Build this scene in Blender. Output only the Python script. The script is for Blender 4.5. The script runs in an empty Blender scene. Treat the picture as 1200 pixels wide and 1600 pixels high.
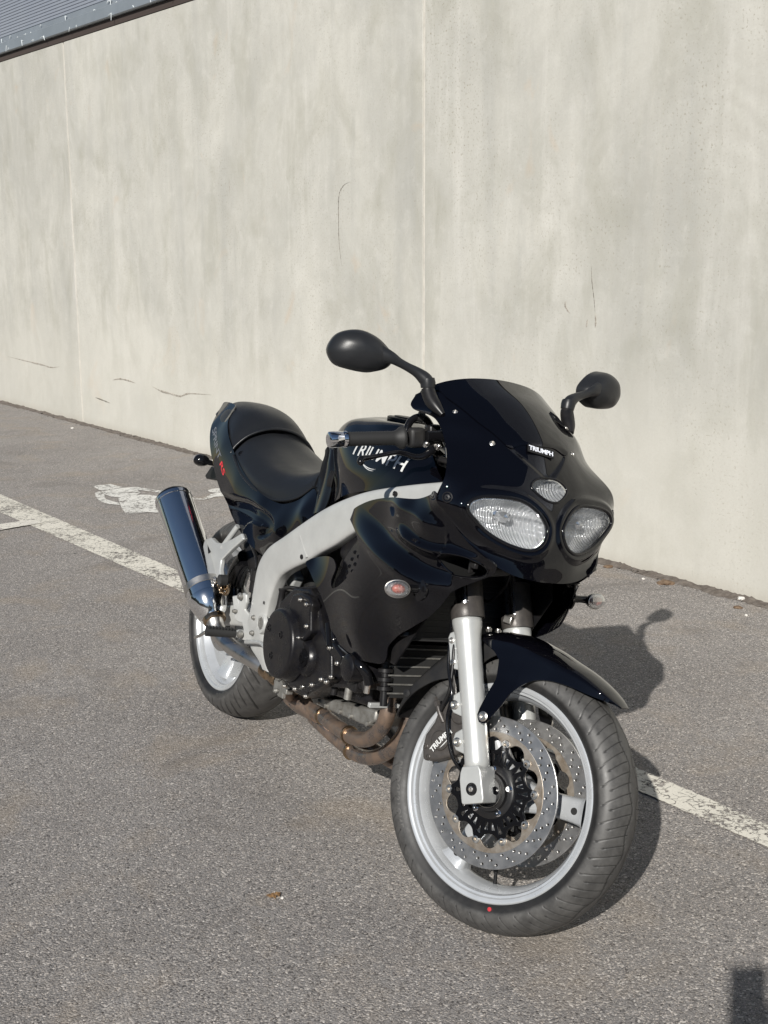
import bpy, bmesh, math, random
import numpy as np
from mathutils import Vector, Matrix
from mathutils.bvhtree import BVHTree

random.seed(7)
SC = bpy.context.scene
COL = SC.collection

# ---------------------------------------------------------------- camera
cam_d = bpy.data.cameras.new("camera")
cam = bpy.data.objects.new("camera", cam_d)
COL.objects.link(cam)
cam_d.sensor_fit = 'VERTICAL'
cam_d.sensor_height = 32.0
cam_d.lens = 32.0 * 2002.994 / 1600.0
cam_d.clip_start = 0.05
cam_d.clip_end = 1000.0
cam.matrix_world = Matrix(((0.999988, 0.004816, -0.000000, 0.000000), (-0.000988, 0.205204, -0.978719, 0.000000), (-0.004714, 0.978707, 0.205206, 1.462826), (0.000000, 0.000000, 0.000000, 1.000000)))
SC.camera = cam

# ---------------------------------------------------------------- world, sun, exposure
SUN_EL = math.radians(30.4)
SUN_AZ = math.radians(-162.3)          # clockwise from +Y
world = bpy.data.worlds.new("World")
SC.world = world
world.use_nodes = True
wn = world.node_tree
bg = wn.nodes["Background"]
sky = wn.nodes.new("ShaderNodeTexSky")
sky.sky_type = 'NISHITA'
sky.sun_disc = False
sky.sun_elevation = SUN_EL
sky.sun_rotation = SUN_AZ
sky.altitude = 300.0
sky.air_density = 1.0
sky.dust_density = 0.05
sky.ozone_density = 1.2
wn.links.new(sky.outputs[0], bg.inputs[0])
bg.inputs[1].default_value = 0.050
sun_d = bpy.data.lights.new("sun", 'SUN')
sun = bpy.data.objects.new("sun", sun_d)
COL.objects.link(sun)
sun_d.energy = 5.0
sun_d.angle = math.radians(0.55)
sun_d.color = (1.0, 0.962, 0.90)
sdir = Vector((math.sin(SUN_AZ) * math.cos(SUN_EL), math.cos(SUN_AZ) * math.cos(SUN_EL), math.sin(SUN_EL)))
sun.rotation_euler = sdir.to_track_quat('Z', 'Y').to_euler()
SC.view_settings.view_transform = 'Standard'
SC.view_settings.look = 'None'
SC.view_settings.exposure = 0.19
SC.view_settings.gamma = 1.0
SC.cycles.max_bounces = 8
SC.cycles.transparent_max_bounces = 16
SC.cycles.caustics_reflective = False
SC.cycles.caustics_refractive = False

# ---------------------------------------------------------------- materials
def new_mat(name):
    m = bpy.data.materials.new(name)
    m.use_nodes = True
    nt = m.node_tree
    return m, nt, nt.nodes["Principled BSDF"]

def N(nt, kind, **kw):
    n = nt.nodes.new(kind)
    for k, v in kw.items():
        if k.startswith('i_'):
            key = k[2:]
            key = int(key) if key.isdigit() else key.replace('_', ' ')
            n.inputs[key].default_value = v
        else:
            setattr(n, k, v)
    return n

def ramp(nt, src, stops, mode='LINEAR'):
    r = nt.nodes.new("ShaderNodeValToRGB")
    r.color_ramp.interpolation = mode
    el = r.color_ramp.elements
    while len(el) < len(stops):
        el.new(0.5)
    for e, (p, c) in zip(el, stops):
        e.position = p
        e.color = (c, c, c, 1) if isinstance(c, (int, float)) else (*c, 1)
    nt.links.new(src, r.inputs[0])
    return r.outputs[0]

def mixc(nt, fac, a, b, mode='MIX'):
    n = nt.nodes.new("ShaderNodeMix")
    n.data_type = 'RGBA'
    n.blend_type = mode
    for sock, v in ((n.inputs[0], fac), (n.inputs[6], a), (n.inputs[7], b)):
        if isinstance(v, bpy.types.NodeSocket):
            nt.links.new(v, sock)
        elif isinstance(v, (int, float)):
            sock.default_value = v if sock is n.inputs[0] else (v, v, v, 1)
        else:
            sock.default_value = (*v, 1)
    return n.outputs[2]

def math_(nt, op, a, b=None, c=None):
    n = nt.nodes.new("ShaderNodeMath")
    n.operation = op
    for s, v in zip(n.inputs, (a, b, c)):
        if v is None:
            continue
        if isinstance(v, bpy.types.NodeSocket):
            nt.links.new(v, s)
        else:
            s.default_value = v
    return n.outputs[0]

def coords(nt, scale=(1, 1, 1), rot=(0, 0, 0), kind='Object'):
    t = nt.nodes.new("ShaderNodeTexCoord")
    m = nt.nodes.new("ShaderNodeMapping")
    m.inputs['Scale'].default_value = scale
    m.inputs['Rotation'].default_value = rot
    nt.links.new(t.outputs[kind], m.inputs[0])
    return m.outputs[0]

def noise(nt, vec, scale, detail=3, rough=0.55, dist=0.0):
    n = nt.nodes.new("ShaderNodeTexNoise")
    n.inputs['Scale'].default_value = scale
    n.inputs['Detail'].default_value = detail
    n.inputs['Roughness'].default_value = rough
    n.inputs['Distortion'].default_value = dist
    nt.links.new(vec, n.inputs['Vector'])
    return n.outputs['Fac']

def bump(nt, bsdf, height, strength, dist):
    b = nt.nodes.new("ShaderNodeBump")
    b.inputs['Strength'].default_value = strength
    b.inputs['Distance'].default_value = dist
    nt.links.new(height, b.inputs['Height'])
    nt.links.new(b.outputs[0], bsdf.inputs['Normal'])
    return b

def simple(name, col, rough, metal=0.0, coat=0.0, var=0.0, vscale=40, bmp=0.0, bscale=300, rvar=0.0, col2=None, ior=1.5, spec=None, aniso=None):
    m, nt, b = new_mat(name)
    b.inputs['Base Color'].default_value = (*col, 1)
    b.inputs['Roughness'].default_value = rough
    b.inputs['Metallic'].default_value = metal
    b.inputs['Coat Weight'].default_value = coat
    b.inputs['Coat Roughness'].default_value = 0.03
    b.inputs['IOR'].default_value = ior
    if spec is not None:
        b.inputs['Specular IOR Level'].default_value = spec
    v = coords(nt)
    if var or col2:
        nz = noise(nt, v, vscale, 5, 0.65)
        c2 = col2 if col2 else tuple(x * (1 - var) for x in col)
        r = ramp(nt, nz, [(0.38, 0.0), (0.64, 1.0)])
        nt.links.new(mixc(nt, r, col, c2), b.inputs['Base Color'])
    if rvar:
        nz = noise(nt, v, vscale * 0.7, 4, 0.6)
        mr = N(nt, "ShaderNodeMapRange")
        nt.links.new(nz, mr.inputs[0])
        mr.inputs[1].default_value = 0.3
        mr.inputs[2].default_value = 0.7
        mr.inputs[3].default_value = max(0, rough - rvar * 0.4)
        mr.inputs[4].default_value = rough + rvar
        nt.links.new(mr.outputs[0], b.inputs['Roughness'])
    if bmp:
        bump(nt, b, noise(nt, v, bscale, 2, 0.5), bmp, 0.001)
    return m

M = {}
M['paint'] = simple("gloss_black_paint", (0.0018, 0.0018, 0.003), 0.012, rvar=0.003, vscale=9, ior=1.49)
M['black_gloss'] = simple("gloss_black_plastic", (0.006, 0.006, 0.007), 0.10, rvar=0.08, vscale=30, spec=0.4)
M['black_satin'] = simple("satin_black", (0.009, 0.009, 0.010), 0.33, rvar=0.12, vscale=30, bmp=0.05, bscale=500, col2=(0.015, 0.014, 0.014), spec=0.32)
M['black_matt'] = simple("matt_black_plastic", (0.014, 0.014, 0.015), 0.45, rvar=0.15, vscale=25, bmp=0.15, bscale=700, col2=(0.022, 0.021, 0.02), spec=0.32)
M['mirror_plastic'] = simple("grained_black_plastic", (0.016, 0.017, 0.019), 0.34, bmp=0.12, bscale=900, rvar=0.08, vscale=30, spec=0.32)
M['interior'] = simple("dark_interior", (0.006, 0.006, 0.006), 0.7)
M['engine'] = simple("engine_black", (0.006, 0.006, 0.008), 0.27, rvar=0.12, vscale=40, bmp=0.18, bscale=350, col2=(0.012, 0.011, 0.011), spec=0.32)
M['silver'] = simple("silver_painted_alloy", (0.50, 0.51, 0.50), 0.34, metal=0.35, coat=0.2, var=0.10, vscale=14, rvar=0.06)
M['frame'] = simple("silver_frame_paint", (0.52, 0.525, 0.51), 0.38, metal=0.25, coat=0.12, var=0.12, vscale=11, rvar=0.08, bmp=0.04, bscale=220)
M['rim'] = simple("silver_wheel_paint", (0.58, 0.60, 0.62), 0.27, metal=0.45, coat=0.25, var=0.10, vscale=15, rvar=0.08)
M['cast'] = simple("cast_alloy", (0.36, 0.355, 0.335), 0.5, metal=0.7, col2=(0.22, 0.21, 0.19), vscale=45, bmp=0.3, bscale=300)
M['chrome'] = simple("chrome", (0.82, 0.82, 0.83), 0.06, metal=1.0)
M['steel'] = simple("stainless_steel", (0.62, 0.60, 0.57), 0.30, metal=1.0, rvar=0.12, vscale=35)
M['bolt'] = simple("bolt_steel", (0.66, 0.64, 0.60), 0.28, metal=1.0, rvar=0.2, vscale=120)
M['polish'] = simple("polished_muffler", (0.86, 0.86, 0.86), 0.11, metal=1.0, rvar=0.04, vscale=10)
M['disc'] = simple("brake_disc_steel", (0.47, 0.465, 0.46), 0.30, metal=0.9, rvar=0.1, vscale=60)
M['disc_in'] = simple("disc_inner_steel", (0.40, 0.36, 0.31), 0.45, metal=0.8, col2=(0.27, 0.22, 0.17), vscale=50)
M['caliper'] = simple("caliper_paint", (0.055, 0.05, 0.047), 0.42, metal=0.3, bmp=0.2, bscale=400, col2=(0.08, 0.072, 0.066))
M['rubber'] = simple("rubber", (0.018, 0.018, 0.018), 0.62, bmp=0.1, bscale=400)
M['white'] = simple("white_print", (0.62, 0.63, 0.62), 0.35)
M['grey_print'] = simple("grey_print", (0.13, 0.14, 0.16), 0.35)
M['red_print'] = simple("red_print", (0.62, 0.035, 0.05), 0.4)
M['red_dot'] = simple("red_paint_dot", (0.45, 0.03, 0.04), 0.5)
M['rubber_print'] = simple("faint_sidewall_print", (0.06, 0.058, 0.055), 0.6)
M['amber'] = simple("orange_bulb", (0.50, 0.12, 0.08), 0.3)
M['seat'] = simple("seat_vinyl", (0.012, 0.013, 0.015), 0.33, rvar=0.08, vscale=18, bmp=0.22, bscale=650, spec=0.36)
M['refl'] = simple("reflector", (0.88, 0.89, 0.90), 0.10, metal=1.0)
M['headlight_inner'] = simple("headlight_bowl", (0.86, 0.87, 0.88), 0.22, metal=1.0)
M['mirror_glass'] = simple("mirror_glass", (0.9, 0.9, 0.9), 0.01, metal=1.0)
M['radiator'] = simple("radiator_core", (0.02, 0.02, 0.02), 0.5)
M['fork_chrome'] = simple("hard_chrome", (0.85, 0.86, 0.88), 0.16, metal=1.0)
M['gold'] = simple("heat_tinted_steel", (0.48, 0.36, 0.24), 0.26, metal=1.0, col2=(0.30, 0.22, 0.15), vscale=40)

def glass_mat(name, col, rough=0.0, bscale=None, axis=1, strength=0.4, dist=0.002):
    m, nt, b = new_mat(name)
    b.inputs['Base Color'].default_value = (*col, 1)
    b.inputs['Roughness'].default_value = rough
    b.inputs['Transmission Weight'].default_value = 1.0
    b.inputs['IOR'].default_value = 1.3
    if bscale:
        t = nt.nodes.new("ShaderNodeTexCoord")
        s = nt.nodes.new("ShaderNodeSeparateXYZ")
        nt.links.new(t.outputs['Object'], s.inputs[0])
        w = math_(nt, 'SINE', math_(nt, 'MULTIPLY', s.outputs[axis], bscale))
        bump(nt, b, w, strength, dist)
    return m

M['lens'] = glass_mat("fluted_lens", (0.97, 0.98, 0.99), 0.02, 1500, 1, 0.25, 0.0008)
M['lens_small'] = glass_mat("small_fluted_lens", (0.95, 0.96, 0.97), 0.03, 1300, 2, 0.35, 0.0008)

# rusty header pipes
def header_mat():
    m, nt, b = new_mat("rusty_header_steel")
    v = coords(nt)
    n1 = noise(nt, v, 16, 5, 0.65, 0.4)
    n2 = noise(nt, v, 90, 4, 0.7)
    c = mixc(nt, ramp(nt, n1, [(0.40, 0.0), (0.60, 1.0)]), (0.34, 0.245, 0.185), (0.17, 0.155, 0.15))
    c = mixc(nt, ramp(nt, n2, [(0.45, 0.0), (0.72, 0.7)]), c, (0.33, 0.245, 0.19))
    nt.links.new(c, b.inputs['Base Color'])
    b.inputs['Metallic'].default_value = 0.75
    nt.links.new(ramp(nt, n1, [(0.40, 0.50), (0.60, 0.22)]), b.inputs['Roughness'])
    bump(nt, b, n2, 0.15, 0.001)
    return m
M['header'] = header_mat()

def tyre_mat():
    m, nt, b = new_mat("tyre_rubber")
    v = coords(nt)
    a = nt.nodes.new("ShaderNodeAttribute")
    a.attribute_name = "wear"
    n1 = noise(nt, v, 25, 5, 0.7)
    n2 = noise(nt, v, 260, 2, 0.5)
    tread = mixc(nt, ramp(nt, n1, [(0.35, 0.0), (0.65, 1.0)]), (0.042, 0.041, 0.040), (0.082, 0.080, 0.077))
    side = mixc(nt, ramp(nt, n1, [(0.35, 0.0), (0.7, 1.0)]), (0.011, 0.011, 0.011), (0.019, 0.018, 0.018))
    c = mixc(nt, a.outputs['Fac'], side, tread)
    g = nt.nodes.new("ShaderNodeAttribute")
    g.attribute_name = "groove"
    c = mixc(nt, g.outputs['Fac'], c, (0.012, 0.012, 0.012))
    nt.links.new(c, b.inputs['Base Color'])
    nt.links.new(ramp(nt, n1, [(0.3, 0.42), (0.7, 0.62)]), b.inputs['Roughness'])
    bump(nt, b, n2, 0.12, 0.0008)
    return m
M['tyre'] = tyre_mat()

# ---------------------------------------------------------------- mesh helpers
class G:
    """collects vertices and faces, then becomes ONE mesh object"""
    def __init__(s):
        s.v = []; s.f = []; s.m = []; s.n = []
        s.mi = 0
    def add(s, V, F, nrm=None):
        o = len(s.v)
        s.v += [tuple(float(c) for c in p) for p in V]
        s.f += [tuple(i + o for i in f) for f in F]
        s.m += [s.mi] * len(F)
        s.n += [None] * len(V) if nrm is None else [tuple(float(c) for c in p) for p in nrm]
        return s
    def join(s, g):
        o = len(s.v)
        s.v += g.v; s.n += g.n; s.m += g.m
        s.f += [tuple(i + o for i in f) for f in g.f]
        return s
    def mirror(s):
        r = G()
        r.v = [(a, -b, c) for a, b, c in s.v]
        r.n = [None if q is None else (q[0], -q[1], q[2]) for q in s.n]
        r.f = [tuple(reversed(f)) for f in s.f]
        r.m = list(s.m)
        return r
    def copy(s):
        r = G(); r.v = list(s.v); r.f = list(s.f); r.m = list(s.m); r.n = list(s.n); return r
    def xf(s, mat):
        mat = Matrix(mat)
        s.v = [tuple(mat @ Vector(p)) for p in s.v]
        r3 = mat.to_3x3()
        s.n = [None if q is None else tuple((r3 @ Vector(q)).normalized()) for q in s.n]
        return s
    def box(s, c, d, R=None):
        V = []
        for x in (-.5, .5):
            for y in (-.5, .5):
                for z in (-.5, .5):
                    p = Vector((x * d[0], y * d[1], z * d[2]))
                    if R is not None: p = R @ p
                    V.append(tuple(p + Vector(c)))
        F = [(0, 1, 3, 2), (4, 6, 7, 5), (0, 4, 5, 1), (2, 3, 7, 6), (0, 2, 6, 4), (1, 5, 7, 3)]
        return s.add(V, F)
    def tube(s, P, r, seg=14, caps=True, closed=False, up=None, ratio=1.0, dense=0):
        """sweep an ellipse (r, r*ratio) along points P; r number or list"""
        P = [Vector(p) for p in P]
        n = len(P)
        rr = list(r) if hasattr(r, '__len__') else [r] * n
        ra = list(ratio) if hasattr(ratio, '__len__') else [ratio] * n
        if dense:
            P, rr, ra = dense_path(P, rr, ra, dense, closed)
            n = len(P)
        T = []
        for i in range(n):
            if closed: t = P[(i + 1) % n] - P[i - 1]
            else: t = P[min(i + 1, n - 1)] - P[max(i - 1, 0)]
            T.append(t.normalized())
        u = Vector(up) if up else (Vector((0, 0, 1)) if abs(T[0].z) < 0.9 else Vector((0, 1, 0)))
        V = []
        for i in range(n):
            if up: u = Vector(up)
            a = (u - T[i] * u.dot(T[i])).normalized()
            b = T[i].cross(a)
            if not up: u = a
            for k in range(seg):
                t = 2 * math.pi * k / seg
                V.append(P[i] + a * (math.cos(t) * rr[i]) + b * (math.sin(t) * rr[i] * ra[i]))
        F = []
        for i in range(n if closed else n - 1):
            j = (i + 1) % n
            for k in range(seg):
                l = (k + 1) % seg
                F.append((i * seg + k, i * seg + l, j * seg + l, j * seg + k))
        if caps and not closed:
            F.append(tuple(range(seg))[::-1]); F.append(tuple((n - 1) * seg + k for k in range(seg)))
        return s.add(V, F)
    def lathe(s, o, d, prof, seg=24, up=None, sy=1.0, caps=True):
        """revolve prof [(t along d, radius)] about axis o,d"""
        o = Vector(o); d = Vector(d).normalized()
        u = Vector(up) if up else (Vector((0, 0, 1)) if abs(d.z) < 0.9 else Vector((1, 0, 0)))
        a = (u - d * u.dot(d)).normalized(); b = d.cross(a)
        V = []; n = len(prof)
        for t, r in prof:
            for k in range(seg):
                th = 2 * math.pi * k / seg
                V.append(o + d * t + a * (r * math.cos(th)) + b * (r * math.sin(th) * sy))
        F = []
        for i in range(n - 1):
            for k in range(seg):
                l = (k + 1) % seg
                F.append((i * seg + k, i * seg + l, (i + 1) * seg + l, (i + 1) * seg + k))
        if caps and prof[0][1] > 1e-6: F.append(tuple(range(seg))[::-1])
        if caps and prof[-1][1] > 1e-6: F.append(tuple((n - 1) * seg + k for k in range(seg)))
        return s.add(V, F)
    def prism(s, poly, off):
        """poly: 3D outline; off: vector thickness"""
        n = len(poly); o = Vector(off)
        V = [tuple(Vector(p)) for p in poly] + [tuple(Vector(p) + o) for p in poly]
        F = [tuple(range(n))[::-1], tuple(range(n, 2 * n))] + [(i, (i + 1) % n, n + (i + 1) % n, n + i) for i in range(n)]
        return s.add(V, F)
    def ell(s, c, r, seg=20, rings=12, R=None):
        V = []; F = []
        for i in range(rings + 1):
            ph = math.pi * i / rings
            for k in range(seg):
                th = 2 * math.pi * k / seg
                p = Vector((r[0] * math.sin(ph) * math.cos(th), r[1] * math.sin(ph) * math.sin(th), r[2] * math.cos(ph)))
                if R is not None: p = R @ p
                V.append(p + Vector(c))
        for i in range(rings):
            for k in range(seg):
                l = (k + 1) % seg
                F.append((i * seg + k, (i + 1) * seg + k, (i + 1) * seg + l, i * seg + l))
        return s.add(V, F)
    def bolt(s, p, d, r=0.006, h=0.004):
        return s.lathe(p, d, [(-h, r * 1.0), (0, r * 1.25), (h * .25, r * 1.3), (h * .5, r * 1.0), (h, r * .97), (h * 1.15, r * .85), (h * 1.15, r * .5), (h * .4, r * .45), (h * .4, 0)], 14)

def catmull(P, t):
    """P: (n,k) array, t: positions in [0, n-1]"""
    P = np.asarray(P, float); n = len(P)
    i = np.clip(np.floor(t).astype(int), 0, n - 2); f = (t - i)[:, None]
    p1 = P[i]; p2 = P[i + 1]
    p0 = np.where((i > 0)[:, None], P[np.maximum(i - 1, 0)], 2 * p1 - p2)
    p3 = np.where((i < n - 2)[:, None], P[np.minimum(i + 2, n - 1)], 2 * p2 - p1)
    return 0.5 * (2 * p1 + (p2 - p0) * f + (2 * p0 - 5 * p1 + 4 * p2 - p3) * f ** 2 + (3 * p1 - p0 - 3 * p2 + p3) * f ** 3)

def curve(P, n=60, closed=False):
    P = [tuple(p) for p in P]
    if closed:
        k = len(P)
        Q = P[-2:] + P + P[:3]
        return catmull(Q, np.linspace(2, k + 2, n, endpoint=False))
    return catmull(P, np.linspace(0, len(P) - 1, n))

def dense_path(P, rr, ra, n, closed=False):
    A = np.array([[*p, a, b] for p, a, b in zip(P, rr, ra)])
    C_ = curve(A, n, closed)
    return [Vector(c[:3]) for c in C_], list(C_[:, 3]), list(C_[:, 4])

def surf(rows, nu, nv):
    """bicubic patch through a grid of control points -> (nu,nv,3)"""
    R = np.array(rows, float)
    a, b = R.shape[:2]
    A = catmull(R.reshape(a, -1), np.linspace(0, a - 1, nu)).reshape(nu, b, 3)
    B = catmull(A.transpose(1, 0, 2).reshape(b, -1), np.linspace(0, b - 1, nv)).reshape(nv, nu, 3)
    return B.transpose(1, 0, 2)

def grid_norm(P):
    du = np.gradient(P, axis=0); dv = np.gradient(P, axis=1)
    n = np.cross(du, dv)
    return n / np.maximum(np.linalg.norm(n, axis=2, keepdims=True), 1e-9)

def poly_sd(Q, poly):
    """signed distance of 2D points to closed polygon (negative inside)"""
    Q = np.asarray(Q, float); poly = np.asarray(poly, float)
    d = np.full(len(Q), 1e9); ins = np.zeros(len(Q), bool)
    for i in range(len(poly)):
        a = poly[i]; b = poly[(i + 1) % len(poly)]
        ab = b - a; L = ab @ ab
        if L < 1e-14: continue
        t = np.clip(((Q - a) @ ab) / L, 0, 1)
        d = np.minimum(d, np.linalg.norm(Q - a - t[:, None] * ab, axis=1))
        c = (a[1] > Q[:, 1]) != (b[1] > Q[:, 1])
        xi = a[0] + (Q[:, 1] - a[1]) / (b[1] - a[1] if abs(b[1] - a[1]) > 1e-12 else 1e-12) * ab[0]
        ins ^= c & (Q[:, 0] < xi)
    return np.where(ins, -d, d)

class Shell:
    """surface sheet with normals that can be clipped by outlines and given thickness"""
    def __init__(s, P=None, flip=False, Nn=None):
        if P is None:
            return
        a, b = P.shape[:2]
        n = grid_norm(P) if Nn is None else Nn
        if flip: n = -n
        s.V = P.reshape(-1, 3); s.N = n.reshape(-1, 3)
        F = []
        for i in range(a - 1):
            for j in range(b - 1):
                q = (i * b + j, (i + 1) * b + j, (i + 1) * b + j + 1, i * b + j + 1)
                F.append(q[::-1] if flip else q)
        s.F = F
    def clip(s, sd):
        """keep the part where sd<=0"""
        V = list(map(tuple, s.V)); Nn = list(map(tuple, s.N)); F = []; cut = {}
        sd = list(sd)
        def cross(i, j):
            k = (min(i, j), max(i, j))
            if k not in cut:
                a, b = k
                t = sd[a] / (sd[a] - sd[b])
                p = tuple(V[a][c] + (V[b][c] - V[a][c]) * t for c in range(3))
                m = Vector(Nn[a]).lerp(Vector(Nn[b]), t).normalized()
                cut[k] = len(V); V.append(p); Nn.append(tuple(m)); sd.append(0.0)
            return cut[k]
        for f in s.F:
            ins = [sd[i] <= 0 for i in f]
            if all(ins): F.append(f); continue
            if not any(ins): continue
            out = []
            for k in range(len(f)):
                i, j = f[k], f[(k + 1) % len(f)]
                if sd[i] <= 0: out.append(i)
                if (sd[i] <= 0) != (sd[j] <= 0): out.append(cross(i, j))
            if len(out) >= 3: F.append(tuple(out))
        used = sorted({i for f in F for i in f}); mp = {o: k for k, o in enumerate(used)}
        r = Shell()
        r.V = np.array([V[i] for i in used]); r.N = np.array([Nn[i] for i in used])
        r.F = [tuple(mp[i] for i in f) for f in F]
        return r
    def cut(s, outline, axes=(1, 2), keep='in', grow=0.0):
        sd = poly_sd(s.V[:, list(axes)], outline) - grow
        return s.clip(sd if keep == 'in' else -sd)
    def solid(s, t=0.003, inner=True, lip=0.0):
        """mesh with thickness t inwards (rounded outer lip)"""
        g = G()
        V = s.V; Nn = s.N
        g.add(V, s.F, Nn)
        cnt = {}
        for f in s.F:
            for k in range(len(f)):
                a, b = f[k], f[(k + 1) % len(f)]
                cnt[(a, b)] = 1
        bd = [(a, b) for (a, b) in cnt if (b, a) not in cnt]
        if inner:
            g.add(V - Nn * t, [tuple(reversed(f)) for f in s.F], -Nn)
        vv = []; ff = []
        for a, b in bd:
            o = len(vv)
            vv += [V[a], V[b], V[b] - Nn[b] * t, V[a] - Nn[a] * t]
            ff.append((o + 1, o, o + 3, o + 2))
        g.add(vv, ff)
        return g
    def boundary(s):
        cnt = {}
        for f in s.F:
            for k in range(len(f)):
                cnt[(f[k], f[(k + 1) % len(f)])] = 1
        nx = {a: b for (a, b) in cnt if (b, a) not in cnt}
        loops = []
        while nx:
            a = next(iter(nx)); L = [a]
            b = nx.pop(a)
            while b in nx:
                L.append(b); b = nx.pop(b)
            loops.append(L)
        return loops
    def off(s, d):
        r = Shell(); r.V = s.V + s.N * d; r.N = s.N; r.F = s.F; return r

def orient(s, nu, nv, d):
    c = (nu // 2) * nv + nv // 2
    if float(np.dot(s.N[c], d)) < 0:
        s.N = -s.N; s.F = [f[::-1] for f in s.F]
    return s

def rbf(pts, vals, smooth=1e-5):
    """thin-plate spline through scattered 2D points"""
    P = np.array(pts, float); v = np.array(vals, float); n = len(P)
    def phi(r): return np.where(r > 1e-9, r * r * np.log(np.maximum(r, 1e-9)), 0)
    K = phi(np.linalg.norm(P[:, None] - P[None], axis=2)) + np.eye(n) * smooth
    Q = np.hstack([np.ones((n, 1)), P])
    A = np.block([[K, Q], [Q.T, np.zeros((3, 3))]])
    w = np.linalg.solve(A, np.concatenate([v, np.zeros(3)]))
    def f(X):
        X = np.asarray(X, float)
        return phi(np.linalg.norm(X[:, None] - P[None], axis=2)) @ w[:n] + w[n] + X @ w[n + 1:]
    return f

def obj(name, g, mat, parent=None, smooth=True, bevel=0, bseg=2, sub=0, weighted=False, mods=None, auto=True, steer=False):
    me = bpy.data.meshes.new(name)
    me.from_pydata(g.v, [], g.f)
    me.update()
    mats = mat if isinstance(mat, (list, tuple)) else [mat]
    for m in mats: me.materials.append(m)
    if len(mats) > 1: me.polygons.foreach_set('material_index', g.m)
    if smooth:
        me.polygons.foreach_set('use_smooth', [True] * len(g.f))
        if auto and not sub:
            me.set_sharp_from_angle(angle=math.radians(38))
    if any(q is not None for q in g.n):
        me.normals_split_custom_set_from_vertices([q if q is not None else (0, 0, 0) for q in g.n])
    o = bpy.data.objects.new(name, me)
    COL.objects.link(o)
    if parent is not None: o.parent = parent
    if steer: o.matrix_local = STEER
    if bevel:
        b = o.modifiers.new("bevel", 'BEVEL'); b.width = bevel; b.segments = bseg; b.limit_method = 'ANGLE'; b.angle_limit = math.radians(35)
        b.harden_normals = False
    if sub:
        b = o.modifiers.new("sub", 'SUBSURF'); b.levels = sub; b.render_levels = sub
    return o

def tag(o, label=None, cat=None, group=None, kind=None):
    if label: o['label'] = label
    if cat: o['category'] = cat
    if group: o['group'] = group
    if kind: o['kind'] = kind
    return o

def empty(name, loc=(0, 0, 0)):
    o = bpy.data.objects.new(name, None)
    o.empty_display_size = 0.2
    o.location = loc
    COL.objects.link(o)
    return o

def plate(outlines, thick, bevel=0.0, res=4):
    """flat plate with holes in local XY, centred on z=0, returned as G"""
    cu = bpy.data.curves.new("tmp", 'CURVE')
    cu.dimensions = '2D'; cu.fill_mode = 'BOTH'; cu.extrude = max(thick / 2 - bevel, 1e-5)
    cu.bevel_depth = bevel; cu.bevel_resolution = 1
    for ol in outlines:
        sp = cu.splines.new('POLY')
        sp.points.add(len(ol) - 1)
        for p, q in zip(sp.points, ol): p.co = (q[0], q[1], 0, 1)
        sp.use_cyclic_u = True
    return curve_to_g(cu)

def curve_to_g(cu):
    ob = bpy.data.objects.new("tmp", cu)
    COL.objects.link(ob)
    dg = bpy.context.evaluated_depsgraph_get()
    dg.update()
    me = bpy.data.meshes.new_from_object(ob.evaluated_get(dg))
    g = G()
    g.add([tuple(v.co) for v in me.vertices], [tuple(p.vertices) for p in me.polygons])
    bpy.data.objects.remove(ob); bpy.data.curves.remove(cu); bpy.data.meshes.remove(me)
    return g

def text_g(body, size=1.0, extrude=0.0, offset=0.0, shear=0.0, spacing=1.0):
    cu = bpy.data.curves.new("tmp", 'FONT')
    cu.body = body; cu.size = size; cu.extrude = extrude; cu.offset = offset; cu.shear = shear
    cu.space_character = spacing
    cu.align_x = 'CENTER'; cu.align_y = 'CENTER'; cu.resolution_u = 4
    return curve_to_g(cu)

def subdivide_g(g, maxlen):
    bm = bmesh.new()
    vs = [bm.verts.new(v) for v in g.v]
    for f in g.f:
        try: bm.faces.new([vs[i] for i in f])
        except ValueError: pass
    bmesh.ops.triangulate(bm, faces=bm.faces)
    for _ in range(6):
        ed = [e for e in bm.edges if e.calc_length() > maxlen]
        if not ed: break
        bmesh.ops.subdivide_edges(bm, edges=ed, cuts=1)
        bmesh.ops.triangulate(bm, faces=[f for f in bm.faces if len(f.verts) > 3])
    bm.verts.index_update()
    r = G(); r.add([tuple(v.co) for v in bm.verts], [tuple(v.index for v in f.verts) for f in bm.faces])
    bm.free()
    return r

def circle2(r, n=48, c=(0, 0), ph=0.0):
    return [(c[0] + r * math.cos(2 * math.pi * k / n + ph), c[1] + r * math.sin(2 * math.pi * k / n + ph)) for k in range(n)]

def frame_m(o, xd, yd):
    """matrix whose local X, Y follow xd, yd and origin is o"""
    x = Vector(xd).normalized(); z = x.cross(Vector(yd)).normalized(); y = z.cross(x)
    return Matrix.Translation(Vector(o)) @ Matrix((x, y, z)).transposed().to_4x4()

def project(g, tree, direction, off):
    """drop every vertex of g along direction onto a BVH tree, lifted by off"""
    d = Vector(direction).normalized()
    V = []
    for p in g.v:
        h, n, i, ds = tree.ray_cast(Vector(p) - d * 0.5, d)
        V.append(tuple((h - d * off) if h else Vector(p)))
    g.v = V
    return g

def bvh(s):
    return BVHTree.FromPolygons([tuple(v) for v in s.V], [tuple(f) for f in s.F])

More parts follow.
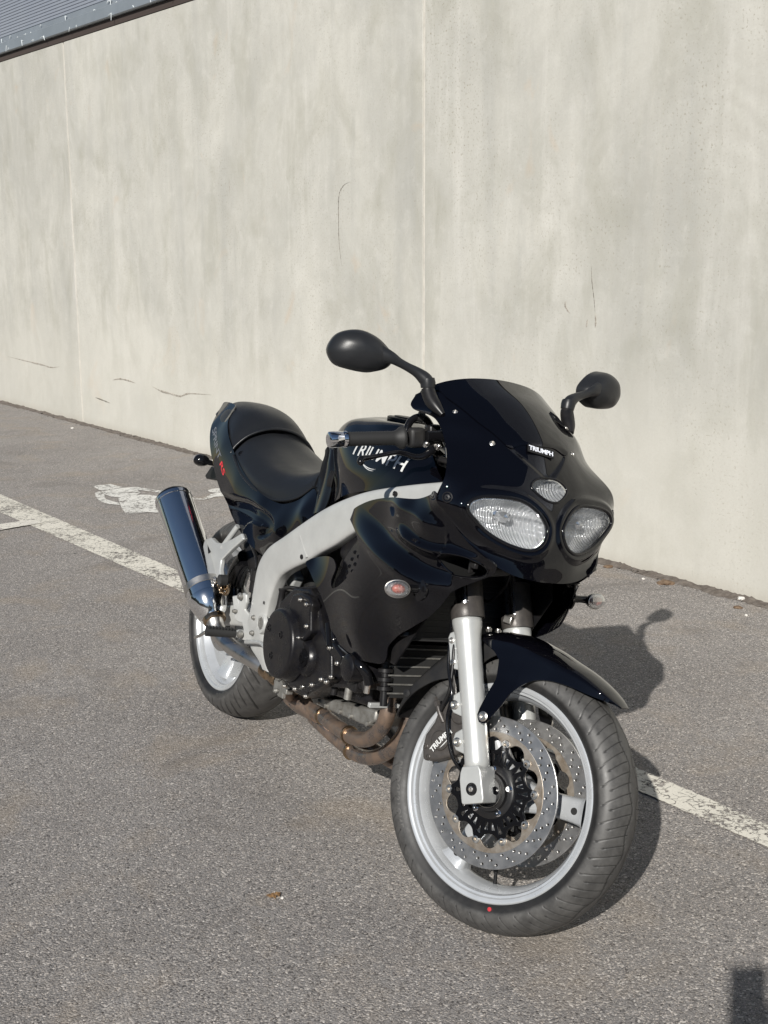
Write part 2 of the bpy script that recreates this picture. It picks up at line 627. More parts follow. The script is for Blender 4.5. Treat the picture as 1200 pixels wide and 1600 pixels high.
# ================================================================ SETTING
def asphalt_mat():
    m, nt, b = new_mat("worn_asphalt")
    v = coords(nt)
    big = noise(nt, v, 0.9, 6, 0.6, 0.3)
    mid = noise(nt, v, 7, 5, 0.65)
    vo = N(nt, "ShaderNodeTexVoronoi", i_Scale=215.0); nt.links.new(v, vo.inputs['Vector'])
    vo2 = N(nt, "ShaderNodeTexVoronoi", i_Scale=430.0); nt.links.new(v, vo2.inputs['Vector'])
    sp = nt.nodes.new("ShaderNodeSeparateColor"); nt.links.new(vo.outputs['Color'], sp.inputs[0])
    sp2 = nt.nodes.new("ShaderNodeSeparateColor"); nt.links.new(vo2.outputs['Color'], sp2.inputs[0])
    base = mixc(nt, ramp(nt, big, [(0.35, 0.0), (0.65, 1.0)]), (0.218, 0.207, 0.200), (0.305, 0.290, 0.279))
    base = mixc(nt, ramp(nt, mid, [(0.30, 0.0), (0.70, 0.6)]), base, (0.232, 0.214, 0.200))
    # individual stones: dark ones, light ones, a few pinkish ones
    base = mixc(nt, ramp(nt, sp.outputs[0], [(0.0, 0.9), (0.22, 0.0), (0.80, 0.0), (1.0, 0.0)]), base, (0.055, 0.05, 0.048))
    base = mixc(nt, ramp(nt, sp.outputs[1], [(0.86, 0.0), (0.97, 0.95)]), base, (0.58, 0.54, 0.50))
    base = mixc(nt, ramp(nt, sp2.outputs[0], [(0.78, 0.0), (0.96, 0.7)]), base, (0.60, 0.53, 0.46))
    base = mixc(nt, ramp(nt, sp2.outputs[1], [(0.0, 0.6), (0.3, 0.0)]), base, (0.06, 0.055, 0.052))
    warm = noise(nt, coords(nt, (1, 1, 1), (0, 0, 1.1)), 3.1, 4, 0.6, 0.5)
    base = mixc(nt, ramp(nt, warm, [(0.52, 0.0), (0.70, 0.30)]), base, (0.34, 0.27, 0.19))
    # oil drips
    vd = N(nt, "ShaderNodeTexVoronoi", i_Scale=3.4); nt.links.new(v, vd.inputs['Vector'])
    sd_ = nt.nodes.new("ShaderNodeSeparateColor"); nt.links.new(vd.outputs['Color'], sd_.inputs[0])
    dr = math_(nt, 'MULTIPLY', ramp(nt, vd.outputs['Distance'], [(0.028, 1.0), (0.036, 0.0)]), ramp(nt, sd_.outputs[2], [(0.60, 0.0), (0.62, 0.8)]))
    base = mixc(nt, dr, base, (0.05, 0.047, 0.045))
    stain = noise(nt, coords(nt, (1, 1, 1), (0, 0, 0.6)), 2.6, 5, 0.7, 0.8)
    base = mixc(nt, ramp(nt, stain, [(0.55, 0.0), (0.72, 0.55)]), base, (0.14, 0.127, 0.116))
    nt.links.new(base, b.inputs['Base Color'])
    b.inputs['Roughness'].default_value = 0.82
    b.inputs['Specular IOR Level'].default_value = 0.35
    h = math_(nt, 'ADD', math_(nt, 'MULTIPLY', vo.outputs['Distance'], -0.9), math_(nt, 'MULTIPLY', noise(nt, v, 420, 3, 0.7), 0.9))
    h = math_(nt, 'ADD', h, math_(nt, 'MULTIPLY', noise(nt, v, 60, 3, 0.6), 0.9))
    bump(nt, b, h, 0.8, 0.0028)
    return m
M['asphalt'] = asphalt_mat()

def line_mat(name, col, wear, sc):
    m, nt, b = new_mat(name)
    v = coords(nt)
    n1 = noise(nt, v, 55 * sc, 6, 0.75, 0.6)
    n2 = noise(nt, v, 6, 3, 0.6)
    n3 = noise(nt, v, 200, 2, 0.6)
    vo = N(nt, "ShaderNodeTexVoronoi", i_Scale=26.0 * sc, feature='DISTANCE_TO_EDGE')
    wob = nt.nodes.new("ShaderNodeMixRGB"); wob.inputs[0].default_value = 0.035
    nn = nt.nodes.new("ShaderNodeTexNoise"); nn.inputs['Scale'].default_value = 30; nt.links.new(v, nn.inputs['Vector'])
    nt.links.new(v, wob.inputs[1]); nt.links.new(nn.outputs['Color'], wob.inputs[2])
    nt.links.new(wob.outputs[0], vo.inputs['Vector'])
    crack = ramp(nt, vo.outputs['Distance'], [(0.012, 1.0), (0.035, 0.0)])
    crack = math_(nt, 'MULTIPLY', crack, ramp(nt, noise(nt, v, 22, 3, 0.6), [(0.40, 0.0), (0.52, 1.0)]))
    hole = math_(nt, 'ADD', n1, math_(nt, 'MULTIPLY', n2, 0.5))
    hole = ramp(nt, hole, [(0.93 - wear, 0.0), (0.96 - wear, 1.0)])
    miss = math_(nt, 'MAXIMUM', crack, hole)
    c = mixc(nt, ramp(nt, n3, [(0.3, 0.0), (0.7, 1.0)]), col, tuple(x * 0.86 for x in col))
    c = mixc(nt, ramp(nt, n2, [(0.4, 0.0), (0.7, 0.4)]), c, tuple(x * 0.78 for x in col))
    nt.links.new(c, b.inputs['Base Color'])
    b.inputs['Roughness'].default_value = 0.7
    bump(nt, b, n3, 0.5, 0.001)
    nt.links.new(math_(nt, 'SUBTRACT', 1.0, miss), b.inputs['Alpha'])
    return m
M['line'] = line_mat("worn_road_paint", (0.72, 0.69, 0.61), 0.13, 1.0)
M['line_fine'] = line_mat("fresh_road_paint", (0.74, 0.71, 0.64), 0.02, 1.0)
M['line_ev'] = line_mat("cracked_symbol_paint", (0.72, 0.71, 0.67), 0.11, 0.8)

g = G()
nx, ny = 40, 40
xs = np.sign(np.linspace(-1, 1, nx)) * np.abs(np.linspace(-1, 1, nx)) ** 2.2 * 300
ys = xs
g.add([(x, y + 3, 0) for x in xs for y in ys], [(i * ny + j, (i + 1) * ny + j, (i + 1) * ny + j + 1, i * ny + j + 1) for i in range(nx - 1) for j in range(ny - 1)])
tag(obj("asphalt_ground", g, M['asphalt'], smooth=False), kind='structure')

def sheet(name, polys, mat, z=0.004, edge=0.0):
    g = G()
    for p in polys:
        if edge:
            q = []
            for i in range(len(p)):
                a = Vector(p[i]); b = Vector(p[(i + 1) % len(p)]); n = max(1, int((b - a).length / 0.012))
                for k in range(n):
                    c = a.lerp(b, k / n)
                    q.append((c.x + random.uniform(-edge, edge), c.y + random.uniform(-edge, edge)))
            p = q
        cu = bpy.data.curves.new("t", 'CURVE'); cu.dimensions = '2D'; cu.fill_mode = 'BOTH'
        sp = cu.splines.new('POLY'); sp.points.add(len(p) - 1)
        for s_, q in zip(sp.points, p): s_.co = (q[0], q[1], 0, 1)
        sp.use_cyclic_u = True
        h = curve_to_g(cu)
        h.v = [(x, y, z) for x, y, _ in h.v]
        g.join(h)
    return tag(obj(name, g, mat, smooth=False), kind='structure')

# long bay line, a little over 10 cm wide, parallel to the wall
A0 = Vector((-2.2985, 7.5350)); A1 = Vector((-2.1450, 7.0098))
B0 = Vector((0.9785, 3.0442)); B1 = Vector((0.9411, 2.9170))
da = (B0 - A0).normalized(); db = (B1 - A1).normalized()
sheet("parking_line", [[A0 - da * 6, B0 + da * 5, B1 + db * 5, A1 - db * 6]], M['line'], 0.004, 0.0022)
# thinner line meeting it at the left
L0 = Vector((-2.0521, 6.6917)); L1 = Vector((-1.8530, 6.7677)); L2 = Vector((-1.9061, 6.7852)); L3 = Vector((-2.0108, 6.5505)); 
C0 = Vector((-2.0474, 6.6758)); C1 = Vector((-1.9131, 6.7853)); C2 = Vector((-1.8244, 6.7106)); C3 = Vector((-2.0063, 6.5352))
dl = (C0 - C1).normalized(); dm = (C3 - C2).normalized()
sheet("bay_divider_line", [[C1, C0 + dl * 2.5, C3 + dm * 2.5, C2]], M['line_fine'], 0.0075, 0.0015)
# painted charging-plug symbol: hand, car body and cable
ev = [
 [(-1.7907, 7.7688), (-1.7762, 7.8111), (-1.7306, 7.8206), (-1.7015, 7.8522), (-1.6584, 7.7973), (-1.6080, 7.7430), (-1.6293, 7.7120), (-1.6909, 7.6514), (-1.7238, 7.6419)],
 [(-1.7116, 7.6211), (-1.6135, 7.7116), (-1.5487, 7.7414), (-1.5053, 7.6776), (-1.4590, 7.5539), (-1.4727, 7.5043), (-1.5623, 7.4182), (-1.6080, 7.4388), (-1.6706, 7.5192)],
 [(-1.7332, 7.5608), (-1.7172, 7.6111), (-1.6684, 7.5092), (-1.6499, 7.4398), (-1.6892, 7.4117), (-1.7113, 7.4609)],
 [(-1.6908, 7.4020), (-1.6516, 7.4301), (-1.6259, 7.3620), (-1.5953, 7.3232), (-1.5277, 7.2465), (-1.5128, 7.1909), (-1.5812, 7.2201), (-1.6397, 7.2866)],
 [(-1.5582, 7.3795), (-1.5510, 7.4374), (-1.4709, 7.4944), (-1.4019, 7.4926), (-1.2484, 7.3911), (-1.1789, 7.0045), (-1.2661, 6.9719), (-1.3193, 6.9904), (-1.4204, 6.9241), (-1.4837, 7.0999), (-1.5278, 7.2651)],
 [(-1.5487, 7.7414), (-1.5171, 7.7406), (-1.4269, 7.6756), (-1.3037, 7.5904), (-1.1831, 7.5070), (-1.1712, 7.4280), (-1.2904, 7.5097), (-1.4044, 7.5930), (-1.4877, 7.6462)],
 [(-1.1455, 7.4079), (-1.1163, 7.3878), (-1.0659, 7.3769), (-1.0485, 7.4152), (-1.0298, 7.5031), (-1.0069, 7.5325), (-0.9244, 7.5808), (-0.9005, 7.4408), (-0.9930, 7.4235), (-1.0294, 7.3569), (-1.0555, 7.3289), (-1.1131, 7.3398)],
 [(-1.0652, 7.6251), (-1.0473, 7.6659), (-1.0003, 7.6959), (-0.9364, 7.6838), (-0.9256, 7.5910), (-1.0043, 7.5425), (-1.0507, 7.5739)],
]
sheet("charging_symbol_marking", ev, M['line_ev'], 0.004, 0.0015)

# ---------------------------------------------------------------- concrete wall (local x along the wall, y out of it, z up)
WALL = Matrix(((-0.591826, -0.806066, 0.000000, 3.448302), (0.806066, -0.591826, 0.000000, 2.531798), (0.000000, -0.000000, 1.000000, 0.000000), (0.000000, 0.000000, 0.000000, 1.000000)))
def concrete_mat(seed, tone):
    m, nt, b = new_mat("cast_concrete")
    v = coords(nt, (1, 1, 1)); o = nt.nodes.new("ShaderNodeVectorMath"); o.operation = 'ADD'
    o.inputs[1].default_value = (seed * 7.3, 0, seed * 2.1); nt.links.new(v, o.inputs[0]); v = o.outputs[0]
    def sc(x, y, z):
        mp = nt.nodes.new("ShaderNodeMapping"); mp.inputs['Scale'].default_value = (x, y, z); nt.links.new(v, mp.inputs[0]); return mp.outputs[0]
    cloud = noise(nt, sc(1, 1, 0.8), 1.1, 6, 0.6, 0.8)
    cloud2 = noise(nt, sc(1.3, 1, 0.75), 2.6, 6, 0.65, 0.5)
    streak = noise(nt, sc(2.6, 1, 0.26), 1.7, 6, 0.68, 0.2)
    fine = noise(nt, sc(1, 1, 1), 90, 3, 0.7)
    base = tuple(x * tone for x in (0.528, 0.518, 0.472))
    c = mixc(nt, ramp(nt, cloud, [(0.36, 0.0), (0.62, 1.0)]), base, tuple(x * tone for x in (0.428, 0.422, 0.385)))
    c = mixc(nt, ramp(nt, cloud2, [(0.48, 0.0), (0.68, 0.55)]), c, tuple(x * tone for x in (0.335, 0.328, 0.275)))
    c = mixc(nt, ramp(nt, streak, [(0.50, 0.0), (0.70, 0.42)]), c, tuple(x * tone for x in (0.325, 0.325, 0.305)))
    c = mixc(nt, ramp(nt, streak, [(0.30, 0.35), (0.44, 0.0)]), c, tuple(x * tone for x in (0.64, 0.625, 0.585)))
    mott = noise(nt, sc(1, 1, 0.9), 9.0, 8, 0.72, 0.4)
    c = mixc(nt, ramp(nt, mott, [(0.48, 0.0), (0.68, 0.22)]), c, tuple(x * tone for x in (0.37, 0.355, 0.315)))
    c = mixc(nt, ramp(nt, mott, [(0.32, 0.22), (0.46, 0.0)]), c, tuple(x * tone for x in (0.63, 0.615, 0.575)))
    rust = noise(nt, sc(1, 1, 0.8), 2.3, 4, 0.6, 1.2)
    c = mixc(nt, ramp(nt, rust, [(0.64, 0.0), (0.76, 0.35)]), c, (0.50, 0.37, 0.25))
    # algae / dirt specks, gathered in patches
    dots = ramp(nt, noise(nt, sc(1, 1, 0.8), 95, 2, 0.5), [(0.60, 0.0), (0.68, 1.0)])
    dots = math_(nt, 'MULTIPLY', dots, ramp(nt, noise(nt, sc(1, 1, 0.5), 1.7, 6, 0.7, 0.5), [(0.42, 0.0), (0.60, 0.75)]))
    c = mixc(nt, dots, c, (0.27, 0.245, 0.185))
    # trowel swirls left in the right hand panel
    tc = nt.nodes.new("ShaderNodeTexCoord"); vm = nt.nodes.new("ShaderNodeVectorMath"); vm.operation = 'SUBTRACT'
    vm.inputs[1].default_value = ((3.5264, 1.6605)[0], 0, (3.5264, 1.6605)[1]); nt.links.new(tc.outputs['Object'], vm.inputs[0])
    wv = nt.nodes.new("ShaderNodeTexWave"); wv.wave_type = 'RINGS'; wv.rings_direction = 'SPHERICAL'
    wv.inputs['Scale'].default_value = 3.2; wv.inputs['Distortion'].default_value = 9.0; wv.inputs['Detail'].default_value = 5.0; wv.inputs['Detail Scale'].default_value = 1.4
    nt.links.new(vm.outputs[0], wv.inputs['Vector'])
    ln_ = nt.nodes.new("ShaderNodeVectorMath"); ln_.operation = 'LENGTH'; nt.links.new(vm.outputs[0], ln_.inputs[0])
    near = ramp(nt, ln_.outputs['Value'], [(0.30, 1.0), (0.95, 0.0)])
    fac = math_(nt, 'MULTIPLY', math_(nt, 'MULTIPLY', wv.outputs['Fac'], near), ramp(nt, noise(nt, tc.outputs['Object'], 1.7, 3, 0.6), [(0.40, 0.0), (0.60, 0.30)]))
    c = mixc(nt, fac, c, tuple(x * tone for x in (0.40, 0.385, 0.345)))
    # pale band near the foot, where the form was
    s = nt.nodes.new("ShaderNodeSeparateXYZ"); t = nt.nodes.new("ShaderNodeTexCoord"); nt.links.new(t.outputs['Object'], s.inputs[0])
    band = ramp(nt, math_(nt, 'ADD', math_(nt, 'MULTIPLY', s.outputs[2], 0.25), math_(nt, 'MULTIPLY', cloud2, 0.12)), [(0.20, 0.5), (0.32, 0.0)])
    c = mixc(nt, band, c, tuple(x * tone for x in (0.56, 0.545, 0.49)))
    foot = ramp(nt, math_(nt, 'ADD', s.outputs[2], math_(nt, 'MULTIPLY', cloud2, 0.10)), [(0.05, 0.35), (0.12, 0.0)])
    c = mixc(nt, foot, c, (0.36, 0.32, 0.26))
    c = mixc(nt, ramp(nt, fine, [(0.35, 0.12), (0.6, 0.0)]), c, (0.33, 0.31, 0.27))
    nt.links.new(c, b.inputs['Base Color'])
    b.inputs['Roughness'].default_value = 0.85
    b.inputs['Specular IOR Level'].default_value = 0.3
    h = math_(nt, 'ADD', math_(nt, 'MULTIPLY', fine, 0.3), math_(nt, 'MULTIPLY', cloud2, 1.0))
    h = math_(nt, 'ADD', h, math_(nt, 'MULTIPLY', dots, -0.5))
    h = math_(nt, 'ADD', h, math_(nt, 'MULTIPLY', fac, 0.8))
    bump(nt, b, h, 0.35, 0.004)
    return m

def wparent(name):
    o = empty(name); o.matrix_world = WALL; return o
wall = wparent("concrete_wall")
tag(wall, "pale stained precast concrete wall behind the motorcycle", "wall")
TOP = (11.4637, 3.0276)[1]
JM = (5.4609, 1.7577)[0]; JL = (10.0735, 1.3728)[0]; JD = JL - JM
joints = [JM - 3 * JD, JM - 2 * JD, JM - JD, JM, JL, JL + JD, JL + 2 * JD]
W0 = joints[0]; W1 = joints[-1]; WC = (W0 + W1) / 2; WL = W1 - W0
for i, (a, b_) in enumerate(zip(joints[:-1], joints[1:])):
    g = G(); w = b_ - a - 0.0165
    g.box(((a + b_) / 2, -0.10, (TOP - 0.5) / 2), (w, 0.2, TOP + 0.5))
    obj("wall_panel", g, concrete_mat(i, 0.95 if i == 4 else 1.0), wall, smooth=False, bevel=0.006)
M['sealant'] = simple("joint_sealant", (0.60, 0.57, 0.51), 0.7, var=0.2, vscale=12, bmp=0.3)
for j in joints[1:-1]:
    g = G(); g.box((j, -0.010, TOP / 2 - 0.01), (0.0165, 0.012, TOP - 0.02))
    obj("joint_seal", g, M['sealant'], wall, smooth=False, bevel=0.002)
# scratches and scrapes on the concrete
M['scratch'] = simple("dark_scratch", (0.10, 0.095, 0.085), 0.9, col2=(0.26, 0.24, 0.2), vscale=70)
M['scratch_pale'] = simple("pale_scratch", (0.20, 0.18, 0.15), 0.9, col2=(0.45, 0.42, 0.37), vscale=40)
def scratch(pts, r, mat, name="scratch"):
    g = G()
    P = [(s_, 0.0005, z) for s_, z in pts]
    C_ = curve(P, 12 * len(P))
    rr = [r * (0.5 + 0.9 * random.random()) * min(1, 3.5 * min(k, len(C_) - 1 - k) / len(C_) + 0.15) for k in range(len(C_))]
    g.tube([tuple(c) for c in C_], rr, 6, up=(0, 1, 0), ratio=1.0)
    g.v = [(x, max(0.0, y) * 0.5, z) for x, y, z in g.v]
    obj(name, g, mat, wall, smooth=False)
scratch([(6.1354, 1.8038), (6.1995, 1.7852), (6.2458, 1.7335), (6.2549, 1.6085), (6.2514, 1.4642), (6.2280, 1.3336)], 0.0028, M['scratch'])
scratch([(4.2236, 1.3587), (4.2167, 1.2872), (4.2018, 1.2157), (4.1908, 1.1440)], 0.0020, M['scratch'])
scratch([(4.3874, 1.1924), (4.3823, 1.1659), (4.3516, 1.1375)], 0.0045, M['scratch_pale'])
scratch([(4.2385, 1.1159), (4.2453, 1.0776)], 0.0045, M['scratch_pale'])
scratch([(4.1908, 1.1440), (4.1854, 1.1095), (4.1882, 1.0804)], 0.0045, M['scratch_pale'])
scratch([(9.4472, 0.4121), (9.3271, 0.4319), (9.1768, 0.4341), (9.0316, 0.4215)], 0.0065, M['scratch_pale'])
scratch([(8.7485, 0.4211), (8.6031, 0.4004), (8.4195, 0.3932), (8.3000, 0.3901), (8.1610, 0.4211), (7.8410, 0.4410)], 0.0070, M['scratch_pale'])
scratch([(9.7976, 0.2426), (9.6616, 0.2344), (9.5167, 0.2224)], 0.0060, M['scratch'])
scratch([(11.7423, 0.4460), (11.2177, 0.4350), (10.9022, 0.4290), (10.6998, 0.4213), (10.5132, 0.4405)], 0.0060, M['scratch_pale'])
scratch([(7.5065, 1.8740), (7.5039, 1.7771)], 0.0020, M['scratch_pale'])

# ---------------------------------------------------------------- metal clad building on top of the wall
bld = wparent("metal_clad_building")
tag(bld, "blue grey corrugated metal building rising above the concrete wall", "building")
def clad_mat():
    m, nt, b = new_mat("blue_grey_cladding")
    v = coords(nt, (1, 1, 1))
    n1 = noise(nt, v, 1.2, 4, 0.6)
    nt.links.new(mixc(nt, ramp(nt, n1, [(0.35, 0.0), (0.65, 1.0)]), (0.275, 0.300, 0.350), (0.30, 0.325, 0.37)), b.inputs['Base Color'])
    b.inputs['Metallic'].default_value = 0.2
    b.inputs['Roughness'].default_value = 0.42
    return m
M['clad'] = clad_mat()
g = G()
z = TOP + 0.15; prof = []
while z < 6.2:
    prof += [(0.010, z), (0.010, z + 0.011), (0.0045, z + 0.014), (0.0045, z + 0.021)]
    z += 0.024
n = len(prof)
for k, x in enumerate((W0, W1)):
    g.add([(x, y - 0.015, zz) for y, zz in prof], [])
g.f = [(i, i + 1, n + i + 1, n + i) for i in range(n - 1)]; g.m = [0] * (n - 1)
obj("cladding_sheet", g, M['clad'], bld, smooth=False)
g = G(); g.box((WC, -4.05, 4.68), (WL, 8.0, 3.25)); obj("building_core", g, M['clad'], bld, smooth=False)
M['flash'] = simple("grey_flashing", (0.27, 0.30, 0.325), 0.35, metal=0.3, var=0.12, vscale=3)
g = G()
fp = [(-0.02, TOP + 0.19), (0.012, TOP + 0.185), (0.020, TOP + 0.145), (0.034, TOP + 0.135), (0.040, TOP + 0.060), (0.030, TOP + 0.052), (-0.02, TOP + 0.055)]
g.prism([(W0, y, zz) for y, zz in fp], (WL, 0, 0))
obj("drip_flashing", g, M['flash'], bld, smooth=False)
M['shade_and_roof'] = simple("dark_brown_shade_and_roof", (0.05, 0.037, 0.032), 0.7)  # dark tone of the painted shadow strip, shared with the hall roofs
g = G(); g.box((WC, -0.06, TOP + 0.026), (WL, 0.13, 0.050)); obj("bottom_shadow_strip", g, M['shade_and_roof'], bld, smooth=False)  # shadow line beneath the flashing, put in as a dark strip
M['pale_marks'] = simple("white_marks", (0.60, 0.64, 0.66), 0.6)
random.seed(3)
g = G()
for k in range(110):
    s_ = random.uniform(-2, 17); z0 = TOP + random.choice([0.143, 0.10, 0.17, 0.075]); L = random.uniform(0.006, 0.05)
    y = 0.043 if z0 < TOP + 0.14 else 0.033
    g.tube([(s_, y - 0.003, z0), (s_ + random.uniform(-.02, .02), y - 0.002, z0 - L)], [0.0045, 0.002], 5)
    if random.random() < 0.5:
        g.tube([(s_, y - 0.003, z0), (s_ + random.uniform(-.08, .08), y - 0.002, z0 - L * 0.2)], [0.004, 0.0015], 5)
obj("flashing_marks", g, M['pale_marks'], bld, smooth=False)['kind'] = 'stuff'  # short white streaks scattered along the flashing

# ---------------------------------------------------------------- loose things on the ground
def crumb(name, px, size, mat, label, cat, group=None, flat=0.5, seed=0):
    rnd = random.Random(seed)
    bm = bmesh.new(); bmesh.ops.create_icosphere(bm, subdivisions=2, radius=1)
    for v_ in bm.verts:
        v_.co *= 1 + rnd.uniform(-.25, .25)
        v_.co = Vector((v_.co.x * size * rnd.uniform(.9, 1.1), v_.co.y * size, v_.co.z * size * flat))
    g = G(); g.add([tuple(v_.co) for v_ in bm.verts], [tuple(v_.index for v_ in f.verts) for f in bm.faces]); bm.free()
    o = obj(name, g, mat, smooth=False); o.location = (px[0], px[1], size * flat * 0.4)
    o.rotation_euler.z = rnd.uniform(0, 6)
    return tag(o, label, cat, group)
M['soil'] = simple("brown_crumbs", (0.10, 0.06, 0.035), 0.9, col2=(0.2, 0.14, 0.09), vscale=60)
M['stone'] = simple("pale_pebble", (0.62, 0.60, 0.56), 0.8)
M['grit'] = simple("grey_grit", (0.17, 0.15, 0.135), 0.9, var=0.4, vscale=90)
crumb("dirt_clump", (1.2298, 5.4206), 0.035, M['soil'], "larger brown clump of dirt at the foot of the wall right of the motorcycle", "dirt clump", "brown clumps along the wall foot", 0.3, 1)
crumb("dirt_clump", (1.4415, 5.0351), 0.018, M['soil'], "small brown clump on the asphalt near the right picture edge", "dirt clump", "brown clumps along the wall foot", 0.3, 2)
crumb("dirt_clump", (1.0292, 5.7188), 0.022, M['soil'], "small brown clump at the wall foot just right of the fairing", "dirt clump", "brown clumps along the wall foot", 0.3, 3)
crumb("pebble", (1.4884, 5.1589), 0.018, M['stone'], "flat white pebble against the wall foot at the right", "pebble", "white pebbles near the wall", 0.5, 4)
crumb("pebble", (1.4448, 4.9249), 0.007, M['stone'], "tiny white pebble in front of the wall at the far right", "pebble", "white pebbles near the wall", 0.6, 5)
crumb("pebble", (1.1474, 5.4985), 0.007, M['stone'], "tiny white pebble beside the larger brown dirt clump", "pebble", "white pebbles near the wall", 0.6, 6)
crumb("pebble", (-2.5318, 10.3468), 0.014, M['stone'], "white pebble on the asphalt near the left wall joint", "pebble", "white pebbles near the wall", 0.5, 7)
# crushed leaf with a pale pebble in the foreground
lf = empty("crushed_leaf", (*(-0.2533, 2.6917), 0.0)); tag(lf, "crushed brown leaf scrap lying on the foreground asphalt", "leaf scrap")
M['leaf'] = simple("dead_leaf", (0.16, 0.085, 0.035), 0.8, col2=(0.36, 0.22, 0.10), vscale=120)
rnd = random.Random(5)
g = G()
for k in range(16):
    a = rnd.uniform(0, 6.28); L = rnd.uniform(.004, .010); c = Vector((rnd.uniform(-.014, .009), rnd.uniform(-.007, .007), .0030 + rnd.uniform(0, .003)))
    u = Vector((math.cos(a), math.sin(a), rnd.uniform(-.3, .3))) * L; w = Vector((-math.sin(a), math.cos(a), rnd.uniform(-.3, .3))) * L * .55
    g.prism([c - u, c + w, c + u, c - w], (0, 0, 0.0009))
obj("leaf_blade", g, M['leaf'], lf, smooth=False)
g = G(); g.tube([(-.02, .006, .003), (-.008, .003, .004), (.004, 0, .004)], .0012, 6); obj("leaf_stalk", g, M['soil'], lf)
crumb("pebble", (-0.2366, 2.6843), 0.0045, M['stone'], "tiny white pebble beside the crushed leaf in the foreground", "pebble", None, 0.6, 9)
# ragged lip of asphalt pushed up against the wall foot
g = G(); n = 1400
rnd = random.Random(12)
hs = np.convolve(np.array([rnd.random() ** 2 for _ in range(n + 8)]), np.ones(5) / 5, 'same')
ws = np.convolve(np.array([rnd.random() for _ in range(n + 8)]), np.ones(9) / 9, 'same')
for i in range(n):
    s_ = -2.5 + 17 * i / n
    w_ = .015 + .070 * ws[i] + rnd.uniform(-.004, .004); h_ = .003 + .020 * hs[i] + rnd.uniform(0, .004)
    for d, z in ((0.0, h_), (w_ * .25, h_ * rnd.uniform(.7, 1.0)), (w_ * .55, h_ * rnd.uniform(.3, .7)), (w_ * .8, h_ * rnd.uniform(.1, .4)), (w_, .0005)):
        g.v.append(tuple(WALL @ Vector((s_, d, z)))); g.n.append(None)
for i in range(n - 1):
    for k in range(4): g.f.append((i * 5 + k, (i + 1) * 5 + k, (i + 1) * 5 + k + 1, i * 5 + k + 1)); g.m.append(0)
M['edge'] = simple("dirty_asphalt_edge", (0.15, 0.13, 0.112), 0.95, col2=(0.085, 0.07, 0.058), vscale=28, bmp=0.6, bscale=160)
tag(obj("asphalt_edge_lip", g, M['edge'], smooth=False), kind='structure')
# grit gathered where the asphalt meets the wall: uncountable
rnd = random.Random(11)
g = G()
for k in range(2600):
    s_ = rnd.uniform(-2.5, 14); d = abs(rnd.gauss(0, 0.030)) + 0.001; r = rnd.uniform(.003, .011) * (1 if rnd.random() < .9 else 1.7)
    p = WALL @ Vector((s_, d, 0))
    q = [Vector((rnd.uniform(-r, r), rnd.uniform(-r, r), rnd.uniform(0, r * .9))) for _ in range(5)]
    q = [p + v_ for v_ in q]
    g.add(q, [(0, 1, 2), (0, 2, 3), (0, 3, 1), (1, 4, 2), (2, 4, 3), (3, 4, 1)])
for k in range(700):
    x = rnd.uniform(-3, 2.2); y = rnd.uniform(2, 9); r = rnd.uniform(.0015, .004)
    q = [Vector((x + rnd.uniform(-r, r), y + rnd.uniform(-r, r), rnd.uniform(0, r))) for _ in range(5)]
    g.add(q, [(0, 1, 2), (0, 2, 3), (0, 3, 1), (1, 4, 2), (2, 4, 3), (3, 4, 1)])
tag(obj("loose_grit", g, M['grit'], smooth=False), kind='stuff')

# ================================================================ MOTORCYCLE
# bike frame: x forward, y left, z up; origin on the ground under the rear axle
bike = empty("motorcycle")
bike.matrix_world = Matrix(((0.470852, 0.866679, 0.164819, -0.486830), (-0.882212, 0.462666, 0.087421, 3.870584), (-0.000490, -0.186567, 0.982442, 0.000833), (0.000000, 0.000000, 0.000000, 1.000000)))
STEER = Matrix(((0.930194, -0.365623, -0.032551, 0.109069), (0.365623, 0.915015, 0.170493, -0.571267), (-0.032551, -0.170493, 0.984821, 0.050860), (0.000000, 0.000000, 0.000000, 1.000000)))
tag(bike, "black faired sports touring motorcycle parked leaning on its side stand in front of the wall", "motorcycle")
FC = Vector((1.47, 0, 0.30)); RC = Vector((0, 0, 0.314))

def around(c, r, ang, y=0.0):
    a = math.radians(ang)
    return (c[0] + r * math.cos(a), y, c[2] + r * math.sin(a))

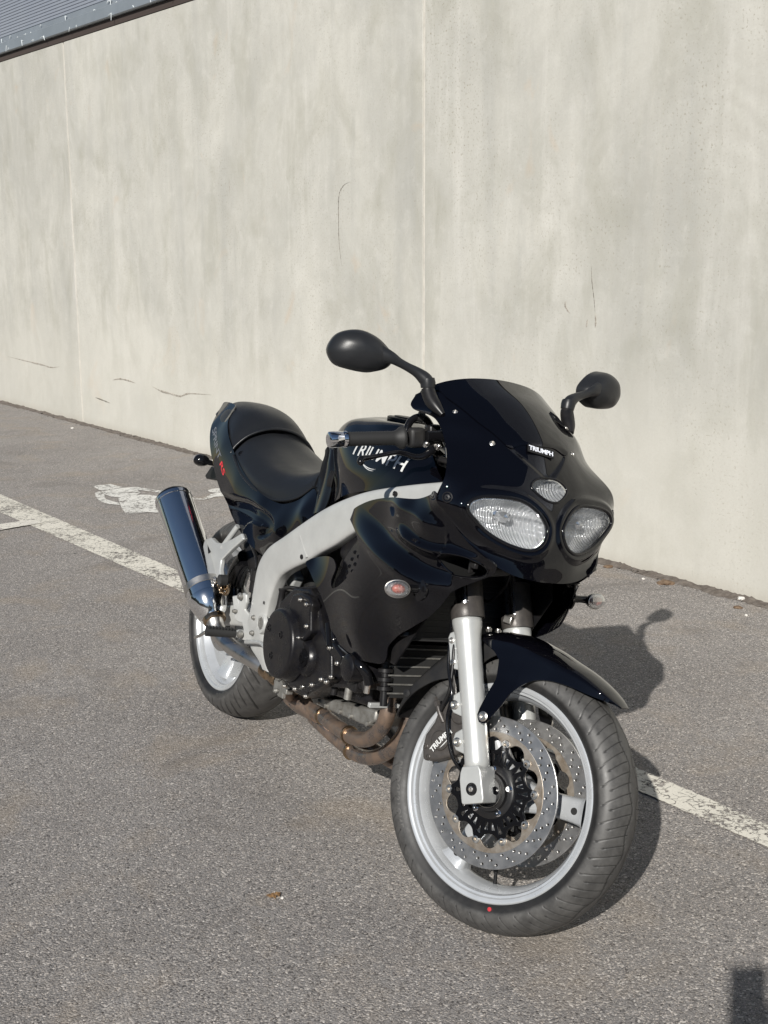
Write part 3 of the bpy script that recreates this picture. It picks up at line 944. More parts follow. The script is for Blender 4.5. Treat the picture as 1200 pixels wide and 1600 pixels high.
def tyre_g(c, prof, nth, groove, wear_edge, depth=0.0035):
    """prof: list of (y, r) from right sidewall over the crown to left; groove(th, s)->0..1"""
    P = np.array(prof)
    seg = np.r_[0, np.cumsum(np.linalg.norm(np.diff(P, axis=0), axis=1))]
    ns = 84
    t = np.linspace(0, seg[-1], ns)
    tt = np.interp(t, seg, np.arange(len(P)))
    Q = catmull(P, tt)
    s = (t / seg[-1]) * 2 - 1
    dq = np.gradient(Q, axis=0); nn = np.stack([-dq[:, 1], dq[:, 0]], 1); nn /= np.linalg.norm(nn, axis=1)[:, None]
    if nn[ns // 2, 1] < 0: nn = -nn
    th = np.linspace(0, 2 * np.pi, nth, endpoint=False)
    TH, S = np.meshgrid(th, s, indexing='ij')
    g_ = groove(TH, S)
    Y = Q[:, 0][None] - nn[:, 0][None] * g_ * depth
    R = Q[:, 1][None] - nn[:, 1][None] * g_ * depth
    X = c[0] + R * np.cos(TH); Z = c[2] + R * np.sin(TH)
    V = np.stack([X, Y, Z], 2).reshape(-1, 3)
    F = []
    for i in range(nth):
        j = (i + 1) % nth
        for k in range(ns - 1):
            F.append((i * ns + k, j * ns + k, j * ns + k + 1, i * ns + k + 1))
    g = G(); g.v = [tuple(p) for p in V.tolist()]; g.f = F; g.m = [0] * len(F); g.n = [None] * len(V)
    wear = 1 - np.clip((np.abs(S) - wear_edge) / 0.06, 0, 1)
    return g, g_.reshape(-1), wear.reshape(-1)

def tyre_obj(name, data, parent, steer=False):
    g, gr, wr = data
    o = obj(name, g, M['tyre'], parent, auto=False)
    for nm, val in (("groove", np.clip(gr * 1.2, 0, 1)), ("wear", wr)):
        at = o.data.attributes.new(nm, 'FLOAT', 'POINT'); at.data.foreach_set('value', val.astype(np.float32))
    return o

def line_mask(d, w):
    return np.clip(1.5 - np.abs(d) / w, 0, 1)

def front_groove(TH, S):
    n = 44; p = 2 * np.pi / n; out = np.zeros_like(TH)
    for side in (-1, 1):
        A = S * side
        for k, (a0, a1, sh) in enumerate(((0.10, 0.66, 0.0), (0.10, 0.50, 0.5))):
            ph = TH + (A - 0.1) * 0.22 * side * 0 + (A * A) * 0.22 + (0.25 * p if side > 0 else 0)
            d = ((ph / p + sh) % 1.0 - 0.5) * p * 0.30
            m = line_mask(d, 0.0008) * (A > a0) * (A < a1)
            out = np.maximum(out, m)
            hole = line_mask(np.hypot(d, (A - a1) * 0.11), 0.0020)
            out = np.maximum(out, hole)
    z = 0.11 + 0.045 * np.sin(TH * 20) 
    for side in (-1, 1):
        out = np.maximum(out, line_mask((S * side - z) * 0.11, 0.0013))
    return out

def rear_groove(TH, S):
    n = 17; p = 2 * np.pi / n; out = np.zeros_like(TH)
    for side in (-1, 1):
        A = S * side
        for a0, a1, sh, w in ((0.02, 0.62, 0.0, 0.0034), (0.26, 0.80, 0.35, 0.0026), (0.30, 0.76, 0.68, 0.0022)):
            ph = TH + 0.50 * np.clip(0.72 - A, 0, 1) ** 1.3
            d = ((ph / p + sh + (0.5 if side > 0 else 0)) % 1.0 - 0.5) * p * 0.31
            taper = np.clip((A - a0) / 0.06, 0, 1) * np.clip((a1 - A) / 0.10, 0, 1)
            out = np.maximum(out, line_mask(d, w * np.maximum(taper, 0.05)) * (taper > 0))
    return out

fprof = [(-.044, .224), (-.051, .231), (-.0575, .240), (-.0620, .254), (-.0600, .267), (-.052, .2795), (-.039, .2895), (-.022, .297), (0, .300)]
fprof = fprof + [(-y, r) for y, r in fprof[-2::-1]]
rprof = [(-.066, .224), (-.076, .231), (-.0865, .240), (-.0915, .254), (-.0900, .267), (-.080, .283), (-.062, .297), (-.036, .309), (0, .314)]
rprof = rprof + [(-y, r) for y, r in rprof[-2::-1]]

def rim_g(c, w, barrel=0.196):
    g = G()
    pr = [(-w + .010, .222), (-w + .002, .2285), (-w - .001, .2325), (-w - .0045, .2335), (-w - .0065, .2310), (-w - .0065, .2262), (-w - .0045, .2235), (-w - .0045, .2225), (-w + .000, .2195), (-w + .001, .2150), (-w + .006, .2125), (-w + .012, .2120), (-w + .016, .2080), (-w + .024, .2025), (-w + .034, barrel + .002), (-w + .05, barrel)]
    pr = pr + [(-y, r) for y, r in pr[::-1]]
    pr = [(y, r) for y, r in pr]
    g.lathe(c, (0, 1, 0), pr, 160, caps=False)
    return g

# ---- front wheel
fw = rim_g(FC, 0.048, 0.197)
for a in (8.0, 128.0, 248.0):
    ca = math.radians(a); ux = Vector((math.cos(ca), 0, math.sin(ca))); vx = Vector((-math.sin(ca), 0, math.cos(ca)))
    rows = []
    st = [(0.030, 0.040, 0.026), (0.06, 0.032, 0.024), (0.10, 0.027, 0.021), (0.15, 0.026, 0.020), (0.185, 0.029, 0.024), (0.200, 0.036, 0.030)]
    for r, hw, ht in st:
        ring = []
        for k in range(20):
            t = 2 * math.pi * k / 20; cx = math.cos(t); sx = math.sin(t)
            e = 0.55
            x = math.copysign(abs(cx) ** e, cx) * hw; y = math.copysign(abs(sx) ** e, sx) * ht
            ring.append(tuple(FC + ux * r + vx * x + Vector((0, y, 0))))
        ring.append(ring[0])
        rows.append(ring)
    P = surf(rows, 22, 61)
    s = Shell(P)
    fw.add(s.V, s.F)
fw.lathe(FC - Vector((0, .056, 0)), (0, 1, 0), [(0, .020), (0, .040), (.004, .044), (.02, .045), (.10, .045), (.108, .044), (.112, .040), (.112, .020)], 48)
fwo = obj("front_wheel", fw, M['rim'], bike, steer=True)
tyre_obj("tyre", tyre_g(FC, fprof, 2200, front_groove, 0.70, 0.0017), fwo)
for a in (8.0, 128.0, 248.0):
    g = G(); c = Vector(around(FC, .177, a, -.0235)); g.lathe(c, (0, 1, 0), [(-.0008, .0075), (.001, .0075), (.001, .0)], 20)
    obj("spoke_hole", g, M['interior'], fwo)
g = G(); a = -80
g.tube([around(FC, .198, a, -.0), around(FC, .165, a, -.004)], [.0045, .0035], 12); g.lathe(around(FC, .175, a, -.003), Vector(around(FC, .15, a, -.006)) - Vector(around(FC, .175, a, -.003)), [(0, .0052), (.02, .0052), (.022, .003), (.022, 0)], 14)
obj("valve", g, M['black_satin'], fwo)
g = G(); c = Vector(around(FC, .2425, -72.6, -.0600)); g.lathe(c, (0, -1, 0), [(-.001, .0048), (.0012, .0045), (.0015, 0)], 10)
obj("red_dot", g, M['red_dot'], fwo)

def plate_y(outlines, thick, c, y, bevel=0.0006):
    """2D outlines in (x,z) about centre c, plate lying at lateral position y"""
    g = plate(outlines, thick, bevel)
    g.v = [(c[0] + x, y + z, c[2] + zz) for x, zz, z in g.v]
    g.f = [tuple(reversed(f)) for f in g.f]
    return g

BOB = [2 * math.pi * k / 10 + 0.30 for k in range(10)]
def lobed(r0, amp, wid, n=360, ph=BOB):
    out = []
    for k in range(n):
        t = 2 * math.pi * k / n
        d = min(abs((t - b + math.pi) % (2 * math.pi) - math.pi) for b in ph)
        w = 1 / (1 + (d / wid) ** 4)
        r = r0 + amp * w
        out.append((r * math.cos(t), r * math.sin(t)))
    return out

def brake_disc(y, side, parent):
    outl = [circle2(0.160, 160), circle2(0.1265, 140)]
    for k in range(24):
        for j, r in enumerate((0.1330, 0.1420, 0.1515)):
            a = 2 * math.pi * k / 24 + j * 0.085 + (0.0 if k % 2 else 0.03)
            outl.append(circle2(0.0036, 10, (r * math.cos(a), r * math.sin(a))))
    d = obj("brake_disc", plate_y(outl, 0.0048, FC, y), M['disc'], fwo)
    # inner brown rim of the rotor with lobes towards the bobbins
    inner = plate_y([circle2(0.1266, 140), lobed(0.1190, -0.0165, 0.16)], 0.0040, FC, y + side * 0.0006)
    obj("disc_inner_ring", inner, M['disc_in'], fwo)
    ol = [lobed(0.0860, 0.0165, 0.13), circle2(0.036, 60)]
    for k in range(10):
        b = BOB[k]
        def pt(r, a): return (r * math.cos(a), r * math.sin(a))
        h = 0.5 * 2 * math.pi / 10
        ol.append([pt(.091, b - .075), pt(.0925, b), pt(.091, b + .075), pt(.075, b + .030), pt(.0640, b + .018), pt(.0640, b - .018), pt(.075, b - .030)])
        bb = b + h
        ol.append([pt(.0815, bb - .20), pt(.0815, bb - .035), pt(.0630, bb - .035), pt(.0630, bb - .13)])
        ol.append([pt(.0815, bb + .035), pt(.0815, bb + .20), pt(.0630, bb + .13), pt(.0630, bb + .035)])
    obj("disc_carrier", plate_y(ol, 0.0065, FC, y + side * 0.002, 0.0012), M['black_gloss'], fwo)
    g = G()
    g.lathe(FC + Vector((0, y + side * 0.004, 0)), (0, side, 0), [(-.003, .057), (.001, .057), (.003, .054), (.003, .043), (.010, .041), (.010, .028), (.004, .026)], 48)
    obj("disc_hub_ring", g, M['black_satin'], fwo)
    for b in BOB:
        g = G(); c = Vector(around(FC, 0.1055, math.degrees(b), y + side * 0.003))
        g.lathe(c, (0, side, 0), [(-.004, .0098), (.0012, .0098), (.0022, .0088), (.0022, .0070), (.0034, .0066), (.0036, .0040), (-.001, .0036), (-.001, 0)], 20)
        obj("bobbin", g, M['bolt'], fwo)
    for k in range(5):
        g = G(); c = Vector(around(FC, 0.049, 27 + 72 * k, y + side * 0.0085)); g.bolt(c, (0, side, 0), .0058, .005)
        obj("disc_bolt", g, M['chrome'], fwo)
brake_disc(-0.068, -1, fwo)
brake_disc(0.068, 1, fwo)
g = G()
g.lathe(FC - Vector((0, .085, 0)), (0, 1, 0), [(-.012, .015), (-.010, .021), (.0, .022), (.0, .031), (.006, .033), (.030, .033)], 40)
g.lathe(FC - Vector((0, .135, 0)), (0, 1, 0), [(0, .012), (.27, .012)], 24)
obj("axle", g, M['black_gloss'], fwo)
g = G(); g.lathe(FC - Vector((0, .0862, 0)), (0, 1, 0), [(-.001, .0325), (-.0015, .0335), (.0, .0340), (.002, .0335)], 48, caps=False); obj("axle_seal_ring", g, M['steel'], fwo)

# ---- rear wheel
rw = rim_g(RC, 0.074, 0.190)
for a in (25.0, 145.0, 265.0):
    ca = math.radians(a); ux = Vector((math.cos(ca), 0, math.sin(ca))); vx = Vector((-math.sin(ca), 0, math.cos(ca)))
    rows = []
    for r, hw, ht, yo in [(0.040, 0.046, 0.030, -.01), (0.07, 0.037, 0.028, -.01), (0.11, 0.032, 0.026, -.012), (0.15, 0.032, 0.026, -.015), (0.180, 0.036, 0.032, -.018), (0.195, 0.044, 0.04, -.018)]:
        ring = []
        for k in range(20):
            t = 2 * math.pi * k / 20; cx = math.cos(t); sx = math.sin(t)
            x = math.copysign(abs(cx) ** .55, cx) * hw; y = math.copysign(abs(sx) ** .55, sx) * ht
            ring.append(tuple(RC + ux * r + vx * x + Vector((0, y + yo, 0))))
        ring.append(ring[0]); rows.append(ring)
    s = Shell(surf(rows, 20, 61)); rw.add(s.V, s.F)
rw.lathe(RC - Vector((0, .075, 0)), (0, 1, 0), [(0, .02), (0, .05), (.006, .056), (.14, .056), (.15, .05), (.15, .02)], 40)
rwo = obj("rear_wheel", rw, M['rim'], bike)
tyre_obj("tyre", tyre_g(RC, rprof, 1500, rear_groove, 0.74), rwo)
outl = [circle2(0.110, 100), circle2(0.078, 80)]
for k in range(24):
    for j, r in enumerate((0.088, 0.099)):
        a = 2 * math.pi * k / 24 + j * 0.12
        outl.append(circle2(0.003, 10, (r * math.cos(a), r * math.sin(a))))
obj("brake_disc", plate_y(outl, 0.005, RC, -0.082), M['disc'], rwo)
g = plate_y([lobed(0.074, 0.008, 0.2), circle2(0.03, 40)], 0.006, RC, -0.080); obj("disc_carrier", g, M['black_satin'], rwo)
teeth = []
for k in range(43 * 4):
    t = 2 * math.pi * k / (43 * 4); r = 0.108 + (0.006 if k % 4 in (1, 2) else 0)
    teeth.append((r * math.cos(t), r * math.sin(t)))
obj("sprocket", plate_y([teeth, circle2(0.05, 40)], 0.006, RC, 0.095), M['steel'], rwo)
# faint lettering on the rear sidewall
tx = subdivide_g(text_g("DUNLOP", 0.021, 0.0, 0.0006, 0, 1.15), 0.004)
tx.v = [(lambda a, r: (RC.x + r * math.cos(a), -0.0905, RC.z + r * math.sin(a)))(math.radians(-66) + x / 0.245, 0.247 + y) for x, y, z in tx.v]
def sidewall_y(r, prof):
    ys = [(q[1], q[0]) for q in prof[:6]]
    return float(np.interp(r, [a for a, b in ys], [b for a, b in ys]))
tx.v = [(x, sidewall_y(math.hypot(x - RC.x, z - RC.z), rprof) - 0.0008, z) for x, y, z in tx.v]
obj("sidewall_lettering", tx, M['rubber_print'], rwo, smooth=False)

tx = subdivide_g(text_g("BRIDGESTONE", 0.020, 0.0, 0.0005, 0, 1.2), 0.004)
tx.v = [(lambda a, r: (FC.x + r * math.cos(a), 0.0, FC.z + r * math.sin(a)))(math.radians(-158) + x / 0.255, 0.254 + y) for x, y, z in tx.v]
tx.v = [(x, sidewall_y(math.hypot(x - FC.x, z - FC.z), fprof) - 0.0008, z) for x, y, z in tx.v]
obj("sidewall_lettering", tx, M['rubber_print'], fwo, smooth=False)

# ---------------------------------------------------------------- fork, mudguard, brakes (all turned with the steering)
RAKE = math.radians(25)
AX = Vector((-math.sin(RAKE), 0, math.cos(RAKE)))
PERP = Vector((math.cos(RAKE), 0, math.sin(RAKE)))
for sgn in (-1, 1):
    y = sgn * 0.107
    base = Vector((1.4635, y, 0.303)) - PERP * 0.002
    g = G()
    # round lower leg with flared mouth
    prof = [(.042, .022), (.050, .0275), (.06, .0272), (.15, .0268), (.25, .0272), (.305, .0280), (.330, .0290), (.348, .0318), (.356, .0330), (.3640, .0330), (.367, .0315), (.367, .024)]
    g.lathe(base, AX, prof, 48)
    lower = obj("fork_leg", g, M['silver'], bike, steer=True)
    # squared axle clamp at the foot
    g = G()
    pts = []
    for a_, p_ in ((-.030, -.024), (-.027, -.028), (.020, -.029), (.036, -.026), (.048, -.020), (.048, .020), (.036, .025), (-.020, .027), (-.030, .024)):
        pts.append(base + AX * a_ + PERP * p_ - Vector((0, sgn * -0.030, 0)))
    g.prism(pts, (0, -sgn * 0.059, 0))
    obj("axle_clamp", g, M['silver'], lower, bevel=0.009, bseg=4)
    g = G(); g.lathe(base + Vector((0, sgn * 0.0304, 0)), (0, sgn, 0), [(-.002, .0135), (0, .0135), (.0012, .0132), (.0014, .0118), (-.0005, .0112), (.0006, .0108), (.0006, 0)], 28)
    obj("axle_bolt", g, M['black_satin'], lower)
    g = G(); g.lathe(base + Vector((0, sgn * 0.0290, 0)), (0, sgn, 0), [(0, .0065), (.006, .0062), (.0065, .004), (.002, .0035), (.002, 0)], 6)
    obj("axle_bolt_head", g, M['steel'], lower)
    # lip, dust seal ring and cable guard
    g = G(); g.lathe(base, AX, [(.366, .024), (.366, .0340), (.368, .0348), (.394, .0348), (.396, .0335), (.396, .0215)], 48)
    obj("seal_ring", g, M['caliper'], lower)
    g = G()
    ring = []
    for k in range(13):
        t = math.radians(-50 + 110 * k / 12)
        d = PERP * math.cos(t) + Vector((0, sgn * -1, 0)) * math.sin(t) * 1.0
        ring.append(d)
    P = np.array([[tuple(base + AX * h + d * 0.037) for d in ring] for h in np.linspace(.366, .470, 12)])
    s = Shell(P, flip=(sgn > 0)); obj("fork_guard", s.solid(0.0025), M['caliper'], lower)
    g = G(); g.lathe(base + AX * .36, AX, [(0, .0225), (.42, .0225)], 40); obj("fork_tube", g, M['fork_chrome'], lower)
    g = G(); g.box(base + AX * .384 + PERP * .002 + Vector((0, -sgn * -.0, 0)) + Vector((0, (-1) * .038 if sgn > 0 else .036, 0)), (.022, .014, .018)); obj("guard_clip", g, M['steel'], lower, bevel=.002)
    # mudguard and caliper lugs behind the leg
    def lug(h, w, t0, back, nm="caliper_lug"):
        g = G()
        pp = [base + AX * (h - w) - PERP * .018, base + AX * (h - w * .55) - PERP * (back - .004), base + AX * (h - w * .2) - PERP * back, base + AX * (h + w * .3) - PERP * back, base + AX * (h + w * .7) - PERP * (back - .006), base + AX * (h + w) - PERP * .018]
        g.prism([q + Vector((0, sgn * .012, 0)) for q in pp], (0, -sgn * .016, 0))
        obj(nm, g, M['silver'], lower, bevel=.003)
        g = G(); g.bolt(base + AX * h - PERP * (back - .012) + Vector((0, sgn * .014, 0)), (0, sgn, 0), .0078, .007)
        obj("caliper_bolt", g, M['bolt'], lower)
    lug(.182, .030, 0, .050)
    lug(.102, .030, 0, .050)
    g = G()
    pp = [base + AX * .255 - PERP * .02, base + AX * .260 - PERP * .038, base + AX * .270 - PERP * .044, base + AX * .330 - PERP * .044, base + AX * .340 - PERP * .038, base + AX * .343 - PERP * .02]
    g.prism([q + Vector((0, sgn * .014, 0)) for q in pp], (0, -sgn * .012, 0)); obj("guard_lug", g, M['silver'], lower, bevel=.003)
    for h in (.275, .322):
        g = G(); g.bolt(base + AX * h - PERP * .034 + Vector((0, sgn * .015, 0)), (0, sgn, 0), .0052, .004); obj("guard_bolt", g, M['steel'], lower)
# lower yoke
g = G(); c = Vector((1.4635, 0, .303)) + AX * .56 - PERP * .01
g.box(c, (.075, .27, .035), Matrix.Rotation(RAKE, 3, 'Y').inverted()); obj("lower_yoke", g, M['black_satin'], bike, bevel=.012, steer=True)

# front mudguard: painted front part
def fend(phi, rc, re, ym, mid=None):
    row = []
    for k in range(13):
        t = k / 12
        if t < .5:
            u = t / .5; y = ym * math.sin(u * math.pi / 2) ** 1.0 * .93; r = rc - (rc - max(re, rc - .05)) * (1 - math.cos(u * math.pi / 2)) * .55
        else:
            u = (t - .5) / .5; y = ym * (.93 + .07 * u); r0 = rc - (rc - max(re, rc - .05)) * .55; r = r0 + (re - r0) * u
        row.append(around(FC, r, phi, y))
    left = row; right = [(a, -b, c) for a, b, c in row[::-1]]
    return right[:-1] + left
rows = [fend(*a) for a in ((51.5, .334, .333, .018), (56, .333, .318, .040), (62, .331, .301, .054), (70, .328, .286, .063), (79, .326, .270, .068), (86, .330, .252, .072), (91.4, .334, .221, .076), (94, .337, .184, .079), (96.8, .340, .156, .082), (100, .343, .1435, .084), (104, .345, .1435, .086), (108, .348, .146, .088), (116, .349, .146, .090), (124, .348, .146, .090))]
_P = surf(rows, 120, 97)
_r = np.hypot(_P[..., 0] - FC.x, _P[..., 2] - FC.z); _f = np.degrees(np.arctan2(_P[..., 2] - FC.z, _P[..., 0] - FC.x))
_P[..., 1] += np.sign(_P[..., 1]) * np.interp(_r, [.14, .158, .175, .196, .24, .28, .31], [.052, .050, .040, .030, .014, .005, 0]) * np.clip((_f - 80) / 12, 0, 1)
s = Shell(_P, flip=True)
# trim the rear edge of the side blades along the cut-out in front of the fork leg
XZ = s.V[:, [0, 2]] - np.array([FC.x, FC.z]); rad = np.hypot(XZ[:, 0], XZ[:, 1]); ph = np.degrees(np.arctan2(XZ[:, 1], XZ[:, 0]))
lim = np.interp(rad, [.14, .145, .158, .175, .196, .239, .281, .300, .312, .33, .36], [104.5, 105.5, 107.8, 107.8, 106.3, 103.0, 103.9, 107, 110.1, 114, 119])
s = s.clip((ph - lim) * .005)
fender = obj("front_mudguard", s.solid(0.0028), M['paint'], bike, steer=True)
# matt rear part
def fend2(phi, rc, re, ym):
    return fend(phi, rc, re, ym)
rows = [fend2(*a) for a in ((102, .336, .300, .074), (110, .338, .285, .076), (120, .338, .262, .077), (130, .337, .263, .077), (141, .333, .281, .076), (152, .328, .296, .074), (160, .323, .304, .070), (166, .319, .311, .060), (168.5, .317, .314, .045))]
s = Shell(surf(rows, 60, 97), flip=True)
obj("mudguard_rear", s.solid(0.003), M['black_matt'], fender)
for sgn in (-1, 1):
    g = G(); g.bolt(around(FC, .157, 101.3, sgn * .1405), (0, sgn, 0), .0085, .006); obj("mudguard_bolt", g, M['steel'], fender)
    g = G(); g.bolt(around(FC, .310, 156, sgn * .0735), (0, sgn, 0), .007, .002); obj("mudguard_rivet", g, M['black_matt'], fender)
for px in (-.02, .02):
    g = G(); c = Vector(around(FC, .3515, 113, px - .03)); g.bolt(c, c - FC, .006, .005); obj("brace_bolt", g, M['steel'], fender)

# brake calipers
for sgn in (-1, 1):
    C2 = lambda pts: [(p[0], p[2]) for p in pts]
    body2 = C2([(1.2866, -0.0900, 0.3325), (1.2849, -0.0900, 0.3616), (1.2977, -0.0900, 0.3956), (1.2994, -0.0900, 0.4302), (1.3136, -0.0900, 0.4600), (1.3408, -0.0900, 0.4735), (1.3643, -0.0900, 0.4623), (1.3966, -0.0900, 0.3980), (1.3992, -0.0900, 0.3671), (1.3713, -0.0900, 0.3426), (1.3247, -0.0900, 0.3139), (1.2980, -0.0900, 0.3071)])
    g = G(); g.prism([(x, sgn * .064, z) for x, z in body2] if sgn < 0 else [(x, .100, z) for x, z in body2][::-1], (0, -.036 if sgn < 0 else -.036, 0))
    cal = obj("brake_caliper", g, M['caliper'], bike, bevel=.007, bseg=3, steer=True)
    g = G(); g.prism([(x, sgn * .045, z) for x, z in body2], (0, sgn * .014, 0)); obj("caliper_inner_half", g, M['caliper'], cal, bevel=.005)
    if sgn < 0:
        for px in ((688, 1158, .021), (712, 1115, .019)):
            pass
    cc = [Vector((1.3279, -0.1000, 0.3631)), Vector((1.3566, -0.1000, 0.4300))]
    for q, rr in zip(cc, (.022, .019)):
        g = G(); g.lathe((q.x, sgn * .0995, q.z), (0, sgn, 0), [(-.01, rr), (.004, rr), (.0065, rr - .003), (.0065, 0)], 32); obj("piston_housing", g, M['caliper'], cal)
    for q in (Vector((1.3097, -0.1000, 0.3199)), Vector((1.3197, -0.1000, 0.3514)), Vector((1.3292, -0.1000, 0.4177)), Vector((1.3646, -0.1000, 0.4516)), Vector((1.2971, -0.1000, 0.3389))):
        g = G(); g.bolt((q.x, sgn * .101, q.z), (0, sgn, 0), .0048, .004); obj("caliper_screw", g, M['caliper'], cal)
    # banjo and bleed fittings
    q = Vector((1.3219, -0.1000, 0.4035)); q2 = Vector((1.2990, -0.1000, 0.4309))
    g = G(); g.tube([(q.x, sgn * .1, q.z), ((q.x + q2.x) / 2, sgn * .104, (q.z + q2.z) / 2), (q2.x, sgn * .104, q2.z)], [.0058, .0062, .0055], 14); g.lathe((q2.x, sgn * .104, q2.z), q2 - q, [(0, .0075), (.012, .0075), (.014, .005), (.022, .005)], 6)
    obj("brake_line_fitting", g, M['caliper'], cal)
    if sgn < 0:
        tx = subdivide_g(text_g("TRIUMPH", 0.0165, 0.0004, 0.0004, 0, 0.98), 0.003)
        A_ = Vector((1.3186, -0.1070, 0.3390)); B_ = Vector((1.3495, -0.1070, 0.3908)); d = (B_ - A_)
        mid_ = (A_ + B_) / 2; mid_.y = -.1065
        tx.v = [(x, y + 0.0022 * math.cos(x / 0.05 * 3.0), z) for x, y, z in tx.v]
        tx.xf(frame_m(mid_, (d.x, 0, d.z), (-d.z, 0, d.x)))
        obj("caliper_lettering", tx, M['white'], cal, smooth=False)
        # swoosh under the word
        g = G(); n_ = Vector((-d.z, 0, d.x)).normalized(); dd = d.normalized()
        g.tube([mid_ + dd * t - n_ * (.0100 - 2.6 * (t + .004) ** 2 * 1.0) for t in np.linspace(-.012, .026, 9)], [.0003, .0008, .0011, .0012, .0011, .001, .0008, .0006, .0003], 6)
        obj("caliper_swoosh", g, M['white'], cal, smooth=False)
# hoses and speedometer cable
g = G()
g.tube([(1.2639, -0.0750, 0.7180), (1.2692, -0.0850, 0.6585), (1.2842, -0.1000, 0.6166), (1.3037, -0.1180, 0.5690), (1.3172, -0.1200, 0.5219), (1.3248, -0.1180, 0.4735), (1.3149, -0.1100, 0.4415), (1.3088, -0.1040, 0.4222)], .0042, 12, dense=50)
obj("brake_hose", g, M['black_satin'], bike, steer=True)
g = G()
g.tube([(1.2323, -0.0600, 0.7115), (1.2571, -0.0900, 0.6320), (1.2855, -0.1150, 0.5785), (1.3089, -0.1220, 0.5191), (1.3381, -0.1250, 0.4701), (1.3418, -0.1220, 0.4208), (1.3564, -0.1200, 0.3825), (1.3768, -0.1150, 0.3467), (1.3944, -0.1050, 0.3274), (1.4108, -0.0950, 0.3164)], .0038, 12, dense=60)
obj("speedometer_cable", g, M['black_gloss'], bike, steer=True)
g = G()
g.tube([(1.3013, -0.1000, 0.5995), (1.3047, -0.1150, 0.5799), (1.3098, -0.1200, 0.5561), (1.3198, -0.1180, 0.5156), (1.3298, -0.1050, 0.4834), (1.3386, -0.1000, 0.4501)], .0022, 8, dense=40)
obj("wear_sensor_wire", g, M['steel'], bike, steer=True)
g = G()
g.tube([(1.1690, 0.0750, 0.7135), (1.2283, 0.0700, 0.6742), (1.2786, 0.0500, 0.7245), (1.2838, 0.0400, 0.7783)], .0035, 10, dense=30)
obj("brake_hose", g, M['black_satin'], bike, steer=True)

# ---------------------------------------------------------------- painted body
def mirror_rows(rows):
    return [[(x, -y, z) for x, y, z in r[::-1]][:-1] + [tuple(v) for v in r] for r in rows]
COWL = [[(1.195, 0, 1.174), (1.19, 0.07, 1.169), (1.176, 0.12, 1.157), (1.16, 0.155, 1.14), (1.136, 0.184, 1.114)], [(1.28, 0, 1.134), (1.27, 0.07, 1.128), (1.246, 0.125, 1.117), (1.212, 0.165, 1.105), (1.15, 0.197, 1.086)], [(1.348, 0, 1.088), (1.338, 0.065, 1.083), (1.314, 0.12, 1.077), (1.284, 0.162, 1.077), (1.25, 0.192, 1.073)], [(1.398, 0, 1.04), (1.387, 0.065, 1.036), (1.361, 0.112, 1.038), (1.335, 0.155, 1.03), (1.312, 0.192, 1.02)], [(1.442, 0, 0.976), (1.435, 0.07, 0.971), (1.418, 0.13, 0.966), (1.4, 0.18, 0.965), (1.378, 0.222, 0.967)], [(1.477, 0, 0.922), (1.47, 0.07, 0.916), (1.462, 0.135, 0.912), (1.428, 0.195, 0.912), (1.38, 0.236, 0.913)], [(1.493, 0, 0.873), (1.486, 0.06, 0.868), (1.464, 0.125, 0.862), (1.43, 0.18, 0.868), (1.395, 0.215, 0.887)], [(1.507, 0, 0.822), (1.5, 0.05, 0.82), (1.478, 0.1, 0.818), (1.452, 0.145, 0.824), (1.425, 0.18, 0.842)], [(1.51, 0, 0.775), (1.507, 0.04, 0.776), (1.49, 0.09, 0.783), (1.466, 0.135, 0.802), (1.447, 0.16, 0.822)]]
_P = surf(mirror_rows(COWL), 150, 201)
_N = grid_norm(_P)
if _N[75, 100, 0] < 0: _N = -_N
_hl = [tuple(p) for p in curve([(p[1], p[2]) for p in [(1.4336, -0.1892, 0.9019), (1.4318, -0.1847, 0.9209), (1.4368, -0.1602, 0.9334), (1.4490, -0.1128, 0.9385), (1.4586, -0.0729, 0.9356), (1.4738, -0.0419, 0.9184), (1.4849, -0.0243, 0.8966), (1.4903, -0.0202, 0.8788), (1.4963, -0.0293, 0.8546), (1.4962, -0.0478, 0.8409), (1.4886, -0.0729, 0.8376), (1.4719, -0.1088, 0.8452), (1.4534, -0.1451, 0.8618), (1.4415, -0.1721, 0.8832)]], 60, True)]
_Q = _P.reshape(-1, 3)[:, 1:]
_sd = np.minimum(poly_sd(_Q, _hl), poly_sd(_Q * np.array([-1, 1]), _hl)).reshape(_P.shape[:2])
_zc = (1.3884, 0.0006, 1.0509)[2]
_sv = poly_sd(_Q, [(-.086, _zc - .010), (-.05, _zc + .012), (0, _zc + .016), (.05, _zc + .012), (.086, _zc - .010), (.012, _zc - .068), (-.012, _zc - .068)]).reshape(_P.shape[:2])
_fade = np.clip((_zc + .002 - _P[..., 2]) / .012, 0, 1)
_d = .0045 * np.exp(-((_sd - .010) / .008) ** 2) - .004 * np.clip(-_sv / .010, 0, 1) * _fade
_P = _P + _N * _d[..., None]
full = Shell(_P)
orient(full, 150, 201, (1, 0, .2))
yz = lambda pts: [(p[1], p[2]) for p in pts]
mir = lambda o: [(-a, b) for a, b in o]

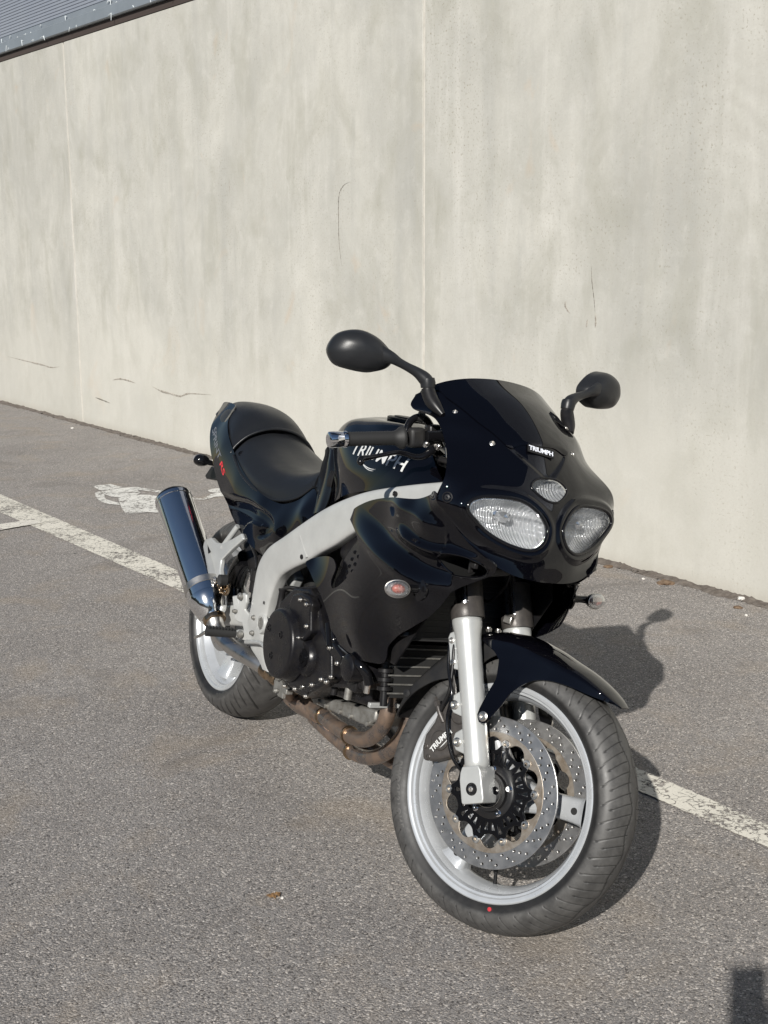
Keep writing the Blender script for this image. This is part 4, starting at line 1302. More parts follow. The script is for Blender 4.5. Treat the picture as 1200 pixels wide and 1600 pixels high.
def both(half):
    """half outline from the centre line bottom to the centre line top on the right side -> closed symmetric outline"""
    return half + [(-a, b) for a, b in half[::-1]]
scr_r = curve([(0.0, (1.3884, 0.0006, 1.0509)[2])] + yz([(1.3830, -0.0379, 1.0501)])  + yz([(1.3829, -0.0707, 1.0382)]) , 14).tolist() + curve(yz([(1.3772, -0.0790, 1.0406), (1.3437, -0.0996, 1.0631), (1.3098, -0.1194, 1.0803), (1.2616, -0.1349, 1.1024), (1.2164, -0.1471, 1.1188), (1.1778, -0.1534, 1.1328)]) + [(-.190, 1.135), (-.190, 1.30)], 30).tolist() + [(0.0, 1.30)]
screen_ol = both([tuple(p) for p in scr_r])
hl = curve(yz([(1.4336, -0.1892, 0.9019), (1.4318, -0.1847, 0.9209), (1.4368, -0.1602, 0.9334), (1.4490, -0.1128, 0.9385), (1.4586, -0.0729, 0.9356), (1.4738, -0.0419, 0.9184), (1.4849, -0.0243, 0.8966), (1.4903, -0.0202, 0.8788), (1.4963, -0.0293, 0.8546), (1.4962, -0.0478, 0.8409), (1.4886, -0.0729, 0.8376), (1.4719, -0.1088, 0.8452), (1.4534, -0.1451, 0.8618), (1.4415, -0.1721, 0.8832)]), 90, True).tolist()
pl_ = [(a, b) for a, b in curve(yz([(1.4450, -0.0510, 0.9627), (1.4381, -0.0374, 0.9766), (1.4369, -0.0144, 0.9828), (1.4367, 0.0094, 0.9837), (1.4630, -0.0015, 0.9455), (1.4573, -0.0287, 0.9503), (1.4492, -0.0431, 0.9586)]), 60, True).tolist()]
c0 = (1.4492, 0.0008, 0.9655)
pos_half = yz([(1.4433, -0.0511, 0.9651), (1.4386, -0.0439, 0.9740), (1.4374, -0.0307, 0.9792)])
pos_ol = curve([(-.060, c0[2] + .000), (-.050, c0[2] + .013), (-.028, c0[2] + .0215), (0, c0[2] + .0235), (.028, c0[2] + .0215), (.050, c0[2] + .013), (.060, c0[2]), (.046, c0[2] - .013), (.022, c0[2] - .0245), (0, c0[2] - .028), (-.022, c0[2] - .0245), (-.046, c0[2] - .013)], 70, True).tolist()
pos_ol = [(a * 0.78, c0[2] + (b - c0[2]) * 0.92) for a, b in pos_ol]

A12 = (1, 2)
body = full.cut(screen_ol, A12, 'out', 0.0006)
for ol in (hl, mir(hl), pos_ol):
    body = body.cut(ol, A12, 'out', 0.002)
cowl = obj("front_cowl", body.solid(0.0032), M['paint'], bike)
scr = full.cut(screen_ol, A12, 'in', 0.0022)
obj("windscreen", scr.off(0.0022).solid(0.004), M['paint'], cowl)
tree_c = bvh(full)
def on_cowl(y, z, off=0.0):
    h, n, i, d = tree_c.ray_cast(Vector((3, y, z)), Vector((-1, 0, 0)))
    return (h + n * off) if h else Vector((1.3, y, z))
def on_cowl_n(y, z):
    h, n, i, d = tree_c.ray_cast(Vector((3, y, z)), Vector((-1, 0, 0)))
    if n.x < 0: n = -n
    return h, n

def lens_mat(name, fr, tint, axis, milk=0.0):
    m = bpy.data.materials.new(name); m.use_nodes = True; nt = m.node_tree
    for n in list(nt.nodes): nt.nodes.remove(n)
    out = nt.nodes.new("ShaderNodeOutputMaterial")
    t = nt.nodes.new("ShaderNodeTexCoord"); s = nt.nodes.new("ShaderNodeSeparateXYZ"); nt.links.new(t.outputs['Object'], s.inputs[0])
    co = s.outputs[axis]
    w = math_(nt, 'SINE', math_(nt, 'MULTIPLY', co, fr))
    nz = noise(nt, t.outputs['Object'], 22, 3, 0.6)
    tr = nt.nodes.new("ShaderNodeBsdfTransparent"); tr.inputs[0].default_value = (*tint, 1)
    rf = nt.nodes.new("ShaderNodeBsdfRefraction"); rf.inputs['IOR'].default_value = 1.12; rf.inputs['Roughness'].default_value = 0.03; rf.inputs[0].default_value = (*tint, 1)
    gl = nt.nodes.new("ShaderNodeBsdfGlossy"); gl.inputs['Roughness'].default_value = 0.04
    df = nt.nodes.new("ShaderNodeBsdfDiffuse"); df.inputs[0].default_value = (0.75, 0.78, 0.82, 1)
    b = nt.nodes.new("ShaderNodeBump"); b.inputs['Strength'].default_value = 0.5; b.inputs['Distance'].default_value = 0.0009; nt.links.new(w, b.inputs['Height'])
    nt.links.new(b.outputs[0], rf.inputs['Normal']); nt.links.new(b.outputs[0], gl.inputs['Normal'])
    m1 = nt.nodes.new("ShaderNodeMixShader"); m1.inputs[0].default_value = 0.18; nt.links.new(tr.outputs[0], m1.inputs[1]); nt.links.new(rf.outputs[0], m1.inputs[2])
    m3 = nt.nodes.new("ShaderNodeMixShader")
    nt.links.new(math_(nt, 'ADD', milk, math_(nt, 'MULTIPLY', ramp(nt, w, [(0.55, 0.0), (1.0, 0.28)]), ramp(nt, nz, [(0.40, 0.0), (0.60, 1.0)]))), m3.inputs[0])
    nt.links.new(m1.outputs[0], m3.inputs[1]); nt.links.new(df.outputs[0], m3.inputs[2])
    fz = nt.nodes.new("ShaderNodeFresnel"); fz.inputs[0].default_value = 1.5; nt.links.new(b.outputs[0], fz.inputs['Normal'])
    m2 = nt.nodes.new("ShaderNodeMixShader"); nt.links.new(fz.outputs[0], m2.inputs[0]); nt.links.new(m3.outputs[0], m2.inputs[1]); nt.links.new(gl.outputs[0], m2.inputs[2])
    nt.links.new(m2.outputs[0], out.inputs[0])
    return m
M['hl_lens'] = lens_mat("fluted_clear_lens", 1700.0, (0.97, 0.98, 0.99), 1, 0.06)
M['signal_lens'] = lens_mat("ringed_signal_lens", 2100.0, (0.93, 0.94, 0.95), 1, 0.06)
M['small_lens'] = lens_mat("fluted_small_lens", 2300.0, (0.93, 0.94, 0.95), 1)

def bowl(outline, depth, name, parent, mat, rings=16, focus=(0, 0), flat=0.25):
    pts = [on_cowl(y, z, -0.006) for y, z in outline]
    cy = sum(p[0] for p in outline) / len(outline) + focus[0]; cz = sum(p[1] for p in outline) / len(outline) + focus[1]
    c = on_cowl(cy, cz, 0.0)
    rows = []
    for k in range(rings + 1):
        s_ = 1 - k / rings * 0.97
        row = []
        for p in pts:
            q = c.lerp(p, s_)
            d = depth * (1 - s_ ** 2.2)
            base_x = p.x * s_ ** 1.5 + c.x * (1 - s_ ** 1.5)
            row.append((base_x - d - 0.012 * (1 - s_ ** 8), q.y, q.z))
        row.append(row[0]); rows.append(row)
    s = Shell(np.array(rows)); 
    g = G(); g.add(s.V, s.F)
    # outer wall between panel and reflector edge
    return obj(name, g, mat, parent), c

def bowl_mat():
    m, nt, b = new_mat("headlight_reflector")
    b.inputs['Base Color'].default_value = (0.96, 0.97, 0.98, 1); b.inputs['Metallic'].default_value = 0.30; b.inputs['Roughness'].default_value = 0.20
    t = nt.nodes.new("ShaderNodeTexCoord"); s = nt.nodes.new("ShaderNodeSeparateXYZ"); nt.links.new(t.outputs['Object'], s.inputs[0])
    w = math_(nt, 'SINE', math_(nt, 'MULTIPLY', s.outputs[1], 900.0))
    w2 = math_(nt, 'SINE', math_(nt, 'MULTIPLY', s.outputs[2], 260.0))
    h = math_(nt, 'ADD', w, math_(nt, 'MULTIPLY', w2, 2.0))
    bump(nt, b, h, 0.8, 0.0022)
    return m
M['bowl'] = bowl_mat()

for sgn, ol in ((-1, hl), (1, mir(hl))):
    # black gloss surround with a rounded lip
    P = [on_cowl(y, z, 0.0) for y, z in ol]
    g = G(); g.tube(P, 0.0040, 10, closed=True)
    lamp, c = bowl(ol if sgn < 0 else ol[::-1], 0.048, "headlight", bike, M['bowl'], focus=(sgn * -0.004, 0.004))
    obj("headlight_surround", g, M['black_gloss'], lamp)
    ln = full.cut(ol, A12, 'in', -0.001).off(-0.0025)
    g = G(); g.add(ln.V, ln.F, ln.N); obj("headlight_lens", g, M['hl_lens'], lamp)
    g = G(); cc = Vector((c.x - .070, c.y, c.z)); g.lathe(cc, (1, 0, 0.05), [(0, .020), (.006, .020), (.010, .012), (.034, .011), (.040, .009), (.043, 0)], 28)
    obj("bulb_shield", g, M['chrome'], lamp)
    # chrome step ridges inside the bowl
    g = G()
    cy = sum(p[0] for p in ol) / len(ol); cz = sum(p[1] for p in ol) / len(ol)
    for s_ in (0.96,):
        g.tube([on_cowl(cy + (y - cy) * s_, cz + (z - cz) * s_, -.006) for y, z in ol], .0018, 8, closed=True)
    obj("chrome_trim", g, M['chrome'], lamp)
g = G(); g.tube([on_cowl(y, z, 0.0) for y, z in pos_ol], 0.0028, 10, closed=True)
lamp, c = bowl(pos_ol, 0.020, "position_lamp", bike, M['bowl'], 8)
obj("lamp_surround", g, M['black_gloss'], lamp)
ln = full.cut(pos_ol, A12, 'in', -0.001).off(-0.001)
g = G(); g.add(ln.V, ln.F, ln.N); obj("lamp_lens", g, M['small_lens'], lamp)

# cowl screws
for y_, z_ in [(p[1], p[2]) for p in ((1.2630, -0.1522, 1.0927), (1.3608, -0.1080, 1.0408))]:
    for sg in (1, -1):
        h, n = on_cowl_n(sg * y_, z_)
        g = G(); g.lathe(h, n, [(-.002, .0062), (.0008, .0062), (.0014, .0052), (.0006, .0048)], 20, caps=False); g.lathe(h, n, [(-.001, .0046), (.0010, .0044), (.0022, .0026), (.0004, .0020), (.0004, 0)], 16)
        obj("cowl_screw", g, M['steel'], cowl)
h, n = on_cowl_n((1.3981, -0.2206, 0.9199)[1], (1.3981, -0.2206, 0.9199)[2])
for sg in (1, -1):
    hh = Vector((h.x, sg * h.y, h.z)); nn = Vector((n.x, sg * n.y, n.z))
    g = G(); g.lathe(hh, nn, [(-.002, .0115), (.0012, .0115), (.0018, .0100), (-.0004, .0085), (-.0004, .0070), (.0016, .0066), (.0026, .0050), (.0026, .0034), (.0, .0030), (.0, 0)], 28)
    obj("mounting_screw", g, M['black_satin'], cowl)
# name badge under the screen
p0 = Vector((1.3904, -0.0332, 1.0433)); p1 = Vector((1.3982, 0.0314, 1.0346)); pm = Vector((1.3990, -0.0044, 1.0386))
h, n = on_cowl_n(pm.y, pm.z)
xd = (p1 - p0).normalized(); yd = n.cross(xd)
bw = (p1 - p0).length; bh = 0.0185
fm = frame_m(h + n * .0006, xd, yd)
g = G(); g.prism([(-bw / 2, -bh / 2, 0), (bw / 2, -bh / 2, 0), (bw / 2, bh / 2, 0), (-bw / 2, bh / 2, 0)], (0, 0, 0.0030)); g = subdivide_g(g, .006); g.xf(fm)
badge = obj("badge", g, M['black_satin'], cowl, smooth=False)
tx = text_g("TRIUMPH", 0.0155, 0.0005, 0.0006, 0, 0.95)
wx = max(v[0] for v in tx.v) - min(v[0] for v in tx.v)
tx.v = [(x * bw * .94 / wx, y * 0.95, z + .0036) for x, y, z in tx.v]; tx.xf(fm)
obj("badge_lettering", tx, M['chrome'], badge, smooth=False)

# ---- side fairings
fctrl = np.array([(0.9105, -0.1850, 0.7962), (0.9641, -0.1900, 0.8275), (1.0310, -0.1950, 0.8528), (1.1270, -0.2000, 0.8750), (1.2484, -0.2050, 0.8912), (1.3148, -0.2120, 0.9119), (1.3704, -0.2260, 0.9119), (1.3770, -0.2040, 0.8849), (1.4193, -0.1800, 0.8415), (1.4636, -0.1480, 0.8121), (1.4789, -0.1260, 0.7965), (1.4394, -0.1220, 0.7618), (1.4173, -0.1400, 0.7445), (1.3932, -0.1580, 0.7239), (1.3765, -0.1660, 0.7012), (1.3599, -0.1720, 0.6756), (1.3183, -0.1850, 0.6345), (1.1947, -0.1780, 0.5563), (1.1858, -0.1800, 0.5026), (1.1488, -0.1850, 0.4917), (1.0482, -0.1900, 0.4796), (0.9560, -0.1950, 0.4948), (0.9279, -0.2000, 0.5321), (0.8911, -0.2050, 0.5726), (0.8174, -0.2050, 0.6121), (0.7587, -0.2000, 0.6390), (0.7730, -0.1900, 0.6578), (0.9038, -0.2000, 0.6805), (1.2046, -0.2280, 0.7073), (1.3007, -0.2150, 0.7001), (1.1315, -0.2220, 0.6159), (1.2888, -0.2240, 0.7836), (1.1733, -0.2260, 0.7886), (1.0592, -0.2200, 0.7204), (1.3893, -0.1860, 0.7797), (1.3214, -0.2080, 0.7281), (1.2981, -0.2190, 0.7292), (1.1048, -0.2100, 0.5335), (1.3221, -0.2070, 0.6787), (1.3171, -0.2200, 0.8460), (1.1973, -0.2180, 0.8522)])
ffun = rbf(fctrl[:, [0, 2]] * 10, fctrl[:, 1] * 10, 2e-3)
def dist_poly(X, line):
    """distance to polyline and signed side (positive above)"""
    X = np.asarray(X); best = np.full(len(X), 1e9); side = np.zeros(len(X)); tt = np.zeros(len(X))
    n = len(line) - 1
    for i in range(n):
        a = np.array(line[i]); b = np.array(line[i + 1]); ab = b - a
        t = np.clip(((X - a) @ ab) / (ab @ ab), 0, 1); d = np.linalg.norm(X - a - t[:, None] * ab, axis=1)
        cr = ab[0] * (X[:, 1] - a[1]) - ab[1] * (X[:, 0] - a[0])
        m = d < best; best[m] = d[m]; side[m] = np.sign(cr[m]); tt[m] = ((i + t) / n)[m]
    return best * side, tt
xz = lambda pts: [(p[0], p[2]) for p in pts]
L1 = curve(xz([(0.8738, -0.1806, 0.7962), (0.9840, -0.1988, 0.7806), (1.1134, -0.2222, 0.7619), (1.2302, -0.2289, 0.7421), (1.3110, -0.2135, 0.7296), (1.3711, -0.1810, 0.7285), (1.3980, -0.1559, 0.7307)]), 50).tolist()
L2 = curve(xz([(1.1902, -0.2243, 0.8184), (1.2650, -0.2273, 0.8041), (1.3410, -0.2114, 0.7955), (1.4021, -0.1822, 0.8021), (1.4583, -0.1422, 0.8004)]), 40).tolist()
L3 = curve(xz([(0.9746, -0.1930, 0.8136), (1.0936, -0.2080, 0.8341), (1.2259, -0.2234, 0.8397), (1.3225, -0.2193, 0.8261), (1.3868, -0.1925, 0.8202)]), 40).tolist()
def sstep(x): x = np.clip(x, 0, 1); return x * x * (3 - 2 * x)
def fair_y(X):
    X = np.asarray(X, float)
    y = ffun(X * 10) / 10
    d, t = dist_poly(X, L1)
    env = sstep((t - .10) / .30) * sstep((1 - t) / .12)
    y = y + env * 0.020 * sstep((d + .002) / .038) * np.exp(-np.maximum(d - .045, 0) / .05)       # above the line: stepped inwards
    y = y - env * 0.004 * np.exp(-((d + .010) / .012) ** 2)
    d2, t2 = dist_poly(X, L2)
    env2 = sstep(t2 / .25) * sstep((1 - t2) / .10 + .3)
    y = y - env2 * 0.015 * np.exp(-(d2 / .0105) ** 2)
    d3, t3 = dist_poly(X, L3)
    y = y - sstep((t3 - .1) / .4) * sstep((1 - t3) / .2) * 0.008 * sstep((d3 + .01) / .04) * np.exp(-np.maximum(d3 - .03, 0) / .03)
    return y
def height_shell(fun, outline, step=0.004, closed_n=260, flip=False):
    ol = outline
    a = np.array(ol); x0, z0 = a.min(0) - .02; x1, z1 = a.max(0) + .02
    xs = np.arange(x0, x1, step); zs = np.arange(z0, z1, step)
    X, Z = np.meshgrid(xs, zs, indexing='ij')
    Y = fun(np.stack([X.ravel(), Z.ravel()], 1)).reshape(X.shape)
    P = np.stack([X, Y, Z], 2)
    n = grid_norm(P)
    fl = n[n.shape[0] // 2, n.shape[1] // 2, 1] > 0
    s = Shell(P, flip=fl)
    return s.cut(ol, (0, 2), 'in')
fair_px = [(0.9106, -0.1850, 0.7962), (0.9333, -0.1870, 0.8113), (0.9641, -0.1900, 0.8275), (1.0309, -0.1950, 0.8528), (1.1271, -0.2000, 0.8750), (1.2478, -0.2048, 0.8919), (1.3151, -0.2122, 0.9119), (1.3509, -0.2199, 0.9242), (1.3835, -0.2240, 0.9103), (1.3807, -0.2032, 0.8856), (1.4240, -0.1779, 0.8399), (1.4635, -0.1480, 0.8121), (1.4796, -0.1267, 0.7980), (1.4665, -0.1190, 0.7791), (1.4395, -0.1221, 0.7618), (1.4173, -0.1400, 0.7445), (1.3932, -0.1580, 0.7239), (1.3765, -0.1660, 0.7012), (1.3599, -0.1720, 0.6756), (1.3368, -0.1803, 0.6467), (1.2887, -0.1836, 0.6138), (1.2262, -0.1795, 0.5782), (1.1914, -0.1777, 0.5464), (1.1901, -0.1792, 0.5129), (1.1772, -0.1813, 0.4986), (1.1488, -0.1850, 0.4917), (1.1003, -0.1885, 0.4837), (1.0483, -0.1900, 0.4796), (0.9955, -0.1937, 0.4851), (0.9560, -0.1950, 0.4949), (0.9367, -0.1986, 0.5200), (0.9240, -0.2013, 0.5407), (0.8911, -0.2050, 0.5726), (0.8561, -0.2059, 0.5933), (0.8123, -0.2048, 0.6143), (0.7553, -0.2001, 0.6382), (0.7587, -0.1945, 0.6494), (0.7819, -0.1894, 0.6614), (0.8455, -0.1923, 0.6781), (0.8983, -0.1991, 0.6809), (0.9279, -0.2057, 0.6646), (0.9170, -0.2082, 0.6301), (0.9362, -0.2101, 0.6169), (0.9823, -0.2140, 0.6370), (1.0242, -0.2177, 0.6652), (1.0561, -0.2207, 0.6953), (1.0610, -0.2199, 0.7239), (1.0407, -0.2136, 0.7476), (1.0038, -0.2046, 0.7654)]
ol = curve(xz(fair_px), 420, True).tolist()
fs = height_shell(fair_y, ol)
hole = curve(xz([(1.3548, -0.2039, 0.7808), (1.3725, -0.1977, 0.7933), (1.3982, -0.1847, 0.8025), (1.4329, -0.1617, 0.8032), (1.4502, -0.1440, 0.7958), (1.4529, -0.1282, 0.7810), (1.4394, -0.1263, 0.7670), (1.4196, -0.1441, 0.7573), (1.3924, -0.1734, 0.7549), (1.3692, -0.1929, 0.7623)]), 80, True).tolist()
fs = fs.cut(hole, (0, 2), 'out')
gR = fs.solid(0.0032)
for k, g in enumerate((gR, gR.mirror())):
    sd = obj("side_fairing", g, M['paint'], bike)
    sy = -1 if k == 0 else 1
    def sideobj(nm, gg, mt, **kw):
        return obj(nm, gg if k == 0 else gg.mirror(), mt, sd, **kw)
    # rounded lip round the intake
    gg = G(); gg.tube([(x, float(fair_y([(x, z)])[0]) + .001, z) for x, z in hole], .0026, 8, closed=True); sideobj("intake_lip", gg, M['paint'])
    # intake duct going inwards
    rows = []
    for d in (0, .02, .05, .09):
        sc_ = 1 - d * 1.5; cx = sum(p[0] for p in hole) / len(hole); cz = sum(p[1] for p in hole) / len(hole)
        r = [(cx + (x - cx) * sc_ - d * .3, float(fair_y([(x, z)])[0]) + d + .002, cz + (z - cz) * sc_) for x, z in hole]; rows.append(r + [r[0]])
    ss = Shell(np.array(rows)); gg = G(); gg.add(ss.V, ss.F); gg.add([rows[-1][i] for i in range(len(hole))], [tuple(range(len(hole)))]); sideobj("intake_duct", gg, M['interior'])
    gg = G(); q = Vector((1.4097, -0.1703, 0.7825)); gg.box(q + Vector((0, .030, 0)), (.006, .012, .034)); gg.box(q + Vector((.022, .022, .004)), (.02, .01, .012)); sideobj("lamp_bracket", gg, M['black_satin'], bevel=.002)
    # drilled vent plate recessed behind the edge
    vp = xz([(0.9812, -0.2044, 0.7423), (1.0048, -0.2057, 0.7594), (1.0606, -0.2162, 0.7515), (1.0918, -0.2243, 0.7060), (1.0501, -0.2204, 0.6541), (0.9724, -0.2130, 0.6206), (0.9178, -0.2088, 0.6110), (0.9077, -0.2074, 0.6312), (0.9302, -0.2063, 0.6619), (0.9346, -0.2032, 0.6917)])
    vs = height_shell(lambda X: ffun(np.asarray(X) * 10) / 10 + .016, curve(vp, 90, True).tolist(), 0.006)
    vent = sideobj("vent_plate", vs.solid(0.002), M['black_gloss'])
    gg = G()
    for (u, v) in ((545, 862), (554, 858), (541, 873), (551, 869), (559, 866), (537, 884), (546, 881), (555, 878), (533, 894), (542, 892), (551, 890), (530, 903), (538, 902), (547, 898), (527, 912), (535, 909)):
        # local drilled bosses
        X0 = ((1.00712, 0, 0.69416), (0.004149, 0, 0.000873), (0.000920, 0, -0.001365))
        x_ = X0[0][0] + (u - 545) * X0[1][0] + (v - 880) * X0[2][0]; z_ = X0[0][2] + (u - 545) * X0[1][2] + (v - 880) * X0[2][2]
        y_ = float(ffun(np.array([[x_, z_]]) * 10)[0]) / 10 + .0155
        gg.lathe((x_, y_, z_), (0, -1, 0), [(-.001, .0050), (.0016, .0046), (.0022, .0036), (.0004, .0030), (.0004, 0)], 12)
    hb = sideobj("vent_bosses", gg, M['black_gloss']); hb['kind'] = 'stuff'

# ---- fuel tank
TANK = [[(0.57, 0, 0.865), (0.57, 0.045, 0.865), (0.575, 0.078, 0.855), (0.6302, 0.1, 0.8485), (0.6696, 0.115, 0.8124), (0.6803, 0.122, 0.7795)], [(0.555, 0, 0.925), (0.558, 0.045, 0.922), (0.5822, 0.085, 0.9087), (0.6528, 0.115, 0.8814), (0.7107, 0.13, 0.8466), (0.741, 0.136, 0.8059)], [(0.585, 0, 0.985), (0.588, 0.048, 0.98), (0.6054, 0.095, 0.9661), (0.6739, 0.126, 0.9275), (0.7553, 0.147, 0.8804), (0.8084, 0.15, 0.8295)], [(0.65, 0, 1.021), (0.65, 0.052, 1.016), (0.6706, 0.102, 1.0041), (0.7443, 0.137, 0.9593), (0.8269, 0.158, 0.9034), (0.8791, 0.162, 0.8469)], [(0.74, 0, 1.036), (0.74, 0.055, 1.031), (0.7718, 0.106, 1.0174), (0.8452, 0.14, 0.9724), (0.9253, 0.162, 0.921), (0.9777, 0.168, 0.8693)], [(0.87, 0, 1.036), (0.87, 0.055, 1.03), (0.8812, 0.106, 1.029), (0.9523, 0.14, 0.9836), (1.0243, 0.16, 0.9361), (1.0688, 0.164, 0.891)], [(0.99, 0, 1.02), (0.99, 0.05, 1.015), (0.9694, 0.096, 1.0314), (1.0409, 0.13, 0.9875), (1.1045, 0.148, 0.9464), (1.1442, 0.152, 0.9106)], [(1.09, 0, 0.985), (1.09, 0.04, 0.98), (1.0604, 0.08, 1.0079), (1.1282, 0.108, 0.981), (1.1863, 0.124, 0.9554), (1.2255, 0.13, 0.9347)]]
ts = Shell(surf(mirror_rows(TANK), 120, 181))
orient(ts, 120, 181, (0, 0, 1))
tank = obj("fuel_tank", ts.solid(0.002), M['paint'], bike)
tree_t = bvh(ts)
g = G(); g.lathe((.80, 0, 1.036), (0.02, 0, 1), [(-.002, .052), (.004, .052), (.006, .048), (.006, .036), (.009, .034), (.010, .028), (.010, 0)], 40); obj("filler_cap", g, M['black_satin'], tank)
def tank_text(g):
    t0 = Vector((0.7936, -0.1457, 0.9502)); t1 = Vector((1.0757, -0.1523, 0.9461)); tm = Vector((0.9486, -0.1549, 0.9503)); up_ = Vector((0.9263, -0.1439, 0.9750))
    h, n, i, d = tree_t.ray_cast(Vector((tm.x, -1, tm.z)), Vector((0, 1, 0)))
    n = Vector((0, -1, 0)) if n is None else (n if n.y < 0 else -n)
    xd = (t1 - t0).normalized(); yd = n.cross(xd)
    return g, frame_m(tm, xd, yd), n, (t1 - t0).length
_, fm, nn, LW = tank_text(None)
tx = text_g("TRIUMPH", 0.043, 0, 0.0010, 0.0, 1.0)
wx = max(v[0] for v in tx.v) - min(v[0] for v in tx.v); kx = LW / wx
def logo(off, lift, mat, nm):
    tx = text_g("TRIUMPH", 0.043, 0, off, 0.0, 1.0); tx = subdivide_g(tx, .004)
    tx.v = [(x * kx, y * (1.0 + 0.10 * abs(x) / .06) , 0) for x, y, z in tx.v]; tx.xf(fm); project(tx, tree_t, -nn, lift)
    return obj(nm, tx, mat, tank, smooth=False)
logo(0.0005, 0.0008, M['white'], "tank_lettering")
def swoosh(y0, w, x0, x1, mat, lift):
    P = []
    n = 40
    for k in range(n + 1):
        u = k / n; x = x0 + (x1 - x0) * u; y = y0 - .020 * math.sin(u * math.pi) ** .8 + .004 * u
        P.append((x, y, w * math.sin(min(1, u * 1.3 + .12) * math.pi) ** .6 if 0 < u < 1 else w * .2))
    V = [(x, y + ww / 2, 0) for x, y, ww in P] + [(x, y - ww / 2, 0) for x, y, ww in P]
    g = G(); g.add(V, [(i, i + 1, n + 2 + i, n + 1 + i) for i in range(n)]); g.xf(fm); project(g, tree_t, -nn, lift)
    return obj("tank_swoosh", g, mat, tank, smooth=False)
swoosh(-.0165, .0022, -LW * .30, LW * .28, M['white'], .0007)
swoosh(-.0205, .0018, -LW * .24, LW * .24, M['white'], .0007)
# black panel between tank and seat
def strip(pts_out, pts_in):
    return [pts_out, pts_in]
A_ = [(0.5581, -0.0900, 0.9274), (0.5942, -0.1020, 0.9172), (0.6187, -0.1150, 0.8900), (0.6306, -0.1220, 0.8533), (0.6408, -0.1300, 0.8164), (0.6498, -0.1380, 0.7829), (0.6577, -0.1450, 0.7580)]
B_ = [(0.5864, -0.0850, 0.9301), (0.6239, -0.0980, 0.9201), (0.6569, -0.1120, 0.8960), (0.6781, -0.1220, 0.8608), (0.6919, -0.1300, 0.8249), (0.6939, -0.1350, 0.7943), (0.6894, -0.1400, 0.7711)]
Cc = [(0.4827, -0.0600, 0.9097), (0.5143, -0.0750, 0.8965), (0.5247, -0.0850, 0.8686), (0.5388, -0.0950, 0.8309), (0.5402, -0.1050, 0.7948), (0.5442, -0.1150, 0.7628), (0.5701, -0.1300, 0.7345)]
s = Shell(surf([Cc, A_, B_], 24, 60)); s2 = s
orient(s, 24, 60, (0, -1, 0))
gg = s.solid(.003)
for g_ in (gg, gg.mirror()):
    pn = obj("tank_side_trim", g_, M['black_gloss'], bike)
g = G()
for k in range(3):
    a = Vector((0.6759, -0.1310, 0.8324)) + Vector((k * .010, -.003, 0)); b = Vector((0.6772, -0.1260, 0.8755)) + Vector((k * .010, -.003, 0))
    g.tube([a, a.lerp(b, .5) + Vector((0, -.002, 0)), b], [.002, .0032, .002], 8, dense=10)
obj("trim_vents", g, M['black_satin'], pn)['kind'] = 'stuff'

# ---- seats
SEAT = [[(0.045, 0, 0.905), (0.045, 0.05, 0.899), (0.04, 0.1, 0.876), (0.045, 0.135, 0.842), (0.055, 0.148, 0.822)], [(0.14, 0, 0.862), (0.14, 0.06, 0.86), (0.14, 0.11, 0.845), (0.15, 0.146, 0.812), (0.155, 0.154, 0.778)], [(0.26, 0, 0.832), (0.26, 0.06, 0.83), (0.26, 0.112, 0.819), (0.265, 0.148, 0.787), (0.27, 0.154, 0.752)], [(0.37, 0, 0.83), (0.37, 0.055, 0.828), (0.37, 0.1, 0.816), (0.375, 0.133, 0.782), (0.38, 0.14, 0.742)], [(0.46, 0, 0.85), (0.46, 0.045, 0.847), (0.465, 0.085, 0.833), (0.47, 0.112, 0.8), (0.475, 0.122, 0.765)], [(0.52, 0, 0.876), (0.52, 0.035, 0.874), (0.52, 0.065, 0.863), (0.522, 0.088, 0.84), (0.528, 0.1, 0.808)]]
ss = Shell(surf(mirror_rows(SEAT), 90, 121))
orient(ss, 90, 121, (0, 0, 1))
seat = obj("rider_seat", ss.solid(0.02), M['seat'], bike)
P_ = [[(0.04, 0, 0.918), (0.04, 0.05, 0.911), (0.03, 0.098, 0.887), (0.022, 0.132, 0.852), (0.022, 0.146, 0.826)], [(0.0, 0, 0.948), (0.0, 0.05, 0.941), (-0.01, 0.097, 0.915), (-0.02, 0.128, 0.88), (-0.02, 0.138, 0.85)], [(-0.07, 0, 0.97), (-0.07, 0.05, 0.964), (-0.07, 0.09, 0.942), (-0.07, 0.12, 0.9), (-0.07, 0.13, 0.865)], [(-0.16, 0, 0.978), (-0.16, 0.045, 0.973), (-0.16, 0.082, 0.953), (-0.16, 0.108, 0.915), (-0.16, 0.118, 0.885)], [(-0.25, 0, 0.972), (-0.25, 0.04, 0.967), (-0.25, 0.07, 0.948), (-0.25, 0.09, 0.922), (-0.25, 0.098, 0.905)], [(-0.285, 0, 0.952), (-0.285, 0.03, 0.949), (-0.285, 0.055, 0.938), (-0.285, 0.07, 0.922), (-0.285, 0.075, 0.915)]]
ps = Shell(surf(mirror_rows(P_), 90, 121))
orient(ps, 90, 121, (0, 0, 1))
seat2 = obj("pillion_seat", ps.solid(0.02), M['seat'], bike)
